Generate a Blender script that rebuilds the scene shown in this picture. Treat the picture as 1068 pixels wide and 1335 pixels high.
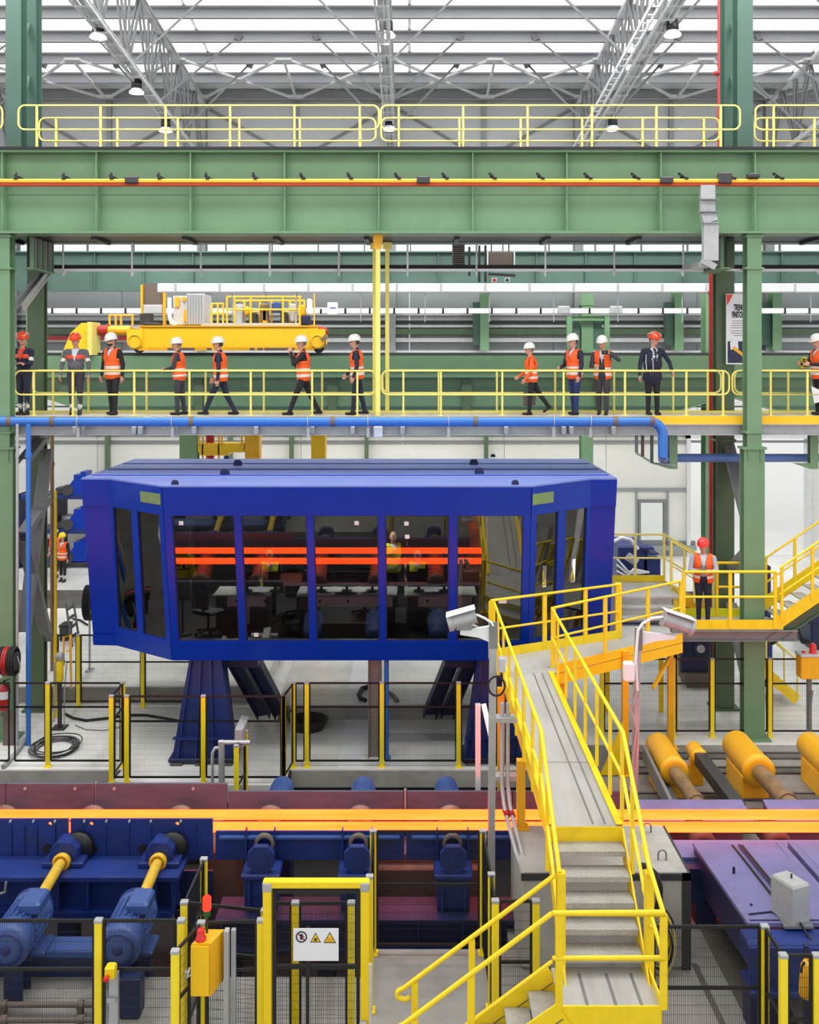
import bpy, math, random
import numpy as np
from mathutils import Vector, Matrix

for _o in list(bpy.data.objects):
    bpy.data.objects.remove(_o, do_unlink=True)
SC = bpy.context.scene
COL = SC.collection
random.seed(7)

# ------------------------------------------------------------------ camera
FPX, CX, CY, CAMZ = 1250.0, 534.0, 468.0, 8.2
cam_data = bpy.data.cameras.new('camera')
cam = bpy.data.objects.new('camera', cam_data)
COL.objects.link(cam)
cam.location = (0, 0, CAMZ)
cam.rotation_euler = (math.radians(90), 0, 0)
cam_data.sensor_fit = 'HORIZONTAL'
cam_data.sensor_width = 36.0
cam_data.lens = 36.0 * FPX / 1068.0
cam_data.shift_y = -(667.5 - CY) / 1068.0
cam_data.clip_end = 500
SC.camera = cam

# ------------------------------------------------------------------ light
world = bpy.data.worlds.new('overcast')
SC.world = world
world.use_nodes = True
bg = world.node_tree.nodes['Background']
bg.inputs[0].default_value = (0.985, 0.995, 1.0, 1)
bg.inputs[1].default_value = 0.92
SC.view_settings.view_transform = 'Standard'
SC.view_settings.look = 'None'
SC.view_settings.exposure = 0.3
SC.view_settings.gamma = 1.0
SC.view_settings.use_curve_mapping = False
SC.cycles.use_denoising = True
SC.cycles.max_bounces = 7
SC.cycles.diffuse_bounces = 3
SC.cycles.glossy_bounces = 4
SC.cycles.transparent_max_bounces = 24
SC.cycles.caustics_reflective = False
SC.cycles.caustics_refractive = False
SC.cycles.sample_clamp_indirect = 6.0


def area_lamp(name, loc, rot, sx, sy, power, color=(1, 1, 1)):
    l = bpy.data.lights.new(name, 'AREA')
    l.shape = 'RECTANGLE'; l.size = sx; l.size_y = sy; l.energy = power; l.color = color
    o = bpy.data.objects.new(name, l)
    COL.objects.link(o)
    o.location = loc; o.rotation_euler = rot
    return o

# added area lights, unseen above the frame, that brighten hall and mill line
area_lamp('added_fill_row', (0, 19.0, 20.2), (math.radians(38), 0, 0), 30, 3, 3200, (1, 0.985, 0.96))
area_lamp('added_fill_row', (0, 13.0, 18.0), (0, 0, 0), 26, 3, 900, (1, 0.985, 0.96))


# ------------------------------------------------------------------ helpers
def PX(px, d): return (px - CX) * d / FPX
def PZ(py, d): return CAMZ - (py - CY) * d / FPX
def P(px, py, d): return Vector((PX(px, d), d, PZ(py, d)))
def DZ(py, z): return (CAMZ - z) * FPX / (py - CY)      # depth of a point of height z seen at py
def V(*a): return Vector(a)


def frame(d, up=Vector((0, 0, 1))):
    d = d.normalized()
    if abs(d.dot(up)) > 0.985:
        up = Vector((0, 1, 0)) if abs(d.y) < 0.9 else Vector((1, 0, 0))
    s = d.cross(up).normalized()
    u = s.cross(d).normalized()
    return s, u


class MB:
    """collects simple shapes; build() links them as one mesh object"""
    def __init__(self):
        self.v, self.f, self.sm, self.mi = [], [], [], []
        self.cur = 0

    def add(self, vs, fs, smooth=False):
        n = len(self.v)
        self.v.extend([tuple(p) for p in vs])
        for f in fs:
            self.f.append([i + n for i in f])
            self.sm.append(smooth); self.mi.append(self.cur)
        return self

    def hexa(self, b, t):
        n = len(b)
        vs = list(b) + list(t)
        fs = [list(range(n))[::-1], list(range(n, 2 * n))]
        fs += [[i, (i + 1) % n, n + (i + 1) % n, n + i] for i in range(n)]
        return self.add(vs, fs)

    def box(self, x0, y0, z0, x1, y1, z1):
        if x0 > x1: x0, x1 = x1, x0
        if y0 > y1: y0, y1 = y1, y0
        if z0 > z1: z0, z1 = z1, z0
        return self.hexa([(x0, y0, z0), (x1, y0, z0), (x1, y1, z0), (x0, y1, z0)],
                         [(x0, y0, z1), (x1, y0, z1), (x1, y1, z1), (x0, y1, z1)])

    def cbox(self, x0, y0, z0, x1, y1, z1, c=0.02):
        """box with all its edges chamfered"""
        if x0 > x1: x0, x1 = x1, x0
        if y0 > y1: y0, y1 = y1, y0
        if z0 > z1: z0, z1 = z1, z0
        c = min(c, (x1 - x0) * .45, (y1 - y0) * .45, (z1 - z0) * .45)
        def ring(z, i):
            a, b, e, g = x0 + i, x1 - i, y0 + i, y1 - i
            return [(a + c, e, z), (b - c, e, z), (b, e + c, z), (b, g - c, z),
                    (b - c, g, z), (a + c, g, z), (a, g - c, z), (a, e + c, z)]
        rs = [ring(z0, c * .8), ring(z0 + c, 0), ring(z1 - c, 0), ring(z1, c * .8)]
        vs = sum(rs, [])
        fs = [list(range(8))[::-1], list(range(24, 32))]
        for k in range(3):
            for i in range(8):
                j = (i + 1) % 8
                fs.append([k * 8 + i, k * 8 + j, k * 8 + 8 + j, k * 8 + 8 + i])
        return self.add(vs, fs)

    def bar(self, p, q, w, h, up=Vector((0, 0, 1))):
        p, q = Vector(p), Vector(q)
        s, u = frame(q - p, up)
        s, u = s * w / 2, u * h / 2
        return self.hexa([p - s - u, p + s - u, p + s + u, p - s + u],
                         [q - s - u, q + s - u, q + s + u, q - s + u])

    def cone(self, p, q, r0, r1, n=12, caps=True, smooth=True):
        p, q = Vector(p), Vector(q)
        s, u = frame(q - p)
        vs = []
        for c, r in ((p, r0), (q, r1)):
            for i in range(n):
                a = 2 * math.pi * i / n
                vs.append(c + s * (r * math.cos(a)) + u * (r * math.sin(a)))
        self.add(vs, [[i, (i + 1) % n, n + (i + 1) % n, n + i] for i in range(n)], smooth)
        if caps:
            self.add(vs[:n], [list(range(n))[::-1]])
            self.add(vs[n:], [list(range(n))])
        return self

    def cyl(self, p, q, r, n=12, caps=True):
        return self.cone(p, q, r, r, n, caps)

    def tube(self, pts, r, n=8, closed=False):
        pts = [Vector(p) for p in pts]
        m = len(pts)
        rings = []
        up = None
        for i in range(m):
            if closed:
                d = pts[(i + 1) % m] - pts[i - 1]
            else:
                d = pts[min(i + 1, m - 1)] - pts[max(i - 1, 0)]
            if d.length < 1e-9: d = Vector((0, 0, 1))
            d.normalize()
            if up is None:
                s, u = frame(d)
            else:
                s = d.cross(up)
                if s.length < 1e-6: s, u = frame(d)
                else:
                    s.normalize(); u = s.cross(d).normalized()
            up = u
            k = 1.0
            if 0 < i < m - 1 and not closed:
                a = (pts[i] - pts[i - 1]).normalized(); b = (pts[i + 1] - pts[i]).normalized()
                k = 1 / max(.55, math.sqrt((1 + max(-.9, a.dot(b))) / 2))
            rings.append([pts[i] + (s * math.cos(2 * math.pi * j / n) + u * math.sin(2 * math.pi * j / n)) * r * k
                          for j in range(n)])
        vs = sum(rings, [])
        fs = []
        for i in range(m if closed else m - 1):
            a, b = i * n, ((i + 1) % m) * n
            for j in range(n):
                fs.append([a + j, a + (j + 1) % n, b + (j + 1) % n, b + j])
        self.add(vs, fs, True)
        if not closed:
            self.add(rings[0], [list(range(n))[::-1]])
            self.add(rings[-1], [list(range(n))])
        return self

    def lathe(self, prof, o, axis=(0, 0, 1), n=16, smooth=True):
        o, ax = Vector(o), Vector(axis).normalized()
        s, u = frame(ax)
        vs = []
        for r, t in prof:
            for i in range(n):
                a = 2 * math.pi * i / n
                vs.append(o + ax * t + (s * math.cos(a) + u * math.sin(a)) * max(r, 1e-4))
        fs = []
        for k in range(len(prof) - 1):
            for i in range(n):
                fs.append([k * n + i, k * n + (i + 1) % n, (k + 1) * n + (i + 1) % n, (k + 1) * n + i])
        return self.add(vs, fs, smooth)

    def prism(self, poly, vec):
        vec = Vector(vec)
        return self.hexa([Vector(p) for p in poly], [Vector(p) + vec for p in poly])

    def ibeam(self, p, q, h, b, tf=0.02, tw=0.015, up=Vector((0, 0, 1))):
        p, q = Vector(p), Vector(q)
        s, u = frame(q - p, up)
        o = u * (h / 2 - tf / 2)
        self.bar(p + o, q + o, b, tf, up); self.bar(p - o, q - o, b, tf, up)
        return self.bar(p, q, tw, h - 2 * tf, up)

    def channel(self, p, q, h, b, t=0.012, up=Vector((0, 0, 1)), side=1):
        p, q = Vector(p), Vector(q)
        s, u = frame(q - p, up)
        self.bar(p, q, t, h, up)
        for k in (1, -1):
            o = u * (k * (h / 2 - t / 2)) + s * (side * b / 2)
            self.bar(p + o, q + o, b, t, up)
        return self

    def angle(self, p, q, a=0.08, t=0.01, up=Vector((0, 0, 1))):
        p, q = Vector(p), Vector(q)
        s, u = frame(q - p, up)
        self.bar(p + u * a / 2, q + u * a / 2, t, a, up)
        return self.bar(p + s * a / 2, q + s * a / 2, a, t, up)

    def ball(self, c, r, n=10, m=6, sc=(1, 1, 1)):
        c = Vector(c)
        vs, fs = [], []
        for j in range(m + 1):
            th = math.pi * j / m
            for i in range(n):
                a = 2 * math.pi * i / n
                vs.append((c.x + r * sc[0] * math.sin(th) * math.cos(a), c.y + r * sc[1] * math.sin(th) * math.sin(a),
                           c.z + r * sc[2] * math.cos(th)))
        for j in range(m):
            for i in range(n):
                fs.append([j * n + i, (j + 1) * n + i, (j + 1) * n + (i + 1) % n, j * n + (i + 1) % n])
        return self.add(vs, fs, True)

    def mesh(self, name, off=Vector((0, 0, 0))):
        me = bpy.data.meshes.new(name)
        off = Vector(off)
        me.from_pydata([(v[0] - off.x, v[1] - off.y, v[2] - off.z) for v in self.v], [], self.f)
        me.polygons.foreach_set('use_smooth', self.sm)
        if any(self.mi): me.polygons.foreach_set('material_index', self.mi)
        me.validate()
        me.update()
        return me


def origin_of(o):
    p = Vector((0, 0, 0))
    while o is not None:
        p = p + o.location; o = o.parent
    return p


def tag(o, label=None, cat=None, group=None, kind=None):
    if label: o['label'] = label
    if cat: o['category'] = cat
    if group: o['group'] = group
    if kind: o['kind'] = kind
    return o


def build(mb, name, mat, parent=None, label=None, cat=None, group=None, kind=None):
    """one mesh object; a child when parent is given, else its origin sits at its base"""
    if parent is not None:
        off = origin_of(parent); loc = (0, 0, 0)
    else:
        a = np.array(mb.v)
        off = Vector(((a[:, 0].min() + a[:, 0].max()) / 2, (a[:, 1].min() + a[:, 1].max()) / 2, a[:, 2].min())); loc = off
    me = mb.mesh(name, off)
    for m in (mat if isinstance(mat, (list, tuple)) else [mat]):
        me.materials.append(m)
    o = bpy.data.objects.new(name, me)
    COL.objects.link(o)
    o.location = loc
    if parent is not None: o.parent = parent
    return tag(o, label, cat, group, kind)


def thing(name, label, cat, loc, group=None, kind=None):
    o = bpy.data.objects.new(name, None)
    o.empty_display_size = 0.2
    COL.objects.link(o)
    o.location = loc
    return tag(o, label, cat, group, kind)


def copy_tree(o, parent=None):
    c = o.copy(); COL.objects.link(c)
    if parent is not None: c.parent = parent
    for ch in list(o.children): copy_tree(ch, c)
    return c


def repeat(root, loc, label=None, rz=None):
    c = copy_tree(root)
    c.location = loc
    if label: c['label'] = label
    if rz is not None: c.rotation_euler.z = rz
    return c


def inst(me, name, parent, loc, mat=None):
    """a child that shares mesh data"""
    o = bpy.data.objects.new(name, me)
    COL.objects.link(o)
    o.parent = parent
    o.location = Vector(loc) - origin_of(parent)
    return o


# ------------------------------------------------------------------ materials
def lin(c): 
    c /= 255.0
    return c / 12.92 if c <= 0.04045 else ((c + 0.055) / 1.055) ** 2.4
def rgb(r, g, b): return (lin(r), lin(g), lin(b), 1)


def mat(name, col, rough=0.5, metal=0.0, vary=0.12, scale=3.0, spec=0.5, bump=0.0, dirt=None, dirt_amt=0.35, dscale=1.1, stretch=None):
    m = bpy.data.materials.new(name)
    m.use_nodes = True
    nt = m.node_tree
    b = nt.nodes['Principled BSDF']
    b.inputs['Roughness'].default_value = rough
    b.inputs['Metallic'].default_value = metal
    b.inputs['Specular IOR Level'].default_value = spec
    tc = nt.nodes.new('ShaderNodeTexCoord')
    src = tc.outputs['Object']
    if stretch:
        mp = nt.nodes.new('ShaderNodeMapping')
        mp.inputs['Scale'].default_value = stretch
        nt.links.new(src, mp.inputs[0]); src = mp.outputs[0]
    nz = nt.nodes.new('ShaderNodeTexNoise')
    nz.inputs['Scale'].default_value = scale
    nz.inputs['Detail'].default_value = 5
    nz.inputs['Roughness'].default_value = 0.6
    nt.links.new(src, nz.inputs['Vector'])
    r = nt.nodes.new('ShaderNodeMapRange')
    r.inputs[1].default_value = 0.3; r.inputs[2].default_value = 0.7
    r.inputs[3].default_value = 1 - vary; r.inputs[4].default_value = 1 + vary * 0.6
    nt.links.new(nz.outputs['Fac'], r.inputs[0])
    mx = nt.nodes.new('ShaderNodeMix'); mx.data_type = 'RGBA'; mx.blend_type = 'MULTIPLY'
    mx.inputs['Factor'].default_value = 1
    mx.inputs[6].default_value = col
    nt.links.new(r.outputs[0], mx.inputs[7])
    out = mx.outputs[2]
    if dirt:
        n2 = nt.nodes.new('ShaderNodeTexNoise')
        n2.inputs['Scale'].default_value = dscale
        n2.inputs['Detail'].default_value = 7
        n2.inputs['Roughness'].default_value = 0.68
        nt.links.new(src, n2.inputs['Vector'])
        cr = nt.nodes.new('ShaderNodeMapRange')
        cr.inputs[1].default_value = 0.46; cr.inputs[2].default_value = 0.72
        cr.inputs[3].default_value = 0; cr.inputs[4].default_value = dirt_amt
        nt.links.new(n2.outputs['Fac'], cr.inputs[0])
        m2 = nt.nodes.new('ShaderNodeMix'); m2.data_type = 'RGBA'
        nt.links.new(cr.outputs[0], m2.inputs['Factor'])
        nt.links.new(out, m2.inputs[6])
        m2.inputs[7].default_value = dirt
        out = m2.outputs[2]
    nt.links.new(out, b.inputs['Base Color'])
    if bump:
        bp = nt.nodes.new('ShaderNodeBump')
        bp.inputs['Strength'].default_value = bump
        bp.inputs['Distance'].default_value = 0.01
        n3 = nt.nodes.new('ShaderNodeTexNoise'); n3.inputs['Scale'].default_value = scale * 9
        nt.links.new(src, n3.inputs['Vector'])
        nt.links.new(n3.outputs['Fac'], bp.inputs['Height'])
        nt.links.new(bp.outputs[0], b.inputs['Normal'])
    return m


def emit(name, col, strength):
    m = bpy.data.materials.new(name); m.use_nodes = True
    nt = m.node_tree
    for n in list(nt.nodes): nt.nodes.remove(n)
    e = nt.nodes.new('ShaderNodeEmission'); o = nt.nodes.new('ShaderNodeOutputMaterial')
    e.inputs[0].default_value = col; e.inputs[1].default_value = strength
    nt.links.new(e.outputs[0], o.inputs[0])
    return m


M = {}
M['green'] = mat('green_paint', rgb(110, 146, 110), .42, vary=.10, scale=1.2)
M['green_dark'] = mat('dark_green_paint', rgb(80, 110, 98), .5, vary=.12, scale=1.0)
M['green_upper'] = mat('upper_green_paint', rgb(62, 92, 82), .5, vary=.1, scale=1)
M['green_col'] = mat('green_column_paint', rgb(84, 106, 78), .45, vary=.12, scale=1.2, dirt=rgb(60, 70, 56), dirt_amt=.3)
M['yellow'] = mat('yellow_paint', rgb(246, 212, 22), .4, vary=.05, scale=4, dirt=rgb(170, 136, 30), dirt_amt=.18, dscale=5)
M['fence_yellow'] = mat('fence_yellow_paint', rgb(250, 224, 40), .4, vary=.05, scale=4)
M['rail_yellow'] = mat('pale_yellow_paint', rgb(240, 226, 118), .4, vary=.05, scale=4)
M['crane_yellow'] = mat('crane_yellow_paint', rgb(250, 200, 20), .35, vary=.06, scale=2)
M['orange_paint'] = mat('orange_paint', rgb(244, 182, 28), .4, vary=.08, scale=3, dirt=rgb(120, 80, 30), dirt_amt=.3, dscale=3)
M['blue'] = mat('blue_paint', rgb(4, 52, 166), .3, vary=.08, scale=1.4, spec=.35)
M['blue_mach'] = mat('machine_blue_paint', rgb(22, 46, 116), .45, vary=.2, scale=2.5, dirt=rgb(40, 42, 60), dirt_amt=.55, dscale=2.2)
M['blue_dark'] = mat('dark_blue_paint', rgb(24, 36, 80), .5, vary=.2, scale=3, dirt=rgb(20, 20, 26), dirt_amt=.6)
M['blue_motor'] = mat('motor_blue_paint', rgb(56, 82, 140), .42, vary=.12, scale=4)
M['pipe_blue'] = mat('pipe_blue_paint', rgb(50, 112, 196), .35, vary=.08, scale=2)
M['plate_purple'] = mat('mottled_purple_plate', rgb(112, 112, 160), .5, vary=.2, scale=1.6, dirt=rgb(104, 80, 104), dirt_amt=.4, dscale=1.3)  # bluish purple with redder patches at random
M['shield'] = mat('scaled_shield_steel', rgb(92, 90, 108), .6, vary=.15, scale=2, dirt=rgb(64, 52, 58), dirt_amt=.5, stretch=(1, 1, 5))
M['concrete'] = mat('concrete', rgb(176, 174, 168), .8, vary=.14, scale=.9, bump=.3, dirt=rgb(88, 84, 80), dirt_amt=.55, dscale=.7)
M['concrete_floor'] = mat('concrete_floor', rgb(232, 231, 226), .36, vary=.10, scale=.5, dirt=rgb(136, 134, 130), dirt_amt=.5, dscale=.38, stretch=(1, .55, 1))
M['front_floor'] = mat('worn_concrete_floor', rgb(152, 149, 144), .7, vary=.16, scale=1.2, bump=.3, dirt=rgb(78, 74, 70), dirt_amt=.6, dscale=.8)
M['concrete_dark'] = mat('oily_concrete', rgb(96, 92, 86), .7, vary=.25, scale=1.5, bump=.3, dirt=rgb(34, 32, 30), dirt_amt=.7, dscale=1.0)
M['pit'] = mat('pit_shade_black', rgb(24, 23, 23), .8, vary=.3, scale=2)  # near-black colour paints in the deep shade of the pit
M['galv'] = mat('galvanised_steel', rgb(176, 178, 180), .42, metal=.25, vary=.12, scale=6)
M['steel_gray'] = mat('gray_steel', rgb(128, 130, 132), .45, metal=.3, vary=.12, scale=4)
M['grating'] = mat('grating_steel', rgb(176, 174, 168), .55, metal=.2, vary=.2, scale=40, dirt=rgb(110, 104, 98), dirt_amt=.5, dscale=2)
M['deck'] = mat('deck_plate', rgb(184, 183, 180), .5, metal=.1, vary=.1, scale=3, dirt=rgb(128, 124, 122), dirt_amt=.55, dscale=1.5, stretch=(3, .6, 1))
M['truss'] = mat('pale_steel', rgb(206, 208, 210), .5, vary=.1, scale=6)
M['truss_dark'] = mat('mid_gray_steel', rgb(120, 122, 124), .5, vary=.1, scale=4)
M['purlin'] = mat('purlin_steel', rgb(170, 171, 174), .5, vary=.06, scale=1)
M['wall_gray'] = mat('gray_cladding', rgb(186, 188, 190), .6, vary=.05, scale=.6)
M['wall_mid'] = mat('mid_gray_cladding', rgb(140, 145, 147), .6, vary=.06, scale=.6)
M['wall_white'] = mat('white_cladding', rgb(214, 214, 208), .6, vary=.05, scale=.5)
M['white'] = mat('white_paint', rgb(232, 234, 238), .4, vary=.04, scale=2)
M['black'] = mat('black_paint', rgb(22, 22, 24), .45, vary=.2, scale=4)
M['rubber'] = mat('black_rubber', rgb(26, 25, 24), .7, vary=.2, scale=8)
M['dark_gray'] = mat('charcoal', rgb(50, 52, 56), .5, vary=.1, scale=3)
M['brown'] = mat('brown_panel', rgb(104, 92, 84), .6, vary=.08, scale=2)
M['red'] = mat('red_paint', rgb(176, 32, 34), .4, vary=.1, scale=4)
M['red_rail'] = mat('conductor_red', rgb(170, 56, 14), .4, vary=.05, scale=4)
M['yellow_rail'] = mat('conductor_yellow', rgb(244, 182, 52), .4, vary=.03, scale=4)
M['tube_dirty'] = mat('scaled_shaft', rgb(138, 112, 78), .5, vary=.25, scale=5, dirt=rgb(70, 58, 50), dirt_amt=.6, dscale=4)
M['shaft_yellow'] = mat('worn_yellow_shaft', rgb(214, 176, 52), .45, vary=.15, scale=8, dirt=rgb(120, 90, 40), dirt_amt=.45, dscale=6)
M['skylight'] = emit('daylit_skylight_sheet', (.97, .985, 1, 1), 1.5)
M['lamp'] = emit('lamp_lens', (1, 1, .97, 1), 6.0)
M['red_lamp'] = mat('red_lamp_glass', rgb(214, 30, 20), .2, vary=.1, scale=4)
M['green_lamp'] = mat('green_lamp_glass', rgb(30, 90, 40), .2, vary=.1, scale=4)
M['skin'] = mat('skin', rgb(206, 152, 128), .55, vary=.06, scale=9)
M['hair'] = mat('hair', rgb(52, 40, 34), .6, vary=.2, scale=20)
M['hair_gray'] = mat('gray_hair', rgb(120, 112, 106), .6, vary=.2, scale=20)
M['eye'] = mat('eye', rgb(40, 32, 30), .2, vary=.05, scale=9)
M['vest'] = mat('orange_hi_vis', rgb(250, 98, 26), .6, vary=.06, scale=6)
M['vest_yellow'] = mat('yellow_hi_vis', rgb(214, 220, 30), .6, vary=.06, scale=6)
M['reflective'] = mat('reflective_tape', rgb(232, 226, 214), .4, vary=.05, scale=8)
M['cloth_black'] = mat('black_cloth', rgb(32, 30, 34), .8, vary=.2, scale=8)
M['cloth_navy'] = mat('navy_cloth', rgb(36, 40, 62), .8, vary=.2, scale=8)
M['cloth_gray'] = mat('gray_workwear', rgb(96, 96, 106), .8, vary=.15, scale=8)
M['cloth_char'] = mat('charcoal_cloth', rgb(62, 60, 66), .8, vary=.15, scale=8)
M['cloth_suitblue'] = mat('blue_suit_cloth', rgb(40, 54, 104), .8, vary=.15, scale=8)
M['shirt'] = mat('pale_shirt', rgb(206, 212, 222), .7, vary=.06, scale=8)
M['shirt_gray'] = mat('gray_shirt', rgb(168, 168, 180), .7, vary=.1, scale=8)
M['shoe'] = mat('shoe_leather', rgb(28, 24, 22), .5, vary=.1, scale=8)
M['helmet_white'] = mat('white_helmet', rgb(240, 240, 234), .3, vary=.02, scale=4)
M['helmet_orange'] = mat('orange_helmet', rgb(236, 74, 28), .3, vary=.03, scale=4)
M['helmet_red'] = mat('red_helmet', rgb(226, 60, 52), .3, vary=.03, scale=4)
M['helmet_yellow'] = mat('yellow_helmet', rgb(240, 214, 20), .3, vary=.03, scale=4)


def hot_bar_material():
    m = bpy.data.materials.new('glowing_steel'); m.use_nodes = True
    nt = m.node_tree
    for n in list(nt.nodes): nt.nodes.remove(n)
    e = nt.nodes.new('ShaderNodeEmission'); o = nt.nodes.new('ShaderNodeOutputMaterial')
    # hottest on its faces, a little cooler along the edges and in patches of scale
    tc = nt.nodes.new('ShaderNodeTexCoord'); nz = nt.nodes.new('ShaderNodeTexNoise')
    mp = nt.nodes.new('ShaderNodeMapping'); mp.inputs['Scale'].default_value = (.35, 6, 6)
    nt.links.new(tc.outputs['Object'], mp.inputs[0]); nt.links.new(mp.outputs[0], nz.inputs['Vector'])
    nz.inputs['Scale'].default_value = 1.6
    cr = nt.nodes.new('ShaderNodeValToRGB')
    cr.color_ramp.elements[0].position = .3; cr.color_ramp.elements[0].color = (.92, .05, .0052, 1)
    cr.color_ramp.elements[1].position = .7; cr.color_ramp.elements[1].color = (1, .07, .0105, 1)
    nt.links.new(nz.outputs['Fac'], cr.inputs[0])
    nt.links.new(cr.outputs[0], e.inputs[0]); e.inputs[1].default_value = 8.0
    nt.links.new(e.outputs[0], o.inputs[0])
    return m
M['hot'] = hot_bar_material()


def glass_material(name, tint, refl):
    m = bpy.data.materials.new(name); m.use_nodes = True
    nt = m.node_tree
    for n in list(nt.nodes): nt.nodes.remove(n)
    o = nt.nodes.new('ShaderNodeOutputMaterial')
    t = nt.nodes.new('ShaderNodeBsdfTransparent'); t.inputs[0].default_value = tint
    g = nt.nodes.new('ShaderNodeBsdfGlossy'); g.inputs['Roughness'].default_value = 0.015
    g.inputs[0].default_value = (.95, .95, .92, 1)
    fr = nt.nodes.new('ShaderNodeFresnel'); fr.inputs[0].default_value = 1.5
    mr = nt.nodes.new('ShaderNodeMapRange'); mr.inputs[1].default_value = .04; mr.inputs[2].default_value = 1
    mr.inputs[3].default_value = refl; mr.inputs[4].default_value = 1
    nt.links.new(fr.outputs[0], mr.inputs[0])
    mx = nt.nodes.new('ShaderNodeMixShader')
    nt.links.new(mr.outputs[0], mx.inputs[0]); nt.links.new(t.outputs[0], mx.inputs[1]); nt.links.new(g.outputs[0], mx.inputs[2])
    nt.links.new(mx.outputs[0], o.inputs[0])
    return m
M['glass'] = glass_material('dark_solar_glass', (.66, .66, .62, 1), .12)
# ================================================================== the setting
def structure(mb, name, m, parent=None):
    return build(mb, name, m, parent, kind=None if parent else 'structure')

# floor: rear slab with a jog, right slab, front slabs; a machine pit between them
PITZ = -1.5
fl = MB()
fl.box(-30, 19.16, -.35, 3.6, 40, 0)
fl.box(-5.75, 18.45, -.35, -2.4, 19.16, 0)
fl.box(3.6, 15.95, -.35, 30, 40, 0)
structure(fl, 'floor', M['concrete_floor'])
fr_ = MB()
fr_.box(-30, 4, -.35, -.55, 12.72, 0)
fr_.box(-.55, 4, -.35, 1.4, 13.32, 0)
fr_.box(1.4, 4, -.35, 30, 14.4, 0)
structure(fr_, 'floor', M['front_floor'])
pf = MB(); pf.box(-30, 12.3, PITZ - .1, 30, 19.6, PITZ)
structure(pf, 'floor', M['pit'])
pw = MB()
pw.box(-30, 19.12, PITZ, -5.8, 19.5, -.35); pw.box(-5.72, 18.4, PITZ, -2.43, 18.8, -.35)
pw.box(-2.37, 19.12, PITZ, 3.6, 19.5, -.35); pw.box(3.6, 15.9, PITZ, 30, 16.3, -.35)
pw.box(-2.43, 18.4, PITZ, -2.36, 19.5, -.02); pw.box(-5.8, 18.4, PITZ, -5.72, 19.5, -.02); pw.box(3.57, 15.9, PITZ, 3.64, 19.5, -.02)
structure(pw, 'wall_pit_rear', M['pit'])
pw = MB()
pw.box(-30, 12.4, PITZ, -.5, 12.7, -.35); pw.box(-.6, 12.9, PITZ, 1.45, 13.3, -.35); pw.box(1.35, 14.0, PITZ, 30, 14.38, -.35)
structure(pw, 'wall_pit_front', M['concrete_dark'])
# concrete kerb along the edge of the rear slab
kb = MB()
kb.box(-30, 19.14, -.42, -5.78, 19.22, -.02); kb.box(-2.38, 19.14, -.42, 3.6, 19.22, -.02)
structure(kb, 'trim_1', M['concrete'])
ms = MB(); ms.box(-1.45, 19.3, 0, -.92, 21.79, .006); ms.box(-1.45, 21.81, .36, -.92, 27.5, .366)
structure(ms, 'trim_2', M['white'])
# raised floor slabs behind the cabin legs
rs = MB(); rs.cbox(-11.5, 22.9, 0, -3.5, 30, .40, .02); rs.cbox(-3.0, 21.8, 0, 2.3, 30, .36, .02)
structure(rs, 'floor', M['concrete_floor'])
rs = MB(); rs.box(-11.5, 22.88, 0, -3.5, 22.9, .36); rs.box(-3.0, 21.78, 0, 2.3, 21.8, .32)
structure(rs, 'trim_6', M['front_floor'])
rs = MB(); rs.box(-.55, 20.55, 0, 1.3, 20.95, .02)
structure(rs, 'trim_7', M['galv'])
rs = MB(); rs.box(-30, 19.3, 0, -9.3, 34, .006)  # unseen dark floor added to darken the reflection in the left cabin windows
structure(rs, 'floor', M['concrete_dark'])
rs = MB(); rs.box(3.62, 16.0, 0, 20, 20.35, .006)
structure(rs, 'floor', mat('oily_floor', rgb(140, 136, 132), .55, vary=.2, scale=1.2, dirt=rgb(70, 66, 62), dirt_amt=.6, dscale=.9))
# floor channels on the right behind the line
ch = MB()
for y0 in (16.55, 17.1, 17.75, 18.9, 19.6):
    ch.box(4.2, y0, 0, 14, y0 + .16, .05)
    ch.box(4.2, y0 + .28, 0, 14, y0 + .33, .04)
structure(ch, 'trim_3', M['concrete_dark'])
cd = MB()
cd.box(4.18, 10.8, 0, 4.8, 14.3, .008); cd.box(3.82, 10.8, 0, 3.9, 13.0, .008)
structure(cd, 'trim_4', M['concrete_dark'])
og = MB(); og.box(-60, 40.3, -.3, 60, 160, -.02)
structure(og, 'ground', mat('sunlit_yard', rgb(226, 226, 222), .8, vary=.05))

# back wall, 40 m away
WY = 40.0
wb = MB()
wb.box(-30, WY, 13.03, 30, WY + .25, 19.35)
wall = structure(wb, 'wall_back', M['wall_gray'])
def band(z0, z1, m, x0=-30, x1=30, name='cladding_panel', y=WY, n=1):
    w = (x1 - x0) / n
    for i in range(n):
        b = MB(); b.box(x0 + i * w + .01, y, z0, x0 + (i + 1) * w - .01, y + .2, z1)
        build(b, name, m, wall)
WZ = lambda y: PZ(y, WY)
band(WZ(402), 12.70, M['wall_mid'], n=10)
band(WZ(446), WZ(402), M['wall_gray'], n=10)
band(WZ(462), WZ(446), M['wall_mid'], n=10)
band(WZ(567), WZ(462), M['wall_white'], n=10)
# lower wall with a window and the loading doorway at the right
band(0, WZ(567), M['wall_white'], -30, 8.2, n=9)
band(WZ(655), WZ(567), M['wall_white'], 8.2, 11.62)
band(0, WZ(705), M['wall_white'], 8.2, 11.62)
band(WZ(705), WZ(655), M['wall_white'], 8.2, 9.63)
band(WZ(705), WZ(655), M['wall_white'], 10.6, 11.62)
band(0, WZ(567), M['wall_white'], 16.6, 30, n=3)
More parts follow.
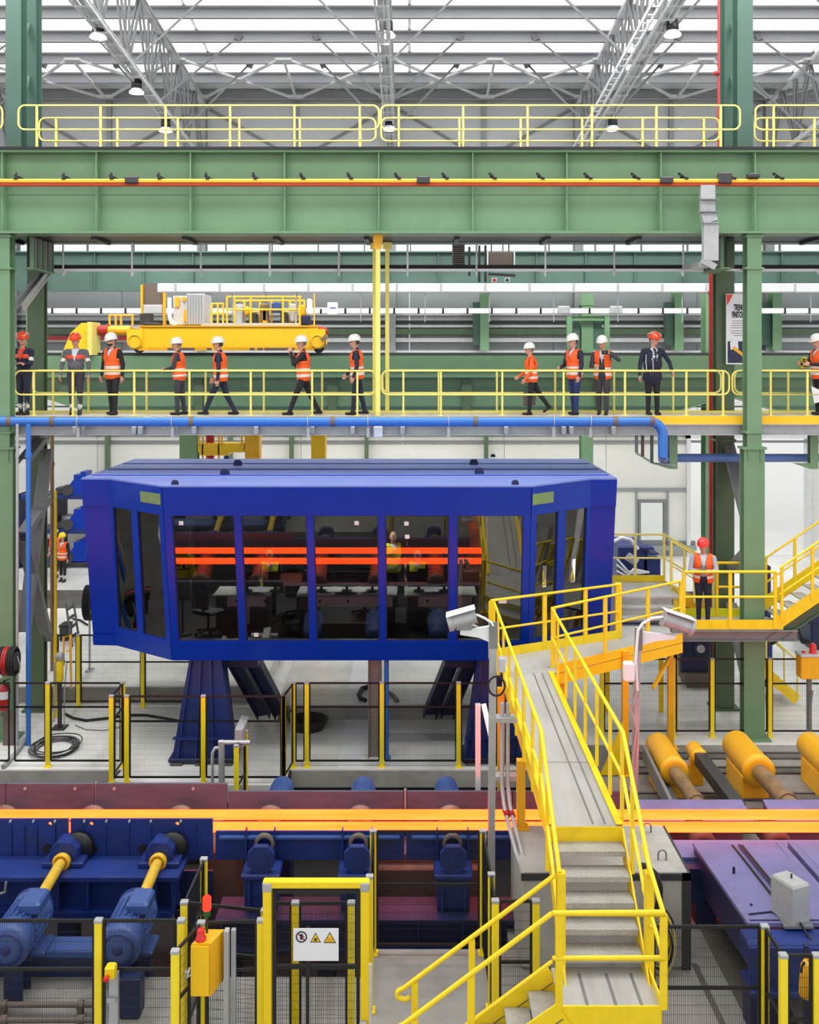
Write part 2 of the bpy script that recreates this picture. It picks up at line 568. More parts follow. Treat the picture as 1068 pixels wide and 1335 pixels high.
# eaves beam, wall columns, wall bracing, girts
b = MB(); b.box(-30, WY - .35, WZ(131), 30, WY, WZ(122)); build(b, 'eaves_beam', M['truss_dark'], wall)
for x in (-24.2, -16.4, -8.6, -.75, 7.0, 14.9, 22.7):
    b = MB(); b.ibeam((x, WY - .22, 8.3), (x, WY - .22, 18.9), .4, .36, .03, .02, V(0, 1, 0)); build(b, 'wall_column', M['wall_mid'], wall)
    b = MB(); b.bar((x + .3, WY - .1, 18.6), (x + 3.7, WY - .1, 16.6), .1, .06, V(0, 1, 0)); b.bar((x - .3, WY - .1, 18.6), (x - 3.7, WY - .1, 16.6), .1, .06, V(0, 1, 0))
    build(b, 'wall_brace', M['truss_dark'], wall)
for x in (-12.5, -4.7, 3.1, 10.9, 18.8):
    b = MB(); b.box(x - .1, WY - .16, WZ(193) - 1, x + .1, WY, 18.9); build(b, 'wall_post', M['wall_mid'], wall)
for y0, y1, k, dp in ((418, 422, 'dark_gray', .12), (424, 427, 'truss', .2), (429, 436, 'green_col', .3), (441, 446, 'truss', .22), (457, 463, 'truss', .2), (408.5, 411, 'truss', .1),
                      (574, 577, 'truss_dark', .12), (565, 567, 'truss_dark', .14)):
    b = MB(); b.box(-30, WY - dp, WZ(y1), 30, WY, WZ(y0)); build(b, 'girt', M[k], wall)
for px in (632, 886, 1014):
    b = MB(); b.ibeam((PX(px, 39), 39.3, WZ(457)), (PX(px, 39), 39.3, WZ(383)), .55, .36, .04, .03, V(0, 1, 0)); build(b, 'wall_post', M['green'], wall)
    b = MB(); b.box(PX(px - 14, 39), 39.4, WZ(450), PX(px - 4, 39), 39.8, WZ(395)); build(b, 'wall_post', M['green_dark'], wall)
for px in (140, 478, 634, 300, 380):
    b = MB(); b.box(PX(px - 2.5, 39.6), 39.5, 0, PX(px + 2.5, 39.6), 39.8, WZ(566)); build(b, 'wall_post', M['green_col'], wall)
# window_1 (small daylit window by the doorway) and the doorway frame
w = MB()
for a in ((9.53, WZ(709), 9.63, WZ(651)), (10.6, WZ(709), 10.7, WZ(651)), (9.63, WZ(655), 10.6, WZ(651)), (9.5, WZ(714), 11.9, WZ(705))):
    w.box(a[0], WY - .12, a[1], a[2], WY + .1, a[3])
win = structure(w, 'window_1', M['truss_dark'])
cg = glass_material('clear_glass', (.95, .97, .97, 1), .05)
w = MB(); w.box(9.63, WY + .02, WZ(705), 10.6, WY + .04, WZ(655)); build(w, 'pane', cg, win)
w = MB(); w.box(-30, WY + .08, 12.72, 30, WY + .1, 13.02)
win = structure(w, 'window_2', cg)
for i in range(30):
    x = -27 + i * 1.93
    b = MB(); b.box(x, WY + .02, 12.70, x + .05, WY + .16, 13.04); build(b, 'mullion', M['truss_dark'], win)
w = MB()
w.box(11.52, WY - .2, 0, 11.68, WY + .25, 5.05); w.box(16.55, WY - .2, 0, 16.72, WY + .25, 5.05); w.box(11.52, WY - .2, 4.9, 16.72, WY + .25, 5.1)
w.box(12.7, WY - .06, 0, 12.76, WY, 4.9)
structure(w, 'door_1', M['truss'])
t = MB()
t.box(8.2, WY - .08, WZ(640), 11.6, WY, WZ(636)); t.box(9.42, WY - .08, 0, 9.5, WY, WZ(640)); t.box(10.72, WY - .08, 0, 10.8, WY, WZ(640)); t.box(8.9, WY - .3, WZ(716), 11.9, WY, WZ(710))
structure(t, 'trim_5', M['wall_mid'])

# roof: sheets, skylights, purlins, trusses, bracing
RZ = lambda d: 19.25 + .09 * (40 - d)
rf = MB()
rf.prism([(-30, 40.3, RZ(40.3) + .02), (30, 40.3, RZ(40.3) + .02), (30, 20, RZ(20) + .02), (-30, 20, RZ(20) + .02)], (0, 0, .08))
ceil = structure(rf, 'ceiling', M['white'])
PUR = [39.6, 37.8, 35.9, 34.0, 32.1, 30.2, 28.3, 26.4]
for d in PUR:
    b = MB(); b.channel((-30, d, RZ(d) - .2), (30, d, RZ(d) - .2), .38, .16, .02); b.box(-30, d - .02, RZ(d) - .02, 30, d + .2, RZ(d))
    build(b, 'purlin', M['purlin'], ceil)
for a, c in zip(PUR[1:], PUR[2:]):
    for k in range(8):
        x = -30 + k * 7.5
        b = MB(); b.prism([(x + .06, a - .25, RZ(a) + .0), (x + 7.44, a - .25, RZ(a) + .0), (x + 7.44, c + .3, RZ(c) + .0), (x + .06, c + .3, RZ(c) + .0)], (0, 0, -.015))
        build(b, 'skylight', M['skylight'], ceil)
LZ = lambda d: 16.46 + .091 * (37.7 - d)
TX = (-24.3, -16.45, -8.6, -.75, 7.0, 14.9, 22.7)
for x in TX:
    b = MB()
    for s in (-1, 1):
        b.angle((x + s * .09, 24, LZ(24)), (x + s * .09, 39.6, LZ(39.6)), .13, .02, V(0, 0, 1))
        b.bar((x + s * .16, 24, LZ(24) - .05), (x + s * .16, 39.6, LZ(39.6) - .05), .06, .12)
    for k in range(20):
        d = 24.4 + k * .8
        b.box(x - .2, d, LZ(d) - .13, x + .2, d + .08, LZ(d) - .1)
    tr = build(b, 'roof_truss', M['truss'], ceil)
    b = MB()
    for s in (-1, 1):
        b.angle((x + s * .06, 24, RZ(24) - .42), (x + s * .06, 39.6, RZ(39.6) - .42), .12, .02)
    b.bar((x, 24, RZ(24) - .5), (x, 39.6, RZ(39.6) - .5), .2, .03)
    build(b, 'top_chord', M['truss'], tr)
    ds = [24 + 2.6 * k for k in range(7)]
    for a, c in zip(ds, ds[1:]):
        m_ = (a + c) / 2
        for p, q in (((x, a, LZ(a)), (x, m_, RZ(m_) - .45)), ((x, c, LZ(c)), (x, m_, RZ(m_) - .45)), ((x, a, LZ(a)), (x, a, RZ(a) - .45))):
            w = MB(); w.bar((p[0] - .06, p[1], p[2]), (q[0] - .06, q[1], q[2]), .06, .09); w.bar((p[0] + .06, p[1], p[2]), (q[0] + .06, q[1], q[2]), .06, .09)
            build(w, 'web_member', M['truss_dark'], tr)
    for d0, d1 in ((29.4, 30.2), (32.6, 34.0), (35.8, 36.4)):
        for s in (-1, 1):
            w = MB(); w.angle((x + s * .1, d0, LZ(d0)), (x + s * 2.55, d1, RZ(d1) - .2), .07, .012); w.bar((x + s * 2.5, d1, RZ(d1) - .3), (x + s * 2.6, d1, RZ(d1) - .1), .22, .2)
            build(w, 'knee_brace', M['truss_dark'], tr)
# diamond bracing of tubes near the eaves
def node_line(p, q):
    w = MB(); w.bar(p, q, .09, .09); build(w, 'roof_brace', M['truss'], ceil)
BZ = lambda d: RZ(d) - .42
for k in range(-6, 7):
    xt = -.75 + 3.9 * k
    T_ = V(xt, 35.4, BZ(35.4)); B_ = V(xt, 39.2, BZ(39.2))
    for s in (-1, 1):
        Mn = V(xt + s * 1.95, 37.3, BZ(37.3))
        node_line(T_ + V(s * .2, 0, 0), Mn); node_line(B_ + V(s * .2, 0, 0), Mn)
    if k % 2: node_line(T_, B_)
    w = MB(); w.box(xt - .3, 35.3, BZ(35.4) - .03, xt + .3, 35.6, BZ(35.4) + .05); w.box(xt - .3, 39.0, BZ(39.2) - .03, xt + .3, 39.3, BZ(39.2) + .05)
    w.box(xt + 1.7, 37.2, BZ(37.3) - .03, xt + 2.2, 37.45, BZ(37.3) + .05)
    build(w, 'gusset_plate', M['truss'], ceil)
b = MB()
for s in (-.12, .12): b.bar((6.55 + s, 25, LZ(25) + .05), (6.55 + s, 38.5, LZ(38.5) + .05), .03, .12)
for k in range(26): b.box(6.43, 25 + k * .5, LZ(25 + k * .5) + .0, 6.67, 25.05 + k * .5, LZ(25 + k * .5) + .03)
build(b, 'cable_ladder', M['white'], ceil)

# high bay lamps under the trusses
LAMPS = [(128, 48, 26.9, 'uppermost at the left'), (178, 120, 30.6, 'middle one on the left truss'),
         (216, 170, 34.0, 'lowest on the left truss'),
         (505, 46, 27.6, 'upper one on the central truss'), (508, 168, 34.6, 'lower one on the central truss'),
         (877, 45, 26.4, 'upper one on the right truss'), (799, 168, 34.0, 'lower one on the right truss')]
for px, py, d, where in LAMPS:
    c = P(px, py, d)
    r = thing('high_bay_lamp', 'round high bay lamp with black housing, ' + where, 'lamp', c)
    b = MB(); b.lathe([(.05, .38), (.17, .38), (.17, .14), (.15, .12), (.15, .08), (.05, .08)], c, n=14); build(b, 'housing', M['black'], r)
    b = MB(); b.lathe([(.15, .1), (.24, .0), (.24, -.03), (.22, -.03)], c, n=18); build(b, 'reflector', M['white'], r)
    b = MB(); b.lathe([(.0, -.045), (.225, -.03), (.225, -.01)], c, n=18); build(b, 'lens', M['lamp'], r)
    z = max(c.z + .6, LZ(d) - .12)
    b = MB(); b.cyl(c + V(0, 0, .42), V(c.x, c.y, z), .025, 6); build(b, 'hanger', M['steel_gray'], r)
    l = bpy.data.lights.new('high_bay_light', 'SPOT'); l.energy = 900; l.spot_size = 2.4; l.spot_blend = .6; l.shadow_soft_size = .22; l.color = (1, .985, .96)
    lo = bpy.data.objects.new('high_bay_light', l); COL.objects.link(lo); lo.parent = r; lo.location = (0, 0, -.1)
# ================================================================== green steelwork and the visitors' walkway
GX0, GSP = PX(3, 20.55), 122.7 * 20.55 / FPX
GT, GB = 12.68, 10.89
g = thing('plate_girder', 'deep pale green plate girder with vertical stiffeners spanning the whole hall', 'girder', (0, 20.6, GB), kind='thing')
b = MB(); b.box(-14, 20.76, GB, 14, 20.79, GT); build(b, 'web', M['green'], g)
b = MB(); b.box(-14, 20.5, GT - .05, 14, 21.05, GT); build(b, 'top_flange', M['green'], g)
b = MB(); b.box(-14, 20.5, GB, 14, 21.05, GB + .05); build(b, 'bottom_flange', M['green'], g)
b = MB(); b.box(-14, 20.745, GB + .87, 14, 20.762, GT - .06); build(b, 'web_plate', M['green'], g)
me = None
for k in range(-2, 12):
    x = GX0 + k * GSP
    if abs(x) > 13.8: continue
    o = MB(); o.box(x - .012, 20.53, GB + .05, x + .012, 20.76, GT - .05)
    build(o, 'stiffener', M['green'], g)
g2 = thing('plate_girder', 'rear green plate girder with underside painted dark for shade behind the front girder', 'girder', (0, 22.3, GB), kind='thing')
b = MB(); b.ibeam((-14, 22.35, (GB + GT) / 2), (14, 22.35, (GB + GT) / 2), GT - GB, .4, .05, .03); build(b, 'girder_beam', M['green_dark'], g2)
b = MB(); b.box(-14, 21.05, GB + .02, 14, 22.15, GB + .05); build(b, 'shade_black_underside', M['black'], g2)  # plate and ribs are black to paint in the shade under the girder
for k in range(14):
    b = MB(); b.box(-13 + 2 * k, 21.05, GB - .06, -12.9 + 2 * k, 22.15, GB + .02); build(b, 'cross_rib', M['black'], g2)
dk = MB(); dk.box(-14, 20.45, GT, 14, 22.6, GT + .05)
build(dk, 'top_walkway_deck', M['black'], label='dark grating deck lying on top of the green plate girder', cat='deck', kind='thing')

def column(name, x, d, z0, z1, w, dep, label, m, cap=()):
    r = thing(name, label, 'column', (x, d, z0), kind='thing')
    b = MB(); b.ibeam((x, d + dep / 2, z0), (x, d + dep / 2, z1), dep, w, .035, .025, V(0, 1, 0)); build(b, 'shaft', m, r)
    b = MB(); b.box(x - w * .75, d - .1, z0, x + w * .75, d + dep + .1, z0 + .05); build(b, 'base_plate', m, r)
    for z in cap:
        b = MB(); b.box(x - w * .58, d - .04, z - .025, x + w * .58, d + dep + .04, z + .025); build(b, 'splice_plate', m, r)
        for s in (-.3, .3):
            b = MB(); b.box(x + s * w - .012, d - .03, z - .3, x + s * w + .012, d + .01, z); build(b, 'gusset', m, r)
    return r
RX, LX = PX(984, 20.6), PX(3, 20.6)
for x, lab in ((RX, 'green front column at the right, from floor to girder past the walkway'), (LX, 'green front column at the left picture edge, from floor to girder')):
    r = column('steel_column', x, 20.6, 0, 6.3, .44, .3, lab, M['green'], (6.28,))
    b = MB(); b.ibeam((x, 20.75, 6.3), (x, 20.75, GB), .3, .31, .03, .025, V(0, 1, 0)); build(b, 'upper_shaft', M['green'], r)
    for z in (6.62, 10.15, GB - .05):
        b = MB(); b.box(x - .2, 20.57, z - .02, x + .2, 20.93, z + .02); build(b, 'splice_plate', M['green'], r)
column('steel_column', PX(946, 22.4), 22.4, 0, GB, .42, .3, 'dark green rear column just behind the right front column', M['green_col'], (6.3,))
column('steel_column', PX(46, 22.3), 22.3, 0, GB, .38, .25, 'dark green rear column just behind the left front column', M['green_col'], (6.3,))
def upper(x0, x1, label):
    d0, d1 = 21.15, 22.0
    xa, xb = PX(x0, d0), PX(x1, d0)
    r = thing('steel_column', label, 'column', ((xa + xb) / 2, d0, GT), kind='thing')
    b = MB(); b.box(xa, d0, GT + .05, xb, d0 + .04, 19.5); b.box((xa + xb) / 2 - .015, d0 + .04, GT + .05, (xa + xb) / 2 + .015, d0 + .34, 19.5); b.box(xa, d0 + .34, GT + .05, xb, d0 + .38, 19.5)
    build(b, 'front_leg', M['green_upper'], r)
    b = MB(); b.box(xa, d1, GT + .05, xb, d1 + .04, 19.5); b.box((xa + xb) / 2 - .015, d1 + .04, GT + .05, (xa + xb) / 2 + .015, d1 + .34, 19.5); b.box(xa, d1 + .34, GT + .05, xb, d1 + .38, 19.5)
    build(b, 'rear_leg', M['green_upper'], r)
    for k in range(4):
        z = GT + .8 + k * 1.5
        b = MB(); b.bar(((xa + xb) / 2, d0 + .38, z), ((xa + xb) / 2, d1, z + (.9 if k % 2 else 1.2)), .09, .06); build(b, 'lacing_bar', M['green_upper'], r)
upper(7, 27, 'tall green laced column standing on the girder at the upper left')
upper(962, 982, 'tall green laced column standing on the girder at the upper right')
# transverse ribbed bracket between front and rear columns at the girder's ends
for x, lb in ((PX(24, 20.6), 'dark ribbed cross beam between the left columns under the girder'), (PX(957, 20.6), 'dark ribbed cross beam between the right columns under the girder')):
    s = 1 if x < 0 else -1
    r = thing('cross_beam', lb, 'beam', (x, 21.4, 10.2), kind='thing')
    b = MB(); b.box(x - .02, 21.1, 10.22, x + .02, 22.4, GB); build(b, 'web', M['black'], r)
    b = MB(); b.box(x - .12, 21.1, 10.18, x + .12, 22.4, 10.22); build(b, 'bottom_flange', M['green'], r)
    for k in range(9):
        y = 21.15 + k * .15
        b = MB(); b.box(x + s * .02, y, 10.22, x + s * .11, y + .015, GB); build(b, 'rib', M['galv' if k % 2 else 'green'], r)
# bracing of the lower column pairs
def brace(pts, label, m='steel_gray', w=.26, t=.08):
    r = thing('column_bracing', label, 'brace', pts[0][0], kind='thing')
    for p, q in pts:
        b = MB(); b.channel(p, q, w, .14, .014, V(1, 0, .01)); build(b, 'brace_bar', M[m], r)
xl0, xl1 = PX(20, 20.9), PX(50, 22.3)
xm = (xl0 + xl1) / 2
brace([(V(xl0 + .1, 21.05, 2.2), V(xl0 + .1, 22.4, 6.1)), (V(xl0 + .1, 21.05, 4.4), V(xl0 + .1, 22.4, 5.0)), (V(xl0 + .1, 22.4, 1.6), V(xl0 + .1, 21.05, 4.2)), (V(xl0 + .1, 21.05, 6.0), V(xl0 + .1, 22.3, 6.5))],
      'gray diagonal bracing bars between the left column pair')
xr = RX + .1
brace([(V(xr, 21.05, 4.4), V(xr - .05, 22.4, 6.2)), (V(xr, 22.4, 3.2), V(xr, 21.05, 4.0)), (V(xr, 21.05, .9), V(xr, 22.4, 2.5))],
      'gray diagonal bracing bars between the right column pair')

# railings -------------------------------------------------------------------
def loop_pts(x0, x1, y, zt, zm, r=.14, left=True, right=True):
    """top and middle rail joined by rounded ends"""
    pts = []
    def arc(cx, cz, a0, a1):
        return [(cx + r * math.cos(math.radians(a0 + (a1 - a0) * i / 4)), y, cz + r * math.sin(math.radians(a0 + (a1 - a0) * i / 4))) for i in range(5)]
    if left:
        pts += arc(x0 + r, zm + r, 270, 180) + arc(x0 + r, zt - r, 180, 90)
    else:
        pts += [(x0, y, zt)]
    if right:
        pts += arc(x1 - r, zt - r, 90, 0) + arc(x1 - r, zm + r, 0, -90)
    else:
        pts += [(x1, y, zt), (x1, y, zm)]
    if not left: pts += [(x0, y, zm)]
    return pts, left
def walk_rail(label, x0, x1, y, zd, zt, zm, posts, r=.02, left=True, right=True, m='rail_yellow', pw=.04):
    t = thing('walkway_railing', label, 'railing', ((x0 + x1) / 2, y, zd))
    pts, closed = loop_pts(x0, x1, y, zt, zm, left=left, right=right)
    b = MB(); b.tube(pts, r, 8, closed=closed); build(b, 'handrail', M[m], t)
    for x in posts:
        if x0 - .01 <= x <= x1 + .01:
            b = MB(); b.box(x - pw / 2, y - .012, zd, x + pw / 2, y + .03, zt); b.box(x - .06, y - .03, zd, x + .06, y + .05, zd + .02)
            build(b, 'post', M[m], t)
    return t
# top of the girder
DT = GT + .05
yf, yb = 20.95, 22.05
walk_rail('front yellow railing on top of the girder, left length with rounded ends', PX(24, yf), PX(494, yf), yf, DT, 13.74, 13.21, [PX(p, yf) for p in (48, 131, 216, 300, 384, 469)])
walk_rail('front yellow railing on top of the girder, right length with rounded ends', PX(496.5, yf), PX(965, yf), yf, DT, 13.74, 13.21, [PX(p, yf) for p in (520, 604, 688, 772, 856, 940)])
walk_rail('front yellow railing on the girder beyond the upper right column', PX(985, yf), 13, yf, DT, 13.74, 13.21, [PX(p, yf) for p in (1009, 1093, 1177)], right=False)
walk_rail('front yellow railing on the girder at the far left picture edge', -13, PX(3, yf), yf, DT, 13.74, 13.21, [PX(p, yf) for p in (-50, -130)], left=False)
walk_rail('rear yellow railing on top of the girder, left length', PX(51, yb), PX(490, yb), yb, DT, 13.74, 13.21, [PX(p, yb) for p in (73, 153, 232, 312, 391, 470)])
walk_rail('rear yellow railing on top of the girder, right length', PX(497, yb), PX(938, yb), yb, DT, 13.74, 13.21, [PX(p, yb) for p in (520, 599, 679, 759, 838, 918)])
walk_rail('rear yellow railing on the girder beyond the upper right column', PX(984, yb), 13, yb, DT, 13.74, 13.21, [PX(p, yb) for p in (1000, 1062, 1140)], right=False)
# visitors' walkway
WZ0 = 6.95
w = thing('visitor_walkway', 'long walkway deck with yellow edge that the helmeted visitors stand on', 'walkway', (0, 21.4, 6.55))
b = MB(); b.box(-14, 20.92, 6.90, 14, 22.1, WZ0); build(b, 'deck', M['deck'], w)
b = MB(); b.box(-14, 20.9, 6.77, 14, 20.94, 6.96); build(b, 'toe_board', M['crane_yellow'], w)
b = MB(); b.box(-14, 22.1, 6.9, 14, 22.13, 7.01); build(b, 'toe_board', M['rail_yellow'], w)
b = MB(); b.channel((-14, 21.0, 6.66), (14, 21.0, 6.66), .24, .12, .02); build(b, 'edge_channel', M['galv'], w)
b = MB(); b.channel((-14, 22.0, 6.66), (14, 22.0, 6.66), .24, .12, .02, side=-1); build(b, 'edge_channel', M['galv'], w)
for k in range(20):
    x = -13.4 + k * 1.4
    b = MB(); b.ibeam((x, 21.02, 6.66), (x, 22.0, 6.66), .2, .1, .012, .01); build(b, 'cross_member', M['steel_gray'], w)
zt, zm = 7.94, 7.42
walk_rail('front yellow railing of the visitor walkway, left length up to the hanger pole', PX(19, yf), PX(490.5, yf), yf, WZ0, zt, zm, [PX(p, yf) for p in (44, 95, 175, 247, 327, 407, 466)])
walk_rail('front yellow railing of the visitor walkway between hanger pole and right column', PX(497.5, yf), PX(951, yf), yf, WZ0, zt, zm, [PX(p, yf) for p in (526, 575, 655, 735, 815, 895, 943)])
walk_rail('front yellow railing of the visitor walkway right of the right column', PX(955, yf), 13, yf, WZ0, zt, zm, [PX(p, yf) for p in (1005, 1053, 1133)], right=False)
walk_rail('rear yellow railing of the visitor walkway, left length', PX(43, yb), PX(490, yb), yb, WZ0, zt, zm, [PX(p, yb) for p in (69, 115, 191, 268, 344, 420)])
walk_rail('rear yellow railing of the visitor walkway, right length', PX(499, yb), PX(940, yb), yb, WZ0, zt, zm, [PX(p, yb) for p in (572, 648, 724, 801, 878, 923)])
walk_rail('rear yellow railing of the visitor walkway right of the column', PX(958, yb), 13, yb, WZ0, zt, zm, [PX(p, yb) for p in (1028, 1110)], right=False)
# hanger poles
x = PX(493, 20.85)
t = thing('hanger_pole', 'yellow hanger pole carrying the walkway from the girder above, mid picture', 'pole', (x, 20.85, 6.6))
b = MB(); b.cbox(x - .05, 20.78, 6.72, x + .05, 20.88, GB, .01); build(b, 'shaft', M['rail_yellow'], t)
b = MB(); b.box(x - .1, 20.74, GB - .16, x + .1, 20.76, GB + .02); b.box(x - .09, 20.76, GB - .3, x + .09, 20.79, GB); build(b, 'top_bracket', M['orange_paint'], t)
b = MB(); b.cbox(x - .1, 20.76, 6.5, x + .1, 20.9, 6.74, .02); build(b, 'foot_clamp', M['white'], t)
for i, (px, lab) in enumerate(((488.5, 'thin yellow rear post left of the hanger pole'), (505, 'thin yellow rear post right of the hanger pole'))):
    x = PX(px, 22.2)
    b = MB(); b.cbox(x - .045, 22.15, WZ0, x + .045, 22.25, GB, .01); b.box(x - .1, 22.1, GB - .14, x + .1, 22.3, GB); b.box(x - .08, 22.13, WZ0, x + .08, 22.27, WZ0 + .03)
    build(b, 'rear_post', M['rail_yellow'], label=lab, cat='post')

# conductor rail along the girder
t = thing('conductor_rail', 'yellow and red conductor rail running along the front of the green girder', 'rail', (0, 20.3, PZ(242, 20.3)))
b = MB(); b.cbox(-13, 20.24, PZ(238.6, 20.3), 13, 20.32, PZ(233.8, 20.3), .015); build(b, 'upper_strip', M['yellow_rail'], t)
b = MB(); b.cbox(-13, 20.25, PZ(243.2, 20.3), 13, 20.31, PZ(238.6, 20.3), .015); build(b, 'lower_strip', M['red_rail'], t)
brk = MB(); brk.bar((0, 20.28, 0), (-.09, 20.5, .16), .04, .05); brk.box(-.04, 20.23, -.02, .04, 20.33, .03); brk.bar((-.09, 20.4, .1), (.09, 20.76, .02), .03, .04)
for k in range(-4, 22):
    x = PX(22 + 62.3 * k, 20.3)
    if abs(x) < 12.5:
        b = MB(); b.v = [(v[0] + x, v[1], v[2] + PZ(233.6, 20.3)) for v in brk.v]; b.f, b.sm, b.mi = brk.f, brk.sm, brk.mi
        build(b, 'bracket', M['black'], t)
for px, w_, h0, h1 in ((173, 17, 231, 240), (552, 17, 231, 240), (868, 17, 231.5, 240), (944, 17, 226, 240), (981, 16, 227, 233)):
    b = MB(); b.cbox(PX(px - w_ / 2, 20.3), 20.18, PZ(h1, 20.3), PX(px + w_ / 2, 20.3), 20.34, PZ(h0, 20.3), .02); build(b, 'joint_cover', M['dark_gray'], t)

# galvanised duct coming down over the girder
t = thing('cable_duct', 'bright galvanised sheet duct bending down over the girder beside the right column', 'duct', P(923, 350, 20.3))
def ductsec(pts, w_, t_=.16):
    b = MB()
    for (p, q) in zip(pts, pts[1:]):
        b.bar(P(p[0], p[1], p[2]), P(q[0], q[1], q[2]), w_, t_, V(0, -1, .01))
    return b
build(ductsec([(922, 242, 20.28), (922, 277, 20.28)], .3), 'upper_section', M['galv'], t)
build(ductsec([(922, 277, 20.26), (926, 290, 20.24)], .3), 'offset_section', M['galv'], t)
build(ductsec([(926, 290, 20.22), (926, 340, 20.22), (922, 347, 20.24)], .31), 'lower_section', M['galv'], t)
for y in (260, 276, 291): 
    b = MB(); b.box(PX(912.5, 20.2), 20.1, PZ(y + 1.2, 20.2), PX(936, 20.2), 20.2, PZ(y, 20.2)); build(b, 'seam', M['steel_gray'], t)
b = MB(); b.bar(P(922, 345, 20.4), P(898, 348, 22.0), .25, .12); build(b, 'outlet', M['galv'], t)

# perforated cable tray under the girder
ty, tz = 22.5, PZ(350, 22.5)
t = thing('cable_tray', 'long galvanised cable tray hung below the girder, bending down at its left end', 'tray', (0, ty, tz))
b = MB()
b.box(PX(62, ty), ty - .14, tz - .07, 13, ty - .1, tz - .02); b.box(PX(62, ty), ty + .12, tz - .06, 13, ty + .14, tz + .05); b.box(PX(62, ty), ty - .1, tz - .06, 13, ty + .12, tz - .045)
build(b, 'trough', M['white'], t)
b = MB(); b.box(PX(62, ty), ty - .06, tz - .04, 13, ty + .08, tz + .08); build(b, 'cable_bundle', M['rubber'], t)
p, q = P(60, 352, ty), P(20, 398, 20.95)
b = MB(); b.bar(p + V(-.02, 0, 0), q, .04, .2, V(0, 1, 0)); b.bar(p + V(.1, .0, -.02), q + V(.16, 0, -.06), .03, .2, V(0, 1, 0)); b.bar(p + V(.04, .1, 0), q + V(.08, .1, -.03), .2, .02, V(0, 1, 0))
build(b, 'sloping_end', M['galv'], t)
for k in range(-1, 16):
    px = 85 + 89.3 * k
    x = PX(px, ty)
    if x < PX(62, ty): continue
    b = MB(); b.cyl((x, ty - .14, tz - .16), (x, ty - .14, GB + .02), .022, 6); b.prism([(x - .02, ty - .15, tz - .06), (x - .02, ty + .1, tz - .06), (x - .02, ty - .15, tz - .2)], (.035, 0, 0)); b.box(x - .13, ty - .16, tz - .085, x + .03, ty - .1, tz - .06)
    build(b, 'hanger_bracket', M['white' if k % 2 else 'truss'], t)

# pipes ------------------------------------------------------------------------
t = thing('water_pipe', 'thick bright blue pipe running along the edge of the visitor walkway', 'pipe', (0, 20.5, 6.75))
yp, zp = 20.55, PZ(549.5, 20.55)
b = MB()
xe = PX(864.5, yp)
pts = [(-13, yp, zp), (xe - .3, yp, zp)] + [(xe - .3 + .3 * math.sin(a), yp, zp - .3 + .3 * math.cos(a)) for a in [math.radians(15 * i) for i in range(1, 7)]] + [(xe, yp, PZ(596, yp))]
b.tube(pts, .105, 14); build(b, 'main_pipe', M['pipe_blue'], t)
for px in (13, 69, 250, 434, 620, 802, 850):
    x = PX(px, yp)
    b = MB(); b.cyl((x - .05, yp, zp), (x + .05, yp, zp), .112, 14); build(b, 'weld_band', M['brown'], t)
for px in (102, 225, 402, 480, 585, 722, 770):
    x = PX(px, yp)
    b = MB(); b.tube([(x, yp + .12 * math.cos(a), zp + .12 * math.sin(a)) for a in [math.radians(30 * i) for i in range(12)]], .012, 5, closed=True); b.box(x - .03, yp - .02, zp - .34, x + .03, yp + .3, zp - .1)
    build(b, 'pipe_clamp', M['galv'], t)
for px in (98, 175, 183, 253, 334, 407, 460, 525, 660, 735, 745, 800):
    x = PX(px, 20.85)
    b = MB(); b.cbox(x - .05, 20.8, PZ(566, 20.85), x + .05, 20.97, PZ(556, 20.85), .01); build(b, 'support_clip', M['galv'], t)
ph = 21.6
b = MB(); z = PZ(597, ph); b.tube([(xe, yp, PZ(594, yp)), (xe + .02, yp + .12, PZ(598, yp) - .02), (xe + .25, ph - .3, z), (xe + .6, ph, z), (13, ph, z)], .09, 12)
build(b, 'right_branch', mat('pale_pipe_blue', rgb(96, 128, 196), .4, vary=.05), t)
for nm, px, d, r, y0, y1, mm, lab in (('drop_pipe', 37, 20.35, .055, 553, 962, 'pipe_blue', 'thin blue vertical pipe in front of the left column'),
                                  ('conduit', 22.5, 20.3, .03, 553, 1000, 'galv', 'gray vertical conduit beside the left front column'),
                                  ('conduit', 68, 24.0, .05, 565, 830, 'tube_dirty', 'beige vertical conduit right of the left rear column')):
    b = MB(); b.tube([P(px, y0, d), V(PX(px, d), d, 0)], r, 8)
    b.cyl(P(px, y0 + 40, d) - V(0, 0, .05), P(px, y0 + 40, d) + V(0, 0, .05), r * 1.35, 8)
    build(b, nm, M[mm], label=lab, cat='pipe')
b = MB(); b.tube([P(938, -40, 23.5), P(938, 192, 23.5)], .05, 8); b.box(PX(930, 23.5), 23.4, PZ(97, 23.5), PX(940, 23.5), 23.6, PZ(94, 23.5)); build(b, 'fire_pipe', M['red'], label='thin red vertical pipe left of the upper right column', cat='pipe')
b = MB(); b.tube([P(929.5, 330, 24.3), V(PX(929.5, 24.3), 24.3, 0)], .1, 8); b.cyl(P(929.5, 380, 24.3), P(929.5, 384, 24.3), .13, 10); build(b, 'fire_pipe', M['red'], label='red vertical pipe behind the walkway left of the banner', cat='pipe')
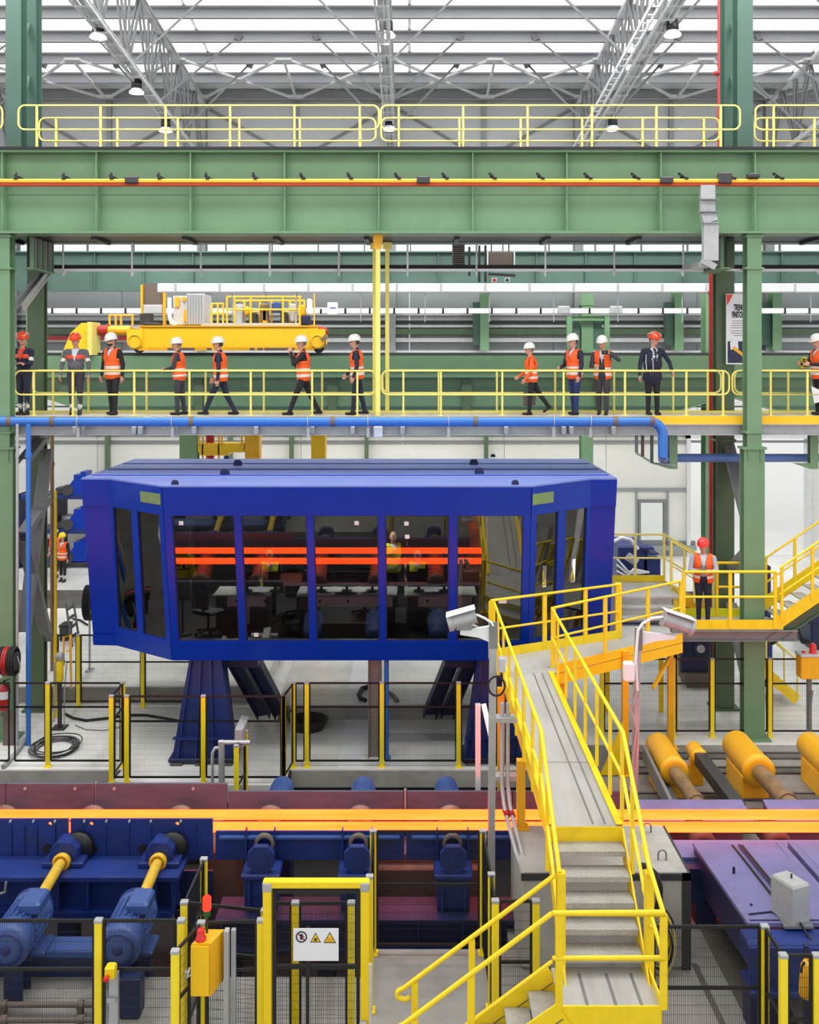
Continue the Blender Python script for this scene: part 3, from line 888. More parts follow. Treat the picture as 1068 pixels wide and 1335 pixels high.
# short drop brackets under the walkway, right
for px, y1, m_, lab in ((830, 590, 'steel_gray', 'gray drop bar under the walkway, leftmost of three'), (838, 595, 'brown', 'brown drop bar under the walkway, middle of three'), (850, 604, 'green_dark', 'green drop bar under the walkway, right of three'),
                        (877, 611, 'green', 'green bracket under the walkway carrying the blue branch pipe'), (1060, 611, 'green', 'green pipe bracket under the walkway at right edge')):
    w_ = .18 if px in (877, 1060) else .06
    x = PX(px, 21.3)
    b = MB(); b.ibeam((x, 21.3, PZ(566, 21.3)), (x, 21.3, PZ(y1, 21.3)), .16 if w_ > .1 else .06, w_, .015, .012, V(0, 1, 0))
    if w_ > .1: b.prism([(x - .09, 21.2, PZ(y1, 21.3)), (x - .5, 21.2, PZ(603, 21.3)), (x - .09, 21.2, PZ(603, 21.3))], (0, .02, 0))
    build(b, 'pipe_bracket', M[m_], label=lab, cat='bracket')
b = MB(); b.tube([P(829, 590, 21.3), P(852, 604, 21.3), P(880, 607, 21.0)], .025, 6); build(b, 'bracket_rod', M['galv'], label='gray rod joining the drop bars under the walkway', cat='rod')
# ================================================================== blue control cabin
ZT, ZB = 5.715, 2.085
# plan corners, (top x, top y), (bottom x, bottom y)
CT = [(-6.77, 19.78), (-6.17, 19.76), (-4.79, 18.6), (2.36, 18.6), (3.74, 19.76), (4.28, 19.78)]
CB = [(-6.77, 20.55), (-6.24, 20.5), (-4.82, 19.5), (2.4, 19.5), (3.76, 20.5), (4.28, 20.55)]
YBK = 23.6
cab = thing('control_cabin', 'big blue control cabin with dark slanted windows on raised legs', 'cabin', (-1.2, 20.5, ZB))
class Facet:
    def __init__(s, i):
        s.a, s.b = V(*CT[i], ZT), V(*CT[i + 1], ZT); s.c, s.d = V(*CB[i], ZB), V(*CB[i + 1], ZB)
        s.n = (s.b - s.a).cross(s.c - s.a).normalized()
        if s.n.y > 0: s.n = -s.n
    def p(s, u, z, off=0.0):
        t = (z - ZB) / (ZT - ZB)
        l = s.c.lerp(s.a, t); r = s.d.lerp(s.b, t)
        return l.lerp(r, u) + s.n * off
    def u_at(s, px, z):
        """fraction along the facet whose point projects to image column px"""
        lo, hi = -.2, 1.2
        for _ in range(40):
            m_ = (lo + hi) / 2
            q = s.p(m_, z)
            if CX + FPX * q.x / q.y < px: lo = m_
            else: hi = m_
        return lo
    def slab(s, mb, u0, u1, z0, z1, o0, o1):
        b = [s.p(u0, z0, o0), s.p(u1, z0, o0), s.p(u1, z1, o0), s.p(u0, z1, o0)]
        t = [s.p(u0, z0, o1), s.p(u1, z0, o1), s.p(u1, z1, o1), s.p(u0, z1, o1)]
        return mb.hexa(b, t)
F = [Facet(i) for i in range(5)]
ZF, ZS = 5.15, 2.5
names = ('left end', 'left slanted', 'front', 'right slanted', 'right end')
for i in range(5):
    b = MB(); F[i].slab(b, 0, 1, ZF, ZT, -.08, .03); build(b, 'fascia', M['blue'], cab)
    b = MB(); F[i].slab(b, 0, 1, ZB, ZS if i in (1, 2, 3) else 2.32, -.08, .03); build(b, 'sill', M['blue'], cab)
for i in (0, 4):
    b = MB(); F[i].slab(b, 0, 1, 2.33, ZF - .01, -.08, .0); build(b, 'end_panel', M['blue'], cab)
def windows(i, posts, zmid=3.8):
    """posts: list of (px0, px1) image columns at mid height; panes fill the gaps"""
    f = F[i]
    us = [(f.u_at(a, zmid), f.u_at(c, zmid)) for a, c in posts]
    us[0] = (0, us[0][1]); us[-1] = (us[-1][0], 1)
    for a, c in us:
        b = MB(); f.slab(b, a, c, ZS, ZF, -.08, .02); build(b, 'window_post', M['blue'], cab)
    for (a0, a1), (c0, c1) in zip(us, us[1:]):
        b = MB(); f.slab(b, a1, c0, ZS, ZF, -.03, -.018); pane = build(b, 'window_pane', M['glass'], cab)
        w = MB()
        e = .02 / (f.b - f.a).length
        f.slab(w, a1, a1 + e, ZS, ZF, -.05, 0); f.slab(w, c0 - e, c0, ZS, ZF, -.05, 0); f.slab(w, a1, c0, ZS, ZS + .02, -.05, 0); f.slab(w, a1, c0, ZF - .02, ZF, -.05, 0)
        build(w, 'glazing_bead', M['blue_dark'], cab)
windows(1, [(146, 152), (176, 184), (213, 217)])
windows(2, [(216, 229), (309, 318), (402, 411), (494, 503), (585, 596), (681, 692)])
windows(3, [(690, 697), (725, 735), (762, 770)])
# side walls, back wall, floor, roof
b = MB(); b.prism([(-6.77, 19.82, ZT), (-6.77, 20.59, ZB), (-6.77, YBK, ZB), (-6.77, YBK, ZT)], (.06, 0, 0)); build(b, 'side_wall', M['blue'], cab)
b = MB(); b.prism([(4.28, 19.82, ZT), (4.28, 20.59, ZB), (4.28, YBK, ZB), (4.28, YBK, ZT)], (-.06, 0, 0)); build(b, 'side_wall', M['blue'], cab)
b = MB(); b.box(-6.77, YBK - .06, ZB, 4.28, YBK, ZT); build(b, 'rear_wall', M['blue'], cab)
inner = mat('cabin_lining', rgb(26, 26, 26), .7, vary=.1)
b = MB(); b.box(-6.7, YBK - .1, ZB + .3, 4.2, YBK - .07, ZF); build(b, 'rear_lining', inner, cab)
b = MB(); b.prism([V(x, y, ZB) for x, y in CB] + [(4.28, YBK, ZB), (-6.77, YBK, ZB)], (0, 0, .06)); build(b, 'underside', M['blue_dark'], cab)
b = MB(); b.prism([V(x * .995, y + .12, 2.42) for x, y in CB] + [(4.2, YBK - .1, 2.42), (-6.7, YBK - .1, 2.42)], (0, 0, .04)); build(b, 'cabin_floor', M['dark_gray'], cab)
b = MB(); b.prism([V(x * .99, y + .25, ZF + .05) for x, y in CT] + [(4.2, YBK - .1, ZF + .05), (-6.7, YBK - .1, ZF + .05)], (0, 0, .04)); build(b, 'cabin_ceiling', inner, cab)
roofm = mat('cabin_roof_sheen_blue', rgb(112, 126, 190), .4, vary=.08, scale=2)  # same blue as the cabin, lightened to paint in the grazing reflection
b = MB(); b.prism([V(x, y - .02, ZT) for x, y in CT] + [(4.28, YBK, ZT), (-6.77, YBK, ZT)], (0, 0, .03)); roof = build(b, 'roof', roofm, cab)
for y in (20.2, 21.3, 22.4):
    b = MB(); b.box(-6.7, y, ZT + .03, 4.2, y + .05, ZT + .045); build(b, 'roof_seam', M['blue'], roof)
for px, py, s in ((310, 607, 1), (293, 619, 1), (228, 632, .7), (618, 606, 1), (625, 618, 1), (672, 632, .7), (295, 598, .6), (643, 596, .6)):
    d = DZ(py, ZT + .03)
    c = P(px, py, d); c.z = ZT + .03
    b = MB(); b.prism([c + V(-.1 * s, 0, 0), c + V(.1 * s, 0, 0), c + V(.1 * s, 0, .07 * s), c + V(.06 * s, 0, .13 * s), c + V(-.06 * s, 0, .13 * s), c + V(-.1 * s, 0, .07 * s)], (0, .03, 0))
    b.cyl(c + V(0, -.012, .07 * s), c + V(0, .042, .07 * s), .03 * s, 10)
    build(b, 'lifting_lug', M['blue_dark'], roof)
for i, p0, p1, z0, z1 in ((1, 185, 211, 5.36, 5.58), (3, 693, 720, 5.36, 5.58)):
    f = F[i]; b = MB(); f.slab(b, f.u_at(p0, 5.47), f.u_at(p1, 5.47), z0, z1, .03, .04)
    build(b, 'fascia_plate', mat('green_plate', rgb(120, 150, 96), .5), cab)
for px, z in ((236, 4.98), (465, 4.98), (530, 4.97), (531, 4.7), (334, 2.62)):
    f = F[2]; u = f.u_at(px, z); b = MB(); f.slab(b, u - .006, u + .006, z - .04, z + .04, -.015, -.012); build(b, 'paper_note', M['white'], cab)
for px, z, a in ((655, 3.3, .02),):
    f = F[2]; u = f.u_at(px, z); b = MB(); f.slab(b, u - .01, u + .012, z, z + .1, -.015, -.012); build(b, 'paper_note', M['white'], cab)
# lamps added under the cabin ceiling to brighten its dark interior
for x in (-4.4, -1.25, 1.9):
    r = thing('added_cabin_lamp', 'added flat lamp brightening the control cabin interior, ' + {-4.4: 'left', -1.25: 'middle', 1.9: 'right'}[x] + ' one', 'lamp', (x, 21.9, ZF))
    b = MB(); b.cbox(x - .6, 21.8, ZF - .03, x + .6, 22.0, ZF + .05, .01); build(b, 'housing', M['white'], r)
    b = MB(); b.box(x - .56, 21.83, ZF - .036, x + .56, 21.97, ZF - .03); build(b, 'diffuser', M['lamp'], r)
    l = bpy.data.lights.new('cabin_fill_light', 'AREA'); l.shape = 'RECTANGLE'; l.size = 1.1; l.size_y = .14; l.energy = 55
    lo = bpy.data.objects.new('cabin_fill_light', l); COL.objects.link(lo); lo.parent = r; lo.location = (0, 0, -.06)
# legs
def leg(xc, label, sgn):
    t = thing('cabin_support', label, 'support', (xc, 19.8, 0))
    b = MB()
    b.hexa([(xc - .62, 19.5, .12), (xc + .62, 19.5, .12), (xc + .62, 19.95, .12), (xc - .62, 19.95, .12)], [(xc - .32, 19.72, ZB), (xc + .32, 19.72, ZB), (xc + .32, 20.2, ZB), (xc - .32, 20.2, ZB)])
    build(b, 'pier', M['blue_mach'], t)
    for k in (-.45, -.12, .2):
        b = MB(); b.bar((xc + k * 1.1, 19.46, .12), (xc + k * .6, 19.68, ZB), .03, .12, V(0, 1, 0)); build(b, 'rib', M['blue_mach'], t)
    b = MB(); b.bar((xc - .6, 19.47, .5), (xc + .6, 19.47, .5), .1, .03); build(b, 'cross_rib', M['blue_mach'], t)
    b = MB(); b.cbox(xc - .68, 19.36, .03, xc + .68, 20.1, .12, .02); build(b, 'base_plate', M['blue_dark'], t)
    for k in (-.5, 0, .5):
        b = MB(); b.box(xc + k - .12, 19.3, 0, xc + k + .12, 19.5, .04); build(b, 'anchor_plate', M['concrete_dark'], t)
    for o in (.35, .75):
        b = MB(); b.ibeam((xc + sgn * o, 20.3, ZB), (xc + sgn * (o + .55), 21.8, .1), .3, .22, .02, .015, V(1, 0, 0)); build(b, 'strut', M['blue_dark'], t)
    b = MB(); b.box(xc - .4, 20.2, 1.7, xc + sgn * 1.0, 20.5, ZB); build(b, 'head_beam', M['blue_dark'], t)
leg(-4.2, 'blue ribbed leg under the left end of the control cabin', 1)
leg(1.75, 'blue ribbed leg under the right end of the control cabin', -1)

# inside the cabin: desks, screens, chairs
FLZ = 2.46
def desk(x0, x1, y, label):
    t = thing('control_desk', label, 'desk', ((x0 + x1) / 2, y, FLZ))
    b = MB(); b.cbox(x0, y, FLZ + .70, x1, y + .8, FLZ + .74, .01); build(b, 'desktop', M['wall_gray'], t)
    b = MB(); b.box(x0 + .3, y + .06, FLZ + .48, x1 - .1, y + .08, FLZ + .69); build(b, 'modesty_panel', M['white'], t)
    for x in (x0 + .05, x1 - .45):
        b = MB(); b.cbox(x, y + .1, FLZ, x + .4, y + .7, FLZ + .7, .01); build(b, 'pedestal', M['dark_gray'], t)
    for k in range(2):
        b = MB(); b.cyl((x0 + .5 + k * .6, y + .05, FLZ + .6), (x0 + .5 + k * .6, y + .07, FLZ + .6), .03, 8); build(b, 'grommet', M['black'], t)
desk(PX(277, 20.3), PX(352, 20.3), 20.3, 'left desk with white panel behind the cabin windows')
desk(PX(386, 20.3), PX(518, 20.3), 20.3, 'long middle desk with white panel behind the cabin windows')
desk(PX(527, 20.3), PX(622, 20.3), 20.3, 'right desk with white panel behind the cabin windows')
def monitor(x, y, label, w=.5):
    t = thing('monitor', label, 'monitor', (x, y, FLZ + .74), group='dark monitors on the control desks')
    b = MB(); b.cbox(x - w / 2, y, FLZ + .84, x + w / 2, y + .05, FLZ + 1.16, .01); build(b, 'screen_housing', M['black'], t)
    b = MB(); b.box(x - .03, y + .03, FLZ + .75, x + .03, y + .06, FLZ + .9); b.cyl((x, y + .05, FLZ + .74), (x, y + .05, FLZ + .76), .12, 12); build(b, 'stand', M['black'], t)
for x, w_ in ((-3.5, 'left one on the left cabin desk'), (-2.9, 'right one on the left cabin desk'), (-1.9, 'left one on the long middle cabin desk'), (-1.35, 'middle one on the long middle cabin desk'), (-.8, 'right one on the long middle cabin desk'), (.2, 'left one on the right cabin desk'), (.75, 'right one on the right cabin desk')):
    monitor(x, 20.62, 'dark monitor seen from behind, ' + w_)
def chair(x, y, rz, label, grp=None):
    t = thing('office_chair', label, 'chair', (x, y, FLZ), grp)
    t.rotation_euler.z = rz
    def o(b, n, m=M['black']):
        me = b.mesh(n); me.materials.append(m); ob = bpy.data.objects.new(n, me); COL.objects.link(ob); ob.parent = t
    b = MB(); b.cbox(-.25, -.24, .44, .25, .24, .52, .03); o(b, 'seat')
    b = MB(); b.cbox(-.23, .2, .58, .23, .27, 1.08, .03); o(b, 'backrest')
    b = MB(); b.cyl((0, 0, .08), (0, 0, .44), .03, 8); b.bar((0, .1, .46), (0, .24, .7), .05, .03); o(b, 'column')
    for k in range(5):
        a = k * 2 * math.pi / 5
        b = MB(); b.bar((0, 0, .1), (.28 * math.cos(a), .28 * math.sin(a), .06), .05, .03); b.ball((.28 * math.cos(a), .28 * math.sin(a), .035), .035, 8, 4); o(b, 'leg')
chair(-4.2, 20.0, 2.6, 'black office chair at the left end inside the cabin')
chair(-2.5, 21.5, 3.1, 'black office chair behind the left cabin desk')
chair(.4, 21.55, 3.2, 'black office chair behind the right cabin desk')
chair(-1.0, 21.55, 3.0, 'black office chair behind the long middle cabin desk')
for x0, x1, lab in ((-6.1, -5.2, 'tall dark cabinet inside the cabin behind the left windows'), (2.6, 3.4, 'tall dark cabinet inside the cabin behind the right windows')):
    t = thing('cabinet', lab, 'cabinet', ((x0 + x1) / 2, 23, FLZ))
    b = MB(); b.cbox(x0, 22.8, FLZ, x1, 23.4, FLZ + 1.9, .02); build(b, 'body', M['dark_gray'], t)
    for s in (0, 1):
        b = MB(); b.box(x0 + .02 + s * (x1 - x0) / 2, 22.77, FLZ + .06, x0 - .02 + (s + 1) * (x1 - x0) / 2, 22.8, FLZ + 1.86); d_ = build(b, 'door', M['dark_gray'], t)
        b = MB(); b.box((x0 + x1) / 2 + (s - .5) * .1 - .01, 22.74, FLZ + .9, (x0 + x1) / 2 + (s - .5) * .1 + .01, 22.77, FLZ + 1.05); build(b, 'handle', M['galv'], d_)
# yellow poles of the interior rear door frame
for px in (629, 634):
    b = MB(); b.cbox(PX(px, 21.6), 21.6, FLZ, PX(px + 2, 21.6), 21.66, 5.15, .01); b.box(PX(px, 21.6) - .03, 21.58, FLZ, PX(px + 2, 21.6) + .03, 21.68, FLZ + .03)
    build(b, 'cabin_post', M['yellow'], label='thin yellow post inside the cabin at its right windows, ' + ('left one' if px == 629 else 'right one'), cat='post')
# floor reflection built as a brown upright strip, and a pipe
t = thing('reflection_strip', 'brown upright strip standing in for a floor reflection under the cabin', 'strip', (PX(489, 19.75), 19.75, 0))
b = MB(); b.box(PX(480, 19.75), 19.75, 0, PX(498, 19.75), 19.8, ZB); build(b, 'tray', mat('brown_reflection', rgb(134, 122, 118), .6, vary=.35, scale=30), t)
for s in (480, 496.5):
    b = MB(); b.box(PX(s, 19.75), 19.68, 0, PX(s + 1.5, 19.75), 19.76, ZB); build(b, 'side_flange', M['steel_gray'], t)
b = MB(); b.tube([(PX(504, 19.7), 19.7, 0), (PX(504, 19.7), 19.7, ZB)], .05, 10); b.cyl((PX(504, 19.7), 19.7, 0), (PX(504, 19.7), 19.7, .04), .09, 10)
build(b, 'drain_pipe', M['pipe_blue'], label='blue vertical pipe beside the brown strip under the cabin', cat='pipe')
# ================================================================== yellow stairs and platforms
PZL = 2.5
def rail_run(t, pts, h=1.1, hm=.55, r=.022, posts=(), m='yellow', pw=.055, toe=0, up=True, name='post'):
    """pts: floor line of the railing; adds handrail, knee rail, posts, toe board to t"""
    pts = [Vector(p) for p in pts]
    b = MB(); b.tube([p + V(0, 0, h) for p in pts], r, 8); build(b, 'handrail', M[m], t)
    b = MB(); b.tube([p + V(0, 0, hm) for p in pts], r * .85, 8); build(b, 'knee_rail', M[m], t)
    for i, f in posts:
        a, c = pts[i], pts[i + 1]
        p = a.lerp(c, f)
        s = (c - a); s.z = 0; s.normalize(); n = V(-s.y, s.x, 0)
        b = MB()
        b.hexa([p + s * x * pw / 2 + n * y * .018 for x, y in ((-1, -1), (1, -1), (1, 1), (-1, 1))], [p + V(0, 0, h - .01) + s * x * pw / 2 + n * y * .018 for x, y in ((-1, -1), (1, -1), (1, 1), (-1, 1))])
        build(b, name, M[m], t)
    if toe:
        for a, c in zip(pts, pts[1:]):
            b = MB(); b.bar(a + V(0, 0, toe / 2), c + V(0, 0, toe / 2), .012, toe); build(b, 'toe_board', M[m], t)

# long walkway towards the viewer
X0, X1, YN, YFAR = 1.70, 2.60, 11.7, 17.42
t = thing('access_walkway', 'long gray walkway with yellow stringers leading from the cabin platform to the stairs', 'walkway', ((X0 + X1) / 2, 14.5, 2.3))
for a, c in ((YN, 13.55), (13.56, 17.42)):
    b = MB(); b.box(X0 + .02, a, PZL - .04, X1 - .02, c - .01, PZL); build(b, 'deck_plate', M['deck'], t)
for x in (X0 + .55, X0 + .70):
    b = MB(); b.box(x - .012, YN + .05, PZL, x + .012, YFAR - .05, PZL + .003); build(b, 'worn_seam', M['steel_gray'], t)
for x, s in ((X0, 1), (X1, -1)):
    b = MB(); b.channel((x, YN, PZL - .1), (x, YFAR, PZL - .1), .26, .08, .015, side=s * 1); build(b, 'stringer', M['yellow'], t)
b = MB(); b.box(X0, YN - .015, PZL - .22, X1, YN, PZL - .005); build(b, 'end_plate', M['yellow'], t)
for y in (12.6, 13.6, 14.6, 15.6, 16.6):
    b = MB(); b.box(X0 + .02, y, PZL - .16, X1 - .02, y + .06, PZL - .05); build(b, 'cross_member', M['yellow'], t)
for x, y, z in ((X0 - .06, 17.2, 0), (X0 - .06, 14.12, 1.3)):
    b = MB(); b.box(x - .06, y - .06, z, x + .06, y + .06, PZL - .2); b.box(x - .11, y - .11, z, x + .11, y + .11, z + .02); build(b, 'leg', M['orange_paint'], t)
# railings of the walkway: level part, then down the stair flight
slope_l = [V(X0 - .1, 18.1, PZL), V(X0 - .07, 11.85, PZL), V(X0 - .05, 10.55, PZL - 1.05)]
slope_r = [V(X1 + .03, 17.7, PZL), V(X1 + .03, 11.8, PZL), V(X1 + .05, 10.5, PZL - 1.08)]
for pts, lab in ((slope_l, 'yellow railing on the left side of the long walkway and stairs'), (slope_r, 'yellow railing on the right side of the long walkway and stairs')):
    r = thing('stair_railing', lab, 'railing', (pts[1].x, 14, 2.4))
    rail_run(r, pts, posts=[(0, 0.0), (0, .12), (0, .27), (0, .42), (0, .57), (0, .72), (0, .87), (0, .99), (1, .35), (1, .92)], r=.026, pw=.07)
# stair flight towards the viewer
t = thing('stair_flight', 'upper yellow stair flight with gray grating treads facing the viewer', 'stairs', (2.15, 11, 1.42))
for n in range(1, 6):
    z = PZL - .18 * n; d = [0, 11.45, 11.22, 11.0, 10.79, 10.58][n]
    b = MB(); b.box(X0 + .03, d, z - .03, X1 - .02, d + .26, z); b.box(X0 + .03, d - .006, z - .06, X1 - .02, d, z)
    tr = build(b, 'tread', M['grating'], t)
for x in (X0 - .01, X1 + .0):
    b = MB(); b.bar((x, 11.75, PZL - .12), (x, 10.42, PZL - 1.2), .02, .26, V(0, 0, 1)); build(b, 'stringer', M['yellow'], t)
# landing
LZd, LY0, LY1, LX0, LX1 = 1.42, 10.03, 10.58, 1.58, 2.62
t = thing('stair_landing', 'small gray stair landing with yellow edge at the foot of the upper flight', 'landing', (2.1, 10.3, 0))
b = MB(); b.box(LX0, LY0, LZd - .04, LX1, LY1 + .1, LZd); build(b, 'deck_plate', M['deck'], t)
for x in (1.85, 2.15, 2.42):
    b = MB(); b.box(x, LY0 + .03, LZd, x + .035, LY1, LZd + .003); build(b, 'worn_seam', M['steel_gray'], t)
b = MB(); b.box(LX0, LY0 - .02, LZd - .2, LX1, LY0, LZd + .02); b.box(LX1, LY0, LZd - .2, LX1 + .02, LY1 + .1, LZd + .1); b.box(LX0, LY1 + .1, LZd - .3, LX1, LY1 + .12, LZd - .02)
build(b, 'edge_plate', M['yellow'], t)
for x, y in ((LX0 + .05, LY0 + .06), (LX1 - .05, LY0 + .06), (LX0 + .05, LY1), (LX1 - .05, LY1)):
    b = MB(); b.box(x - .05, y - .05, 0, x + .05, y + .05, LZd - .04); b.box(x - .09, y - .09, 0, x + .09, y + .09, .02); build(b, 'leg', M['yellow'], t)
for x in (X0 - .03, X1 + .04):
    b = MB(); b.box(x - .045, 10.52, LZd - .1, x + .045, 10.62, PZL + .05); build(b, 'newel_post', M['yellow'], t)
r = thing('landing_railing', 'yellow railing round the front and right side of the stair landing', 'railing', (2.1, 10, LZd))
rail_run(r, [(1.49, LY0 - .03, LZd), (LX1 + .03, LY0 - .03, LZd), (LX1 + .02, LY1 + .25, LZd + .28)], h=1.0, hm=.53, posts=[(0, .06), (0, 1.0)], r=.028, pw=.075)
# lower flight to the left
t = thing('stair_flight', 'lower yellow stair flight turning left from the landing', 'stairs', (.9, 10.3, 0))
for n in range(1, 8):
    z = LZd - .18 * n; x = LX0 - .262 * (n - 1)
    b = MB(); b.box(x - .27, LY0 + .02, z - .03, x, LY1 - .02, z); b.box(x - .275, LY0 + .02, z - .06, x - .27, LY1 - .02, z); build(b, 'tread', M['grating'], t)
sl = .18 / .262
for y in (LY0 - .05, LY1):
    b = MB(); b.bar((LX0 + .02, y, LZd - .04), (LX0 - 1.9, y, LZd - .04 - 1.92 * sl), .02, .26); st = build(b, 'stringer', M['yellow'], t)
    b = MB(); b.bar((LX0 + .02, y - .014, LZd - .08), (LX0 - 1.9, y - .014, LZd - .08 - 1.92 * sl), .008, .008); build(b, 'stringer_lip', M['brown'], st)
for y, lab, ex in ((LY1 + .0, 'far yellow handrail with looped end on the lower stair flight', 0), (LY0 - .03, 'near yellow handrail on the lower stair flight', 0)):
    r = thing('stair_railing', lab, 'railing', (.6, y, .3))
    xa, xb = (1.6 if y > LY0 else 1.49), -.06
    za = LZd + (1.08 if y > LY0 else 1.0); zb = LZd + 1.04 - 1.53 * sl * 1.14
    b = MB()
    pts = [V(xa, y, za), V(xb, y, zb)] + [V(xb - .03 - .05 * math.sin(a), y, zb - .07 + .05 * math.cos(a)) for a in [math.radians(30 * i) for i in range(1, 6)]] + [V(xb + .02, y, zb - .13), V(xb + .06, y, zb - .1)]
    b.tube(pts, .026, 8); build(b, 'handrail', M['yellow'], r)
    for f in (.55, .93):
        p = V(xa, y, za).lerp(V(xb, y, zb), f)
        b = MB(); b.box(p.x - .035, y - .018, LZd - (LX0 - p.x) * sl - .1, p.x + .035, y + .018, p.z - .03); build(b, 'post', M['yellow'], r)
    if y < LY1:
        b = MB(); b.tube([V(xa, y, za - .5), V(xb + .1, y, zb - .42)], .02, 8); build(b, 'knee_rail', M['yellow'], r)

# platform in front of the cabin's right end
t = thing('cabin_platform', 'gray platform with yellow fascia at the right front corner of the cabin', 'platform', (3.6, 19, 2.2))
poly = [(1.58, 17.42), (2.66, 17.42), (2.74, 17.92), (5.66, 19.9), (5.9, 20.6), (4.5, 20.6), (4.3, 19.64), (1.6, 18.5)]
b = MB(); b.prism([V(x, y, PZL - .05) for x, y in poly], (0, 0, .05)); build(b, 'deck_plate', M['deck'], t)
b = MB(); b.bar((2.72, 17.9, PZL - .09), (5.66, 19.88, PZL - .09), .02, .17); build(b, 'fascia_upper', M['crane_yellow'], t)
b = MB(); b.bar((2.72, 17.91, PZL - .29), (5.66, 19.89, PZL - .29), .02, .2); build(b, 'fascia_lower', M['crane_yellow'], t)
b = MB(); b.box(5.64, 19.9, PZL - .4, 5.66, 20.6, PZL); b.bar((1.6, 18.52, PZL - .1), (4.3, 19.66, PZL - .1), .02, .2); build(b, 'side_fascia', M['crane_yellow'], t)
for x, y in ((4.25, 18.9), (5.5, 20.2), (2.9, 18.2)):
    b = MB(); b.box(x - .06, y - .06, 0, x + .06, y + .06, PZL - .05); b.box(x - .14, y - .14, 0, x + .14, y + .14, .03); build(b, 'leg', M['orange_paint'], t)
b = MB(); b.prism([(4.2, 18.82, .03), (3.75, 18.82, .03), (4.2, 18.82, 1.1)], (0, .04, 0)); build(b, 'gusset', M['yellow'], t)
b = MB(); b.bar((5.5, 19.95, PZL - .35), (4.95, 19.5, 1.5), .06, .06); build(b, 'brace', M['orange_paint'], t)
r = thing('platform_railing', 'yellow railing between platform and cabin windows at the right', 'railing', (3, 19, PZL))
rail_run(r, [(1.55, 18.25, PZL), (4.29, 19.57, PZL)], posts=[(0, 0), (0, .40), (0, .72), (0, 1.0)], toe=.17, r=.026, pw=.085)
b = MB(); b.cbox(4.2, 19.54, PZL, 4.33, 19.68, PZL + 1.12, .01); build(b, 'end_post', M['yellow'], r)
r = thing('platform_railing', 'yellow railing along the outer edge of the cabin platform', 'railing', (4, 18.8, PZL))
rail_run(r, [(2.66, 17.72, PZL), (5.62, 19.86, PZL)], posts=[(0, 0), (0, .38), (0, .72), (0, 1.0)], r=.026, pw=.085)
# raised step platform behind it
t = thing('raised_platform', 'small raised yellow platform with steps beside the cabin\'s right wall', 'platform', (5.3, 21.6, 2.5))
b = MB(); b.box(4.5, 21.0, 2.95, 5.95, 22.4, 3.0); build(b, 'deck_plate', M['deck'], t)
for k in range(2):
    b = MB(); b.box(4.55, 20.45 + .27 * k, 2.62 + .17 * k, 5.75, 20.75 + .27 * k, 2.66 + .17 * k); b.box(4.55, 20.74 + .27 * k, 2.5 + .17 * k, 5.75, 20.75 + .27 * k, 2.8 + .17 * k); build(b, 'step', M['grating'], t)
b = MB(); b.box(4.5, 22.38, 2.8, 5.95, 22.4, 3.15); b.box(5.93, 21.0, 2.7, 5.95, 21.6, 3.1); build(b, 'toe_board', M['yellow'], t)
for x, y in ((4.6, 22.3), (5.85, 22.3), (5.85, 21.1)):
    b = MB(); b.box(x - .05, y - .05, 0, x + .05, y + .05, 2.95); build(b, 'leg', M['yellow'], t)
for k in range(3):
    b = MB(); b.box(5.95 + .27 * k, 21.65, 2.83 - .14 * k, 6.22 + .27 * k, 22.35, 2.86 - .14 * k); build(b, 'step', M['grating'], t)
for y in (21.62, 22.38):
    b = MB(); b.bar((5.9, y, 2.92), (6.85, y, 2.44), .02, .24); build(b, 'stringer', M['orange_paint'], t)
r = thing('platform_railing', 'pale yellow railing of the raised platform beyond the cabin corner', 'railing', (5.3, 22, 3.0))
rail_run(r, [(4.6, 22.4, 3.0), (5.95, 22.4, 3.0), (6.9, 22.4, 2.45)], posts=[(0, .05), (0, .5), (0, 1), (1, .5), (1, 1)], m='rail_yellow', r=.024)
r = thing('platform_railing', 'pale yellow sloping handrail down the small steps by the cabin corner', 'railing', (6.2, 21.6, 2.7))
rail_run(r, [(5.9, 21.6, 3.0), (6.85, 21.6, 2.45)], posts=[(0, 0), (0, .55), (0, 1)], m='rail_yellow', r=.024)

# lone visitor's platform at the right
t = thing('side_platform', 'yellow edged platform at the right carrying a man in a red helmet', 'platform', (7, 20.7, 2.2))
xa, xb, ya, yb_ = PX(880, 20.3), PX(1021, 20.3), 20.3, 21.2
b = MB(); b.box(xa, ya, PZL - .04, xb, yb_, PZL); build(b, 'deck_plate', M['deck'], t)
b = MB(); b.box(xa, ya - .02, PZL - .02, xb, ya, PZL + .18); build(b, 'toe_board', M['yellow'], t)
b = MB(); b.box(xa + .4, yb_, PZL - .02, xb - .15, yb_ + .02, PZL + .18); build(b, 'toe_board', mat('lime_yellow_paint', rgb(226, 220, 20), .4), t)
b = MB(); b.channel((xa, ya + .02, PZL - .15), (xb + .3, ya + .02, PZL - .15), .22, .1, .015); build(b, 'edge_beam', M['steel_gray'], t)
b = MB(); b.channel((xa, yb_ - .02, PZL - .15), (xb + .3, yb_ - .02, PZL - .15), .22, .1, .015, side=-1); build(b, 'edge_beam', M['steel_gray'], t)
for x in (xa + .2, xb - .2):
    b = MB(); b.box(x - .06, yb_ - .15, 0, x + .06, yb_ - .03, PZL - .05); build(b, 'leg', M['green_col'], t)
r = thing('platform_railing', 'front yellow railing of the side platform before the man in the red helmet', 'railing', (7, ya, PZL))
rail_run(r, [(PX(891, ya), ya - .03, PZL), (PX(1012, ya), ya - .03, PZL)], h=1.2, hm=.67, posts=[(0, 0), (0, .5), (0, .985)], r=.03, pw=.07)
r = thing('platform_railing', 'rear yellow railing of the side platform behind the man in the red helmet', 'railing', (7, yb_, PZL))
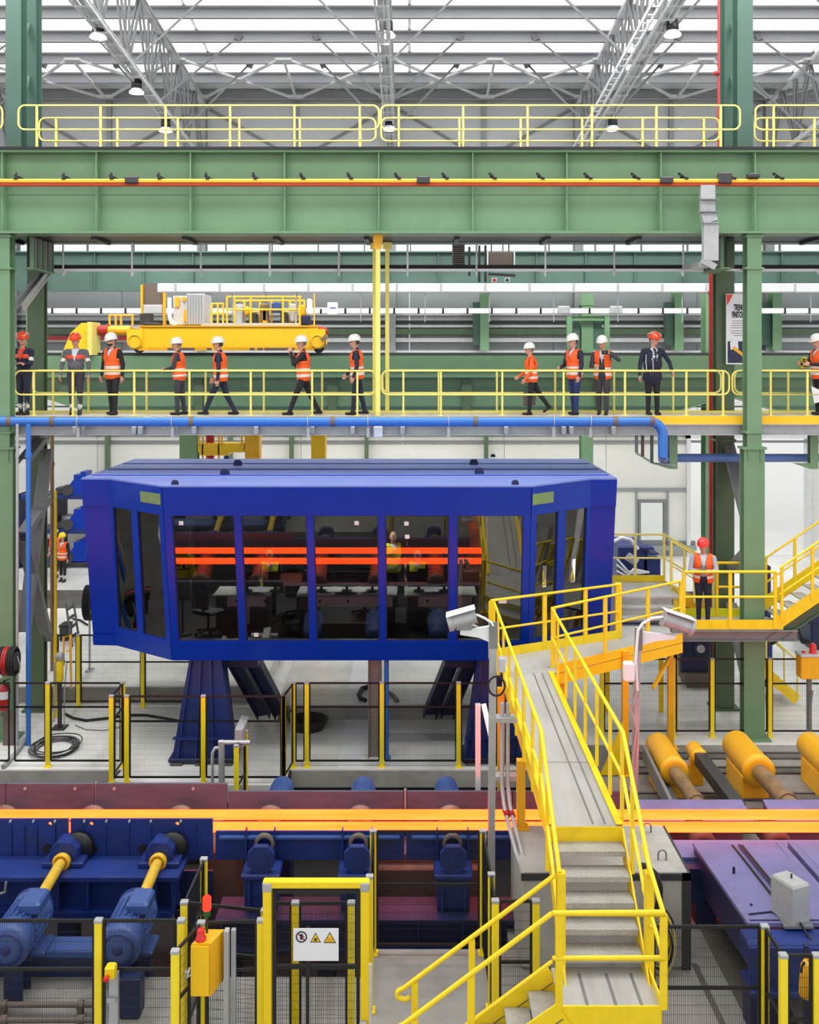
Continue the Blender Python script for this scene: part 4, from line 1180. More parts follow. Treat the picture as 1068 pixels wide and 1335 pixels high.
rail_run(r, [(PX(935, yb_), yb_, PZL), (PX(994, yb_), yb_, PZL)], h=1.19, hm=.66, posts=[(0, 0), (0, 1)], r=.03, pw=.06)
# stair rising to the right from that platform
t = thing('stair_flight', 'yellow stair flight rising to the right picture edge from the side platform', 'stairs', (9, 20.7, 2.5))
s2 = .68
for k in range(8):
    x = xb - .05 + .27 * k; z = PZL + .27 * s2 * (k + 1)
    b = MB(); b.box(x, ya + .03, z - .03, x + .27, yb_ - .03, z); build(b, 'tread', M['grating'], t)
for y, dx in ((ya, 0), (yb_, -.2)):
    b = MB(); b.bar((xb - .1 + dx, y, PZL + .12), (xb + 2.4, y, PZL + .12 + (2.5 - dx) * s2), .02, .26); build(b, 'stringer', M['yellow'], t)
b = MB(); b.channel((xb - .3, ya + .1, PZL - .3), (xb + 2.4, ya + .1, PZL - .3 + 2.6 * s2), .2, .1, .015); build(b, 'carrier_beam', M['green_col'], t)
for y, lab in ((ya - .02, 'near yellow railing of the stair rising to the right edge'), (yb_, 'far yellow railing of the stair rising to the right edge')):
    r = thing('stair_railing', lab, 'railing', (9, y, 3))
    rail_run(r, [(xb - .08, y, PZL + .12), (xb + 2.4, y, PZL + .12 + 2.48 * s2)], h=1.15, hm=.6, posts=[(0, .02), (0, .28), (0, .6), (0, .95)], r=.026, pw=.06)
# small stair in the distance descending right
t = thing('stair_flight', 'small yellow stair descending right beyond the right column', 'stairs', (8.8, 22.5, 0))
xq0, xq1, dq = PX(958, 22.7), PX(1040, 22.7), 22.7
for y in (dq, dq + .8):
    b = MB(); b.bar((xq0, y, PZ(842, dq)), (xq1, y, .12), .02, .24); build(b, 'stringer', M['yellow'], t)
for k in range(7):
    f = (k + .5) / 7
    b = MB(); x = xq0 + (xq1 - xq0) * f; z = PZ(842, dq) * (1 - f) + .12
    b.box(x - .12, dq + .02, z, x + .12, dq + .78, z + .03); build(b, 'tread', M['grating'], t)
for y in (dq, dq + .8):
    b = MB(); b.tube([(xq0, y, PZ(842, dq) + 1.0), (xq1, y, 1.05), (xq1, y, .15)], .025, 8); b.tube([((xq0 + xq1) / 2, y, .8), ((xq0 + xq1) / 2, y, 1.75)], .025, 6); build(b, 'handrail', M['rail_yellow'], t)
# ================================================================== rolling line
# hot bars
for y, lab, xa, xb in ((15.15, 'rear glowing orange steel bar running across the roller table', -16, 16), (14.75, 'front glowing orange steel bar running across the roller table', -16, 16)):
    b = MB(); b.cyl((xa, y, 1.0), (xb, y, 1.0), .074, 16)
    build(b, 'hot_steel_bar', M['hot'], label=lab, cat='steel bar')

def plate_holes(mb, x0, x1, y, z0, z1, holes, t=.04):
    """upright plate in the XZ plane with square-ish holes (x, z, half size) at one height each"""
    hs = sorted(holes)
    xs = x0
    for hx, hz, r in hs:
        mb.box(xs, y, z0, hx - r, y + t, z1)
        mb.box(hx - r, y, z0, hx + r, y + t, hz - r); mb.box(hx - r, y, hz + r, hx + r, y + t, z1)
        for sx in (-1, 1):
            for sz in (-1, 1):
                c = V(hx + sx * r, y, hz + sz * r)
                mb.prism([c, c - V(sx * r * .6, 0, 0), c - V(0, 0, sz * r * .6)] if sx * sz > 0 else [c, c - V(0, 0, sz * r * .6), c - V(sx * r * .6, 0, 0)], (0, t, 0))
        xs = hx + r
    mb.box(xs, y, z0, x1, y + t, z1)
    return mb

fy = 14.38
def FX(px): return PX(px, fy)
def FZ(py): return PZ(py, fy)
t = thing('roller_table', 'left blue roller table section with tall front plates and bolted shields', 'roller table', (-6, 15, PITZ))
for (xa, xb, hs) in ((-10.2, FX(89.2), [(FX(65), FZ(1074.3), .027), (FX(-60), FZ(1074.3), .027)]), (FX(91.8), FX(277.5), [(FX(119), FZ(1074.3), .027), (FX(231), FZ(1074.3), .027)])):
    b = plate_holes(MB(), xa, xb, fy, FZ(1121), FZ(1068), hs); build(b, 'front_plate', M['blue_mach'], t)
for px in (15, 32, 48, 72, 108, 138, 168, 197, 237, 255):
    b = MB(); b.box(FX(px) - .008, fy - .025, FZ(1120), FX(px) + .008, fy, FZ(1076)); build(b, 'plate_rib', M['blue_mach'], t)
for px in (14, 44, 72, 110, 139, 169, 197, 236):
    b = MB(); b.cyl((FX(px), fy - .03, FZ(1070)), (FX(px), fy, FZ(1070)), .018, 6); build(b, 'bolt', M['galv'], t)
for px in (62, 121, 187):
    b = MB(); b.cyl((FX(px), fy - .012, FZ(1106.5)), (FX(px), fy - .002, FZ(1106.5)), .072, 16); build(b, 'round_opening', M['black'], t)
    b = MB(); b.box(FX(px) - .06, fy - .2, FZ(1128), FX(px) + .06, fy - .02, FZ(1117)); build(b, 'bracket', M['blue_mach'], t)
# bed beam under it
b = MB(); b.box(-10, 13.75, .70, FX(246), 14.36, .76); b.box(-10, 13.95, .26, FX(246) - .05, 14.0, .70); b.box(-10, 13.75, .18, FX(246) - .1, 14.3, .26)
build(b, 'bed_beam', M['blue_mach'], t)
for px in (95, 132, 217, 238, -20):
    b = MB(); b.box(FX(px) - .012, 13.76, .26, FX(px) + .012, 13.95, .70); build(b, 'stiffener', M['blue_mach'], t)
for x in (-9, -7, -5, -3.3):
    b = MB(); b.ibeam((x, 14.1, PITZ), (x, 14.1, .18), .3, .25, .02, .015, V(0, 1, 0)); build(b, 'support_leg', M['blue_dark'], t)
b = MB(); b.tube([(FX(10), 13.72, .72), (FX(10), 13.7, .58), (FX(20), 13.68, .55), (FX(32), 13.7, .58), (FX(32), 13.72, .72)], .02, 6); b.tube([(FX(18), 13.7, .55), (FX(18), 13.75, -.1)], .02, 6)
build(b, 'grease_pipe', M['steel_gray'], t)
# rear shields of the table
ry = 16.0
def RXp(px): return PX(px, ry)
for xa, xb in ((-10.5, RXp(7)), (RXp(8), RXp(123)), (RXp(125), RXp(296))):
    b = MB(); b.box(xa, ry, .2, xb, ry + .05, PZ(1022, ry)); b.box(xa, ry - .35, .62, xb, ry, .66); build(b, 'rear_shield', M['shield'], t)
for px in (33, 98, 149, 252):
    b = MB(); b.cyl((RXp(px), ry - .02, PZ(1028, ry)), (RXp(px), ry, PZ(1028, ry)), .025, 8); build(b, 'bolt', M['galv'], t)
roller_m = mat('roller_steel', rgb(120, 96, 88), .45, metal=.4, vary=.2)
for px in (-108, 7, 122, 236):
    x = PX(px, 15.6)
    b = MB(); b.lathe([(.0, 0), (.12, 0), (.12, .06), (.2, .08), (.2, 1.05), (.24, 1.06), (.24, 1.12), (.1, 1.13), (0, 1.13)], (x, 14.5, .71), (0, 1, 0), 18); build(b, 'roller', roller_m, t)
b = MB(); b.box(-10, 14.42, -.1, FX(277), 14.46, .5); build(b, 'inner_plate', M['blue_dark'], t)

t = thing('roller_table', 'middle blue roller table section with low front plates and octagonal bearing blocks', 'roller table', (-.7, 15, PITZ))
for xa, xb in ((FX(281), FX(527)), (FX(530), FX(668))):
    b = MB(); b.box(xa, fy, FZ(1121), xb, fy + .04, FZ(1084)); build(b, 'front_plate', M['blue_mach'], t)
for xa, xb in ((FX(287), FX(521)), (FX(537), FX(668))):
    b = MB(); b.box(xa, fy - .08, FZ(1091), xb, fy, FZ(1088.5)); build(b, 'ledge', M['blue_motor'], t)
for px in (322, 359, 447, 485, 570, 610):
    b = MB(); b.box(FX(px) - .012, fy - .09, FZ(1120), FX(px) + .012, fy, FZ(1078)); build(b, 'plate_rib', M['blue_mach'], t)
for px in (341, 466, 591):
    x = PX(px, 14.0)
    oc = [(x + .19 * sx, 13.9, .93 + .19 * sz) for sx, sz in ((-.45, -1), (.45, -1), (1, -.45), (1, .45), (.5, 1), (-.5, 1), (-1, .45), (-1, -.45))]
    b = MB(); b.prism(oc, (0, .1, 0)); b.cyl((x, 13.885, .93), (x, 13.9, .93), .1, 16); blk = build(b, 'bearing_block', M['blue_mach'], t)
    b = MB(); b.cbox(x - .28, 13.85, .66, x + .28, 14.3, .74, .02); b.box(x - .24, 13.95, .2, x + .24, 14.3, .66); build(b, 'pedestal', M['blue_mach'], t)
    for s in (-.16, .16):
        b = MB(); b.box(x + s - .015, 13.87, .2, x + s + .015, 13.95, .68); build(b, 'pedestal_rib', M['blue_mach'], t)
    b = MB(); b.lathe([(.1, 0), (.15, 0), (.15, .06), (.1, .06)], (x, 14.26, .98), (0, 1, 0), 16); build(b, 'brown_ring', M['brown'], t)
    x = PX({341: 353, 466: 470, 591: 587}[px], 15.6)
    b = MB(); b.lathe([(.0, 0), (.12, 0), (.12, .06), (.2, .08), (.2, 1.05), (.24, 1.06), (.24, 1.12), (.1, 1.13), (0, 1.13)], (x, 14.5, .71), (0, 1, 0), 18); build(b, 'roller', roller_m, t)
b = MB(); b.box(FX(292), 13.7, .12, FX(668), 14.3, .18); b.box(FX(292), 13.8, -.22, FX(668), 13.86, .12); b.box(FX(292), 13.65, -.30, FX(668), 14.3, -.22)
build(b, 'bed_beam', M['blue_dark'], t)
for px in (300, 345, 410, 478, 545, 600):
    b = MB(); b.box(FX(px) - .012, 13.68, -.22, FX(px) + .012, 13.8, .12); build(b, 'stiffener', M['blue_mach'], t)
for x in (-2.6, -1.2, .3, 1.3):
    b = MB(); b.ibeam((x, 14.0, PITZ), (x, 14.0, -.3), .3, .25, .02, .015, V(0, 1, 0)); build(b, 'support_leg', M['blue_dark'], t)
for xa, xb in ((RXp(297.5), RXp(526)), (RXp(531), RXp(668)), (RXp(669), RXp(828))):
    b = MB(); b.box(xa, ry, .2, xb, ry + .05, PZ(1032, ry)); b.box(xa, ry - .4, .66, xb, ry, .70); build(b, 'rear_shield', M['shield'], t)
b = MB(); b.box(RXp(527), ry + .02, .3, RXp(530), ry + .06, PZ(1030, ry)); b.box(RXp(123.3), ry + .02, .3, RXp(124.7), ry + .06, PZ(1021, ry)); build(b, 'joint_strip', M['galv'], t)
# concrete plinth blocks and steps in the pit under the middle section
b = MB(); b.prism([(FX(470), 15.0, PITZ), (FX(470), 15.0, .2), (FX(470), 15.2, .2), (FX(470), 15.2, .35), (FX(470), 15.8, .35), (FX(470), 15.8, PITZ)], (FX(640) - FX(470), 0, 0))
build(b, 'plinth', M['concrete_dark'], label='stepped oily concrete plinth in the pit behind the blue bed beam', cat='plinth')
b = MB(); b.cbox(FX(250), 15.0, PITZ, FX(300), 15.6, .5, .03)
build(b, 'plinth', M['concrete_dark'], label='narrow concrete plinth in the gap between the two roller tables', cat='plinth')

# rear roller motors
for px, lab in ((365, 'blue motor end behind the shield below the cabin\'s left leg'), (473, 'blue motor end behind the shield, middle of three'), (583, 'blue motor end behind the shield, right of three')):
    x = PX(px, 16.8); z = .52
    t = thing('roller_motor', lab, 'motor', (x, 17.0, 0))
    b = MB(); b.lathe([(0, 0), (.15, 0), (.19, .04), (.2, .1), (.2, .7), (.17, .75), (0, .75)], (x, 16.5, z), (0, 1, 0), 18); build(b, 'body', M['blue_motor'], t)
    for k in range(14):
        a = math.pi * k / 13
        b = MB(); c = V(x + .21 * math.cos(a), 0, z + .21 * math.sin(a)); b.bar((c.x, 16.62, c.z), (c.x, 17.1, c.z), .012, .012); build(b, 'fin', M['blue_motor'], t)
    b = MB(); b.box(x - .2, 16.6, PITZ, x + .2, 17.15, z - .15); build(b, 'pedestal', M['blue_dark'], t)

# front drives: cardan shafts and motors at the left
def drive(px_top, lab_s, lab_m, first):
    x = PX(px_top, 14.3); z = .86
    t = thing('bearing_housing', 'blue octagonal bearing housing on the left table, ' + lab_m, 'bearing', (x, 14.2, .76))
    oc = [(x + .2 * sx, 14.06, z + .04 + .2 * sz) for sx, sz in ((-.45, -1), (.45, -1), (1, -.45), (1, .45), (.5, 1), (-.5, 1), (-1, .45), (-1, -.45))]
    b = MB(); b.prism(oc, (0, .3, 0)); build(b, 'block', M['blue_mach'], t)
    b = MB(); b.cbox(x - .3, 14.0, .76, x + .3, 14.36, .84, .015); build(b, 'foot', M['blue_mach'], t)
    b = MB(); b.lathe([(.05, 0), (.22, 0), (.22, .1), (.05, .1)], (x + .14, 14.25, z + .06), (0, 1, 0), 18); build(b, 'seal_ring', M['black'], t)
    t = thing('cardan_shaft', 'worn yellow cardan shaft with ring joints, ' + lab_s, 'shaft', (x, 13.6, z - .1))
    b = MB(); b.cyl((x, 13.05, z - .08), (x, 13.92, z), .075, 16); build(b, 'tube', M['shaft_yellow'], t)
    b = MB(); b.lathe([(.05, 0), (.12, 0), (.12, .05), (.075, .07), (.075, .12)], (x, 14.05, z), (0, -1, -.09), 18); build(b, 'flange_joint', M['shaft_yellow'], t)
    b = MB(); b.tube([(x + .105 * math.cos(a), 13.97, z + .105 * math.sin(a)) for a in [2 * math.pi * i / 16 for i in range(16)]], .025, 6, closed=True); build(b, 'yoke_ring', M['orange_paint'], t)
    b = MB(); b.lathe([(.06, 0), (.1, .02), (.1, .1), (.06, .12)], (x, 13.1, z - .075), (0, -1, -.09), 14); b.cyl((x, 13.2, z - .07), (x, 13.27, z - .065), .085, 14); build(b, 'sliding_joint', M['shaft_yellow'], t)
    t = thing('drive_motor', 'blue finned drive motor at the lower left, ' + lab_m, 'motor', (x, 12.5, .4))
    zz = .76
    b = MB(); b.lathe([(0, 0), (.1, 0), (.24, .03), (.27, .08), (.27, .3), (.25, .32), (.25, .8), (.28, .82), (.28, .88), (.12, .95), (0, .95)], (x, 12.05, zz), (0, 1, 0), 24); body = build(b, 'body', M['blue_motor'], t)
    b = MB(); b.lathe([(.0, -.012), (.06, -.012), (.07, 0)], (x, 12.05, zz), (0, 1, 0), 14); b.lathe([(.19, -.008), (.21, -.008), (.21, .02)], (x, 12.06, zz), (0, 1, 0), 20); build(b, 'fan_cowl', M['blue_mach'], t)
    for k in range(20):
        a = 2 * math.pi * k / 20
        c = V(x + .262 * math.cos(a), 0, zz + .262 * math.sin(a))
        b = MB(); b.bar((c.x, 12.38, c.z), (c.x, 12.84, c.z), .014, .03, V(math.cos(a), 0, math.sin(a))); build(b, 'cooling_fin', M['blue_motor'], t)
    b = MB(); b.cbox(x - .02, 12.45, zz + .2, x + .27, 12.85, zz + .36, .03); build(b, 'terminal_box', M['blue_motor'], t)
    b = MB(); b.cyl((x, 12.93, zz), (x, 13.02, zz), .25, 20); b.tube([(x + .27 * math.cos(a), 12.97, zz + .27 * math.sin(a)) for a in [math.radians(40 + 10 * i) for i in range(12)]], .02, 6); build(b, 'front_flange', M['blue_mach'], t)
    for s in (-1, 1):
        b = MB(); b.cbox(x + s * .13, 12.5, zz - .35, x + s * .31, 12.9, zz - .30, .012); b.box(x + s * .13, 12.55, zz - .31, x + s * .18, 12.85, zz - .18); build(b, 'foot', M['blue_motor'], t)
drive(213, 'right one of the two', 'right one of the two', True)
drive(90, 'left one of the two', 'left one of the two', False)
# motor bed
t = thing('motor_bed', 'long blue box beam carrying the two drive motors at lower left', 'beam', (-6, 12.5, PITZ))
b = MB(); b.cbox(-10, 12.62, .3, -3.45, 12.95, .41, .02); build(b, 'top_plate', M['blue_motor'], t)
b = MB(); b.box(-10, 12.72, .0, -3.45, 12.78, .3); b.box(-10, 12.73, -.1, -3.45, 12.9, 0); build(b, 'web', M['blue_dark'], t)
for x in (-3.62, -5.05, -6.4, -8.4):
    b = MB(); b.ibeam((x, 12.35, 0), (x, 12.35, .42), .28, .24, .02, .015, V(0, 1, 0)); build(b, 'leg', M['blue_dark'], t)
b = MB(); b.cbox(PX(155, 11.9), 11.9, 0, PX(182, 11.9), 12.15, .5, .015); build(b, 'front_pedestal', M['blue_dark'], t)
# service pipes lying on the floor behind the left fence
for y, z, lab in ((12.0, .12, 'brown service pipe low on the left floor, upper one'), (11.75, .1, 'brown service pipe low on the left floor, lower one')):
    b = MB(); b.tube([(-9, y, z), (PX(126, y), y, z)], .035, 8)
    for x in (-8, PX(5, y), PX(105, y)): b.cyl((x - .04, y, z), (x + .04, y, z), .055, 8); b.box(x - .03, y - .05, 0, x + .03, y + .05, z)
    build(b, 'service_pipe', M['brown'], label=lab, cat='pipe')

# concrete block under the walkway
t = thing('concrete_block', 'gray concrete block with two lifting loops beside the stairs', 'block', (2.65, 13.5, 0))
b = MB(); b.cbox(1.5, 12.88, 0, 3.76, 14.2, 1.3, .03); build(b, 'body', M['concrete'], t)
b = MB(); b.box(1.5, 12.86, 1.2, 3.78, 12.89, 1.29); b.box(3.66, 12.86, 0, 3.78, 12.9, 1.29); b.box(3.75, 12.9, 1.2, 3.78, 14.2, 1.29); build(b, 'edge_angle', M['dark_gray'], t)
for px, py in ((844, 1085), (863.5, 1121)):
    d = DZ(py, 1.3); x = PX(px, d)
    b = MB(); b.tube([(x - .055, d, 1.28), (x - .055, d, 1.38)] + [(x - .055 * math.cos(a), d, 1.38 + .055 * math.sin(a)) for a in [math.radians(30 * i) for i in range(1, 6)]] + [(x + .055, d, 1.38), (x + .055, d, 1.28)], .013, 6); build(b, 'lifting_loop', M['steel_gray'], t)
# hose behind the stair at the block
b = MB(); b.tube([P(832, 1128, 12.8), P(844, 1130, 12.78), P(855, 1140, 12.74), P(860, 1155, 12.72), P(860, 1175, 12.74), P(856, 1192, 12.78)], .045, 8); build(b, 'hose', M['rubber'], label='thick black hose hanging over the front of the concrete block', cat='hose')
t = thing('cable_coil', 'coil of yellow and black cable hanging on the stair side of the concrete block', 'cable', (3.08, 12.7, .3))
for k in range(12):
    rr = .2 + .02 * (k % 5); cx, cz = 3.32 + .014 * (k % 3), .52 - .012 * k
    b = MB(); b.tube([(cx + rr * .75 * math.cos(a), 12.78 - .006 * k, cz + rr * 1.5 * math.sin(a)) for a in [2 * math.pi * i / 18 for i in range(18)]], .011, 5, closed=True)
    build(b, 'cable_turn', M[('yellow', 'rubber', 'galv')[k % 3]], t)

# right-hand cover plates sloping to the front
def deck_plate(t, x0, x1, ya, yb, z0, z1, w0=0, groove=True):
    b = MB(); b.prism([(x0, yb, z1), (x1, yb, z1), (x1 + w0, ya, z0), (x0 + w0, ya, z0)], (0, 0, -.05)); o = build(b, 'cover_plate', M['plate_purple'], t)
    return o
t = thing('transfer_table', 'purple steel transfer table with sloping plates at the right', 'transfer table', (5.5, 13, .3))
deck_plate(t, 4.22, 5.46, 14.3, 11.95, .99, 1.17)
deck_plate(t, 5.75, 7.2, 14.3, 11.9, 1.0, 1.17)
deck_plate(t, 7.4, 9.6, 14.3, 11.9, 1.0, 1.17)
for x0, dz in ((4.78, .0), (4.92, .0)):
    b = MB(); b.bar((x0, 14.2, 1.0), (x0, 12.35, 1.155), .03, .02); build(b, 'groove_strip', M['black'], t)
b = MB(); b.tube([(4.86, 14.15, 1.03), (4.86, 12.45, 1.175), (4.9, 12.35, 1.17)], .016, 6); build(b, 'thin_pipe', M['blue_dark'], t)
for x, y in ((4.5, 13.3), (5.22, 13.2), (4.42, 12.4)):
    b = MB(); b.cyl((x, y, 1.0), (x, y, 1.15), .02, 8); build(b, 'plug', M['black'], t)
b = MB(); b.box(4.26, 12.0, 1.166, 5.44, 12.02, 1.175); b.bar((4.3, 12.15, 1.165), (5.1, 12.3, 1.165), .02, .012); build(b, 'weld_seam', M['blue_dark'], t)
for xa, xb in ((5.46, 5.56), (5.64, 5.75), (7.22, 7.38)):
    b = MB(); b.prism([(xa, 14.3, 1.0), (xb, 14.3, 1.0), (xb, 11.9, 1.15), (xa, 11.9, 1.15)], (0, 0, -.35)); build(b, 'side_plate', M['plate_purple'], t)
b = MB(); b.prism([(4.24, 14.3, .92), (4.28, 14.3, .92), (4.28, 11.95, 1.1), (4.24, 11.95, 1.1)], (0, 0, -.5)); build(b, 'left_skirt', M['blue_dark'], t)
b = MB(); b.prism([(2.95, 14.55, .9), (9.6, 14.55, .9), (9.6, 14.2, .82), (3.0, 14.2, .82)], (0, 0, -.04)); build(b, 'apron_plate', M['plate_purple'], t)
b = MB(); b.box(3.78, 13.95, .3, 9.6, 14.2, .78); build(b, 'front_beam', M['blue_dark'], t)
b = MB(); b.cbox(4.1, 11.6, .85, 9.6, 11.92, 1.12, .015); b.box(4.1, 11.55, .62, 9.6, 11.6, 1.1); b.cbox(4.1, 11.45, .55, 9.6, 11.9, .63, .01); build(b, 'end_beam', M['blue_mach'], t)
for x in (4.3, 6.0, 8.0):
    b = MB(); b.cbox(x - .15, 11.65, 0, x + .15, 11.95, .55, .01); build(b, 'leg', M['blue_dark'], t)
    b = MB(); b.box(x - .15, 13.9, 0, x + .15, 14.2, .3); build(b, 'leg', M['blue_dark'], t)
# right rear shields
for xa, xb in ((PX(830, 15.9), PX(968, 15.9)), (PX(996, 15.9), PX(1110, 15.9))):
    b = MB(); b.prism([(xa, 15.95, .87), (xb, 15.95, .87), (xb + .05, 15.45, .76), (xa, 15.45, .76)], (0, 0, -.04)); b.box(xa, 15.9, .2, xb, 15.95, .86); build(b, 'rear_cover', M['plate_purple'], t)
for px in (905, 1000):
    x = PX(px, 15.4)
    b = MB(); b.lathe([(.0, 0), (.12, 0), (.2, .02), (.2, .6), (.1, .62), (0, .62)], (x, 14.8, .66), (0, 1, 0), 16); build(b, 'roller', M['dark_gray'], t)
# stainless camera box standing on the plates
t = thing('sensor_box', 'brushed metal upright sensor box standing on the purple table', 'box', (4.75, 12.0, 1.17))
x, y = PX(1032, 12.05), 12.0
b = MB(); b.hexa([(x - .2, y + .2, 1.18), (x - .05, y - .12, 1.18), (x + .2, y - .02, 1.18), (x + .05, y + .3, 1.18)], [(x - .2, y + .2, 1.62), (x - .05, y - .12, 1.62), (x + .2, y - .02, 1.62), (x + .05, y + .3, 1.62)]); build(b, 'housing', M['galv'], t)
b = MB(); b.hexa([(x - .2, y + .2, 1.62), (x - .05, y - .12, 1.62), (x + .2, y - .02, 1.62), (x + .05, y + .3, 1.62)], [(x - .18, y + .19, 1.65), (x - .045, y - .1, 1.65), (x + .18, y - .01, 1.65), (x + .04, y + .28, 1.65)]); build(b, 'lid', M['galv'], t)
b = MB(); b.cyl((x + .02, y + .1, 1.64), (x + .02, y + .1, 1.7), .014, 6); build(b, 'lid_stud', M['dark_gray'], t)
b = MB(); b.box(x - .16, y - .14, 1.15, x + .2, y + .2, 1.18); build(b, 'base_plate', M['steel_gray'], t)
b = MB(); b.tube([(x + .05, y - .1, 1.2), (x + .1, y - .35, 1.1), (x + .12, y - .45, .8), (x + .16, y - .5, .5)], .016, 6); build(b, 'cable', M['rubber'], t)

# yellow cylinders with shafts at the right, behind the line
def actuator(px, py, r, lab, zr=.62, d0=18.9, d1=17.6, shaft=True, y_end=15.95):
    x = PX(px, (d0 + d1) / 2)
    t = thing('spindle_drive', lab, 'drive', (x, d0, 0))
    b = MB(); b.lathe([(0, 0), (r * .8, 0), (r, .05), (r, d0 - d1 - .12), (r * 1.06, d0 - d1 - .1), (r * 1.06, d0 - d1), (r * .7, d0 - d1 + .01), (0, d0 - d1 + .01)], (x, d0, zr), (0, -1, 0), 24); build(b, 'housing', M['orange_paint'], t)
    b = MB(); b.cbox(x - r * .9, d1 + .2, 0, x + r * .9, d0 - .2, zr - r * .6, .02); build(b, 'cradle', M['orange_paint'], t)
    if shaft:
        b = MB(); b.cyl((x, d1, zr), (x, y_end, zr + .06), r * .52, 16); b.cyl((x, y_end + .3, zr + .05), (x, y_end + .42, zr + .05), r * .62, 16); build(b, 'shaft', M['tube_dirty'], t)
    return t, x
t, x = actuator(868, 985, .24, 'yellow cylindrical spindle drive at the right, nearest the stairs')
b = MB(); b.bar((x - .32, 18.6, .55), (x - .3, 16.4, .3), .06, .3); b.bar((x - .2, 18.5, .4), (x - .1, 16.3, .2), .16, .04); build(b, 'side_rail', M['steel_gray'], t)
t, x = actuator(908, 985, .15, 'slim yellow spindle drive with square gray beam, second from the stairs', d0=18.7, d1=18.2, shaft=False)
b = MB(); b.bar((x, 18.2, .62), (x + .02, 16.1, .62), .22, .22); b.bar((x + .2, 18.0, .4), (x + .2, 16.2, .35), .3, .06); build(b, 'square_beam', M['dark_gray'], t)
t, x = actuator(974, 985, .28, 'big yellow spindle drive at the right, in front of the green column')
t, x = actuator(1072, 985, .25, 'yellow spindle drive cut by the right picture edge')

# galvanised duct box and rail by the left fence
t = thing('duct_stub', 'rectangular gray duct stub on a pipe stand behind the left shield', 'duct', (-3.9, 17.6, 0))
d = 17.8
x = PX(312, d)
b = MB(); b.hexa([P(306, 978, d), P(316, 975, d), P(316, 952, d), P(306, 952, d)], [P(320, 970, d + 1.0), P(325, 968, d + 1.0), P(325, 935, d + 1.0), P(315, 932, d + 1.0)]); build(b, 'box_section', M['galv'], t)
b = MB(); b.tube([P(285, 968, d), P(326, 968, d)], .045, 8); b.tube([P(289, 966, d), V(PX(289, d), d, PITZ)], .06, 10); build(b, 'stand_pipe', M['galv'], t)
b = MB(); b.tube([P(289, 975, d), P(281, 975, d), P(277, 982, d), P(277, 1020, d)], .03, 8); build(b, 'hand_loop', M['galv'], t)
# angled pale channel behind the line near the stairs
t = thing('angle_stand', 'pale steel channel stand lit pink by the hot bars near the stairs', 'stand', P(626, 1030, 16.6))
b = MB(); b.channel(V(PX(626, 16.6), 16.6, 0), P(626, 918, 16.6), .1, .08, .012, V(0, 1, 0)); build(b, 'upright', M['white'], t)
b = MB(); b.channel(P(628, 919, 16.6), P(640, 972, 16.2), .09, .08, .012, V(0, 1, 0)); build(b, 'brace', M['white'], t)
# pyrometer cameras on posts
def camera_post(px_top, px_base, d, py_top, label, flip, py_cam, pcx):
    base = V(PX(px_base, d), d, 0); top = P(px_top, py_top, d)
    t = thing('camera_post', label, 'camera', base)
    b = MB(); b.bar(base, top, .1, .1, V(0, 1, 0)); b.box(base.x - .12, d - .12, 0, base.x + .12, d + .12, .03); build(b, 'post', M['galv'], t)
    s = -1 if flip else 1
    a = P(px_top, py_top + 12, d); c = P(pcx, py_cam + 12, d - .1)
    b = MB(); b.prism([a + V(0, -.04, .1), a + V(0, -.04, -.16), a.lerp(c, .45) + V(0, -.04, -.07), c + V(0, -.04, -.03), c + V(0, -.04, .03)], (0, .06, 0)); build(b, 'arm', M['white'], t)
    b = MB(); b.box(a.x - .06, d - .08, a.z - .22, a.x + .06, d - .05, a.z + .16); build(b, 'arm_plate', M['steel_gray'], t)
    return t, base, top
tt, ba, to = camera_post(643, 640, 14.0, 812, 'gray camera housing on a tall post left of the walkway railing', True, 812, 600)
d = 13.9
p, q = P(586, 812, d), P(619, 803, d)
b = MB(); b.cone(p, q, .105, .1, 14); b.cyl(p + (p - q) * .06, p + (q - p) * .12, .125, 14); b.cyl(q, q + (q - p) * .05, .112, 14); build(b, 'camera_housing', M['galv'], tt)
b = MB(); b.prism([p + (p - q) * .12 + V(0, -.13, .12), p + (p - q) * .12 + V(0, .13, .12), q + V(0, .12, .125), q + V(0, -.12, .125)], (0, 0, .012)); build(b, 'sun_shield', M['white'], tt)
b = MB(); b.box(P(604, 813, d).x - .1, d - .07, P(604, 820, d).z, P(604, 813, d).x + .12, d + .07, P(604, 812, d).z); build(b, 'mount', M['steel_gray'], tt)
b = MB(); b.tube([q + V(.02, 0, .02), P(632, 806, d), P(641, 812, d), P(643, 816, d)], .018, 6); b.tube([q + V(-.05, 0, -.1), P(622, 816, d), P(613, 815, d)], .016, 6); build(b, 'conduit', M['white'], tt)
b = MB(); b.cbox(PX(650, 13.9), 13.85, PZ(876, 13.9), PX(659, 13.9), 13.98, PZ(857, 13.9), .015); build(b, 'junction_box', M['wall_gray'], tt)
b = MB(); b.tube([(PX(647, 13.9) + .12 * math.cos(a), 13.85, PZ(893, 13.9) + .14 * math.sin(a)) for a in [2 * math.pi * i / 16 for i in range(16)]], .016, 6, closed=True); b.tube([P(654, 876, 13.9), P(655, 886, 13.9)], .016, 6); build(b, 'cable_loop', M['rubber'], tt)
tt, ba, to = camera_post(832, 826, 16.5, 818, 'gray camera housing on a post right of the walkway railing', False, 818, 880)
d = 16.4
p, q = P(902, 818, d), P(866, 806, d)
b = MB(); b.cone(p, q, .13, .125, 14); b.cyl(p + (p - q) * .03, p + (q - p) * .1, .15, 14); b.cyl(q, q + (q - p) * .04, .14, 14); build(b, 'camera_housing', M['galv'], tt)
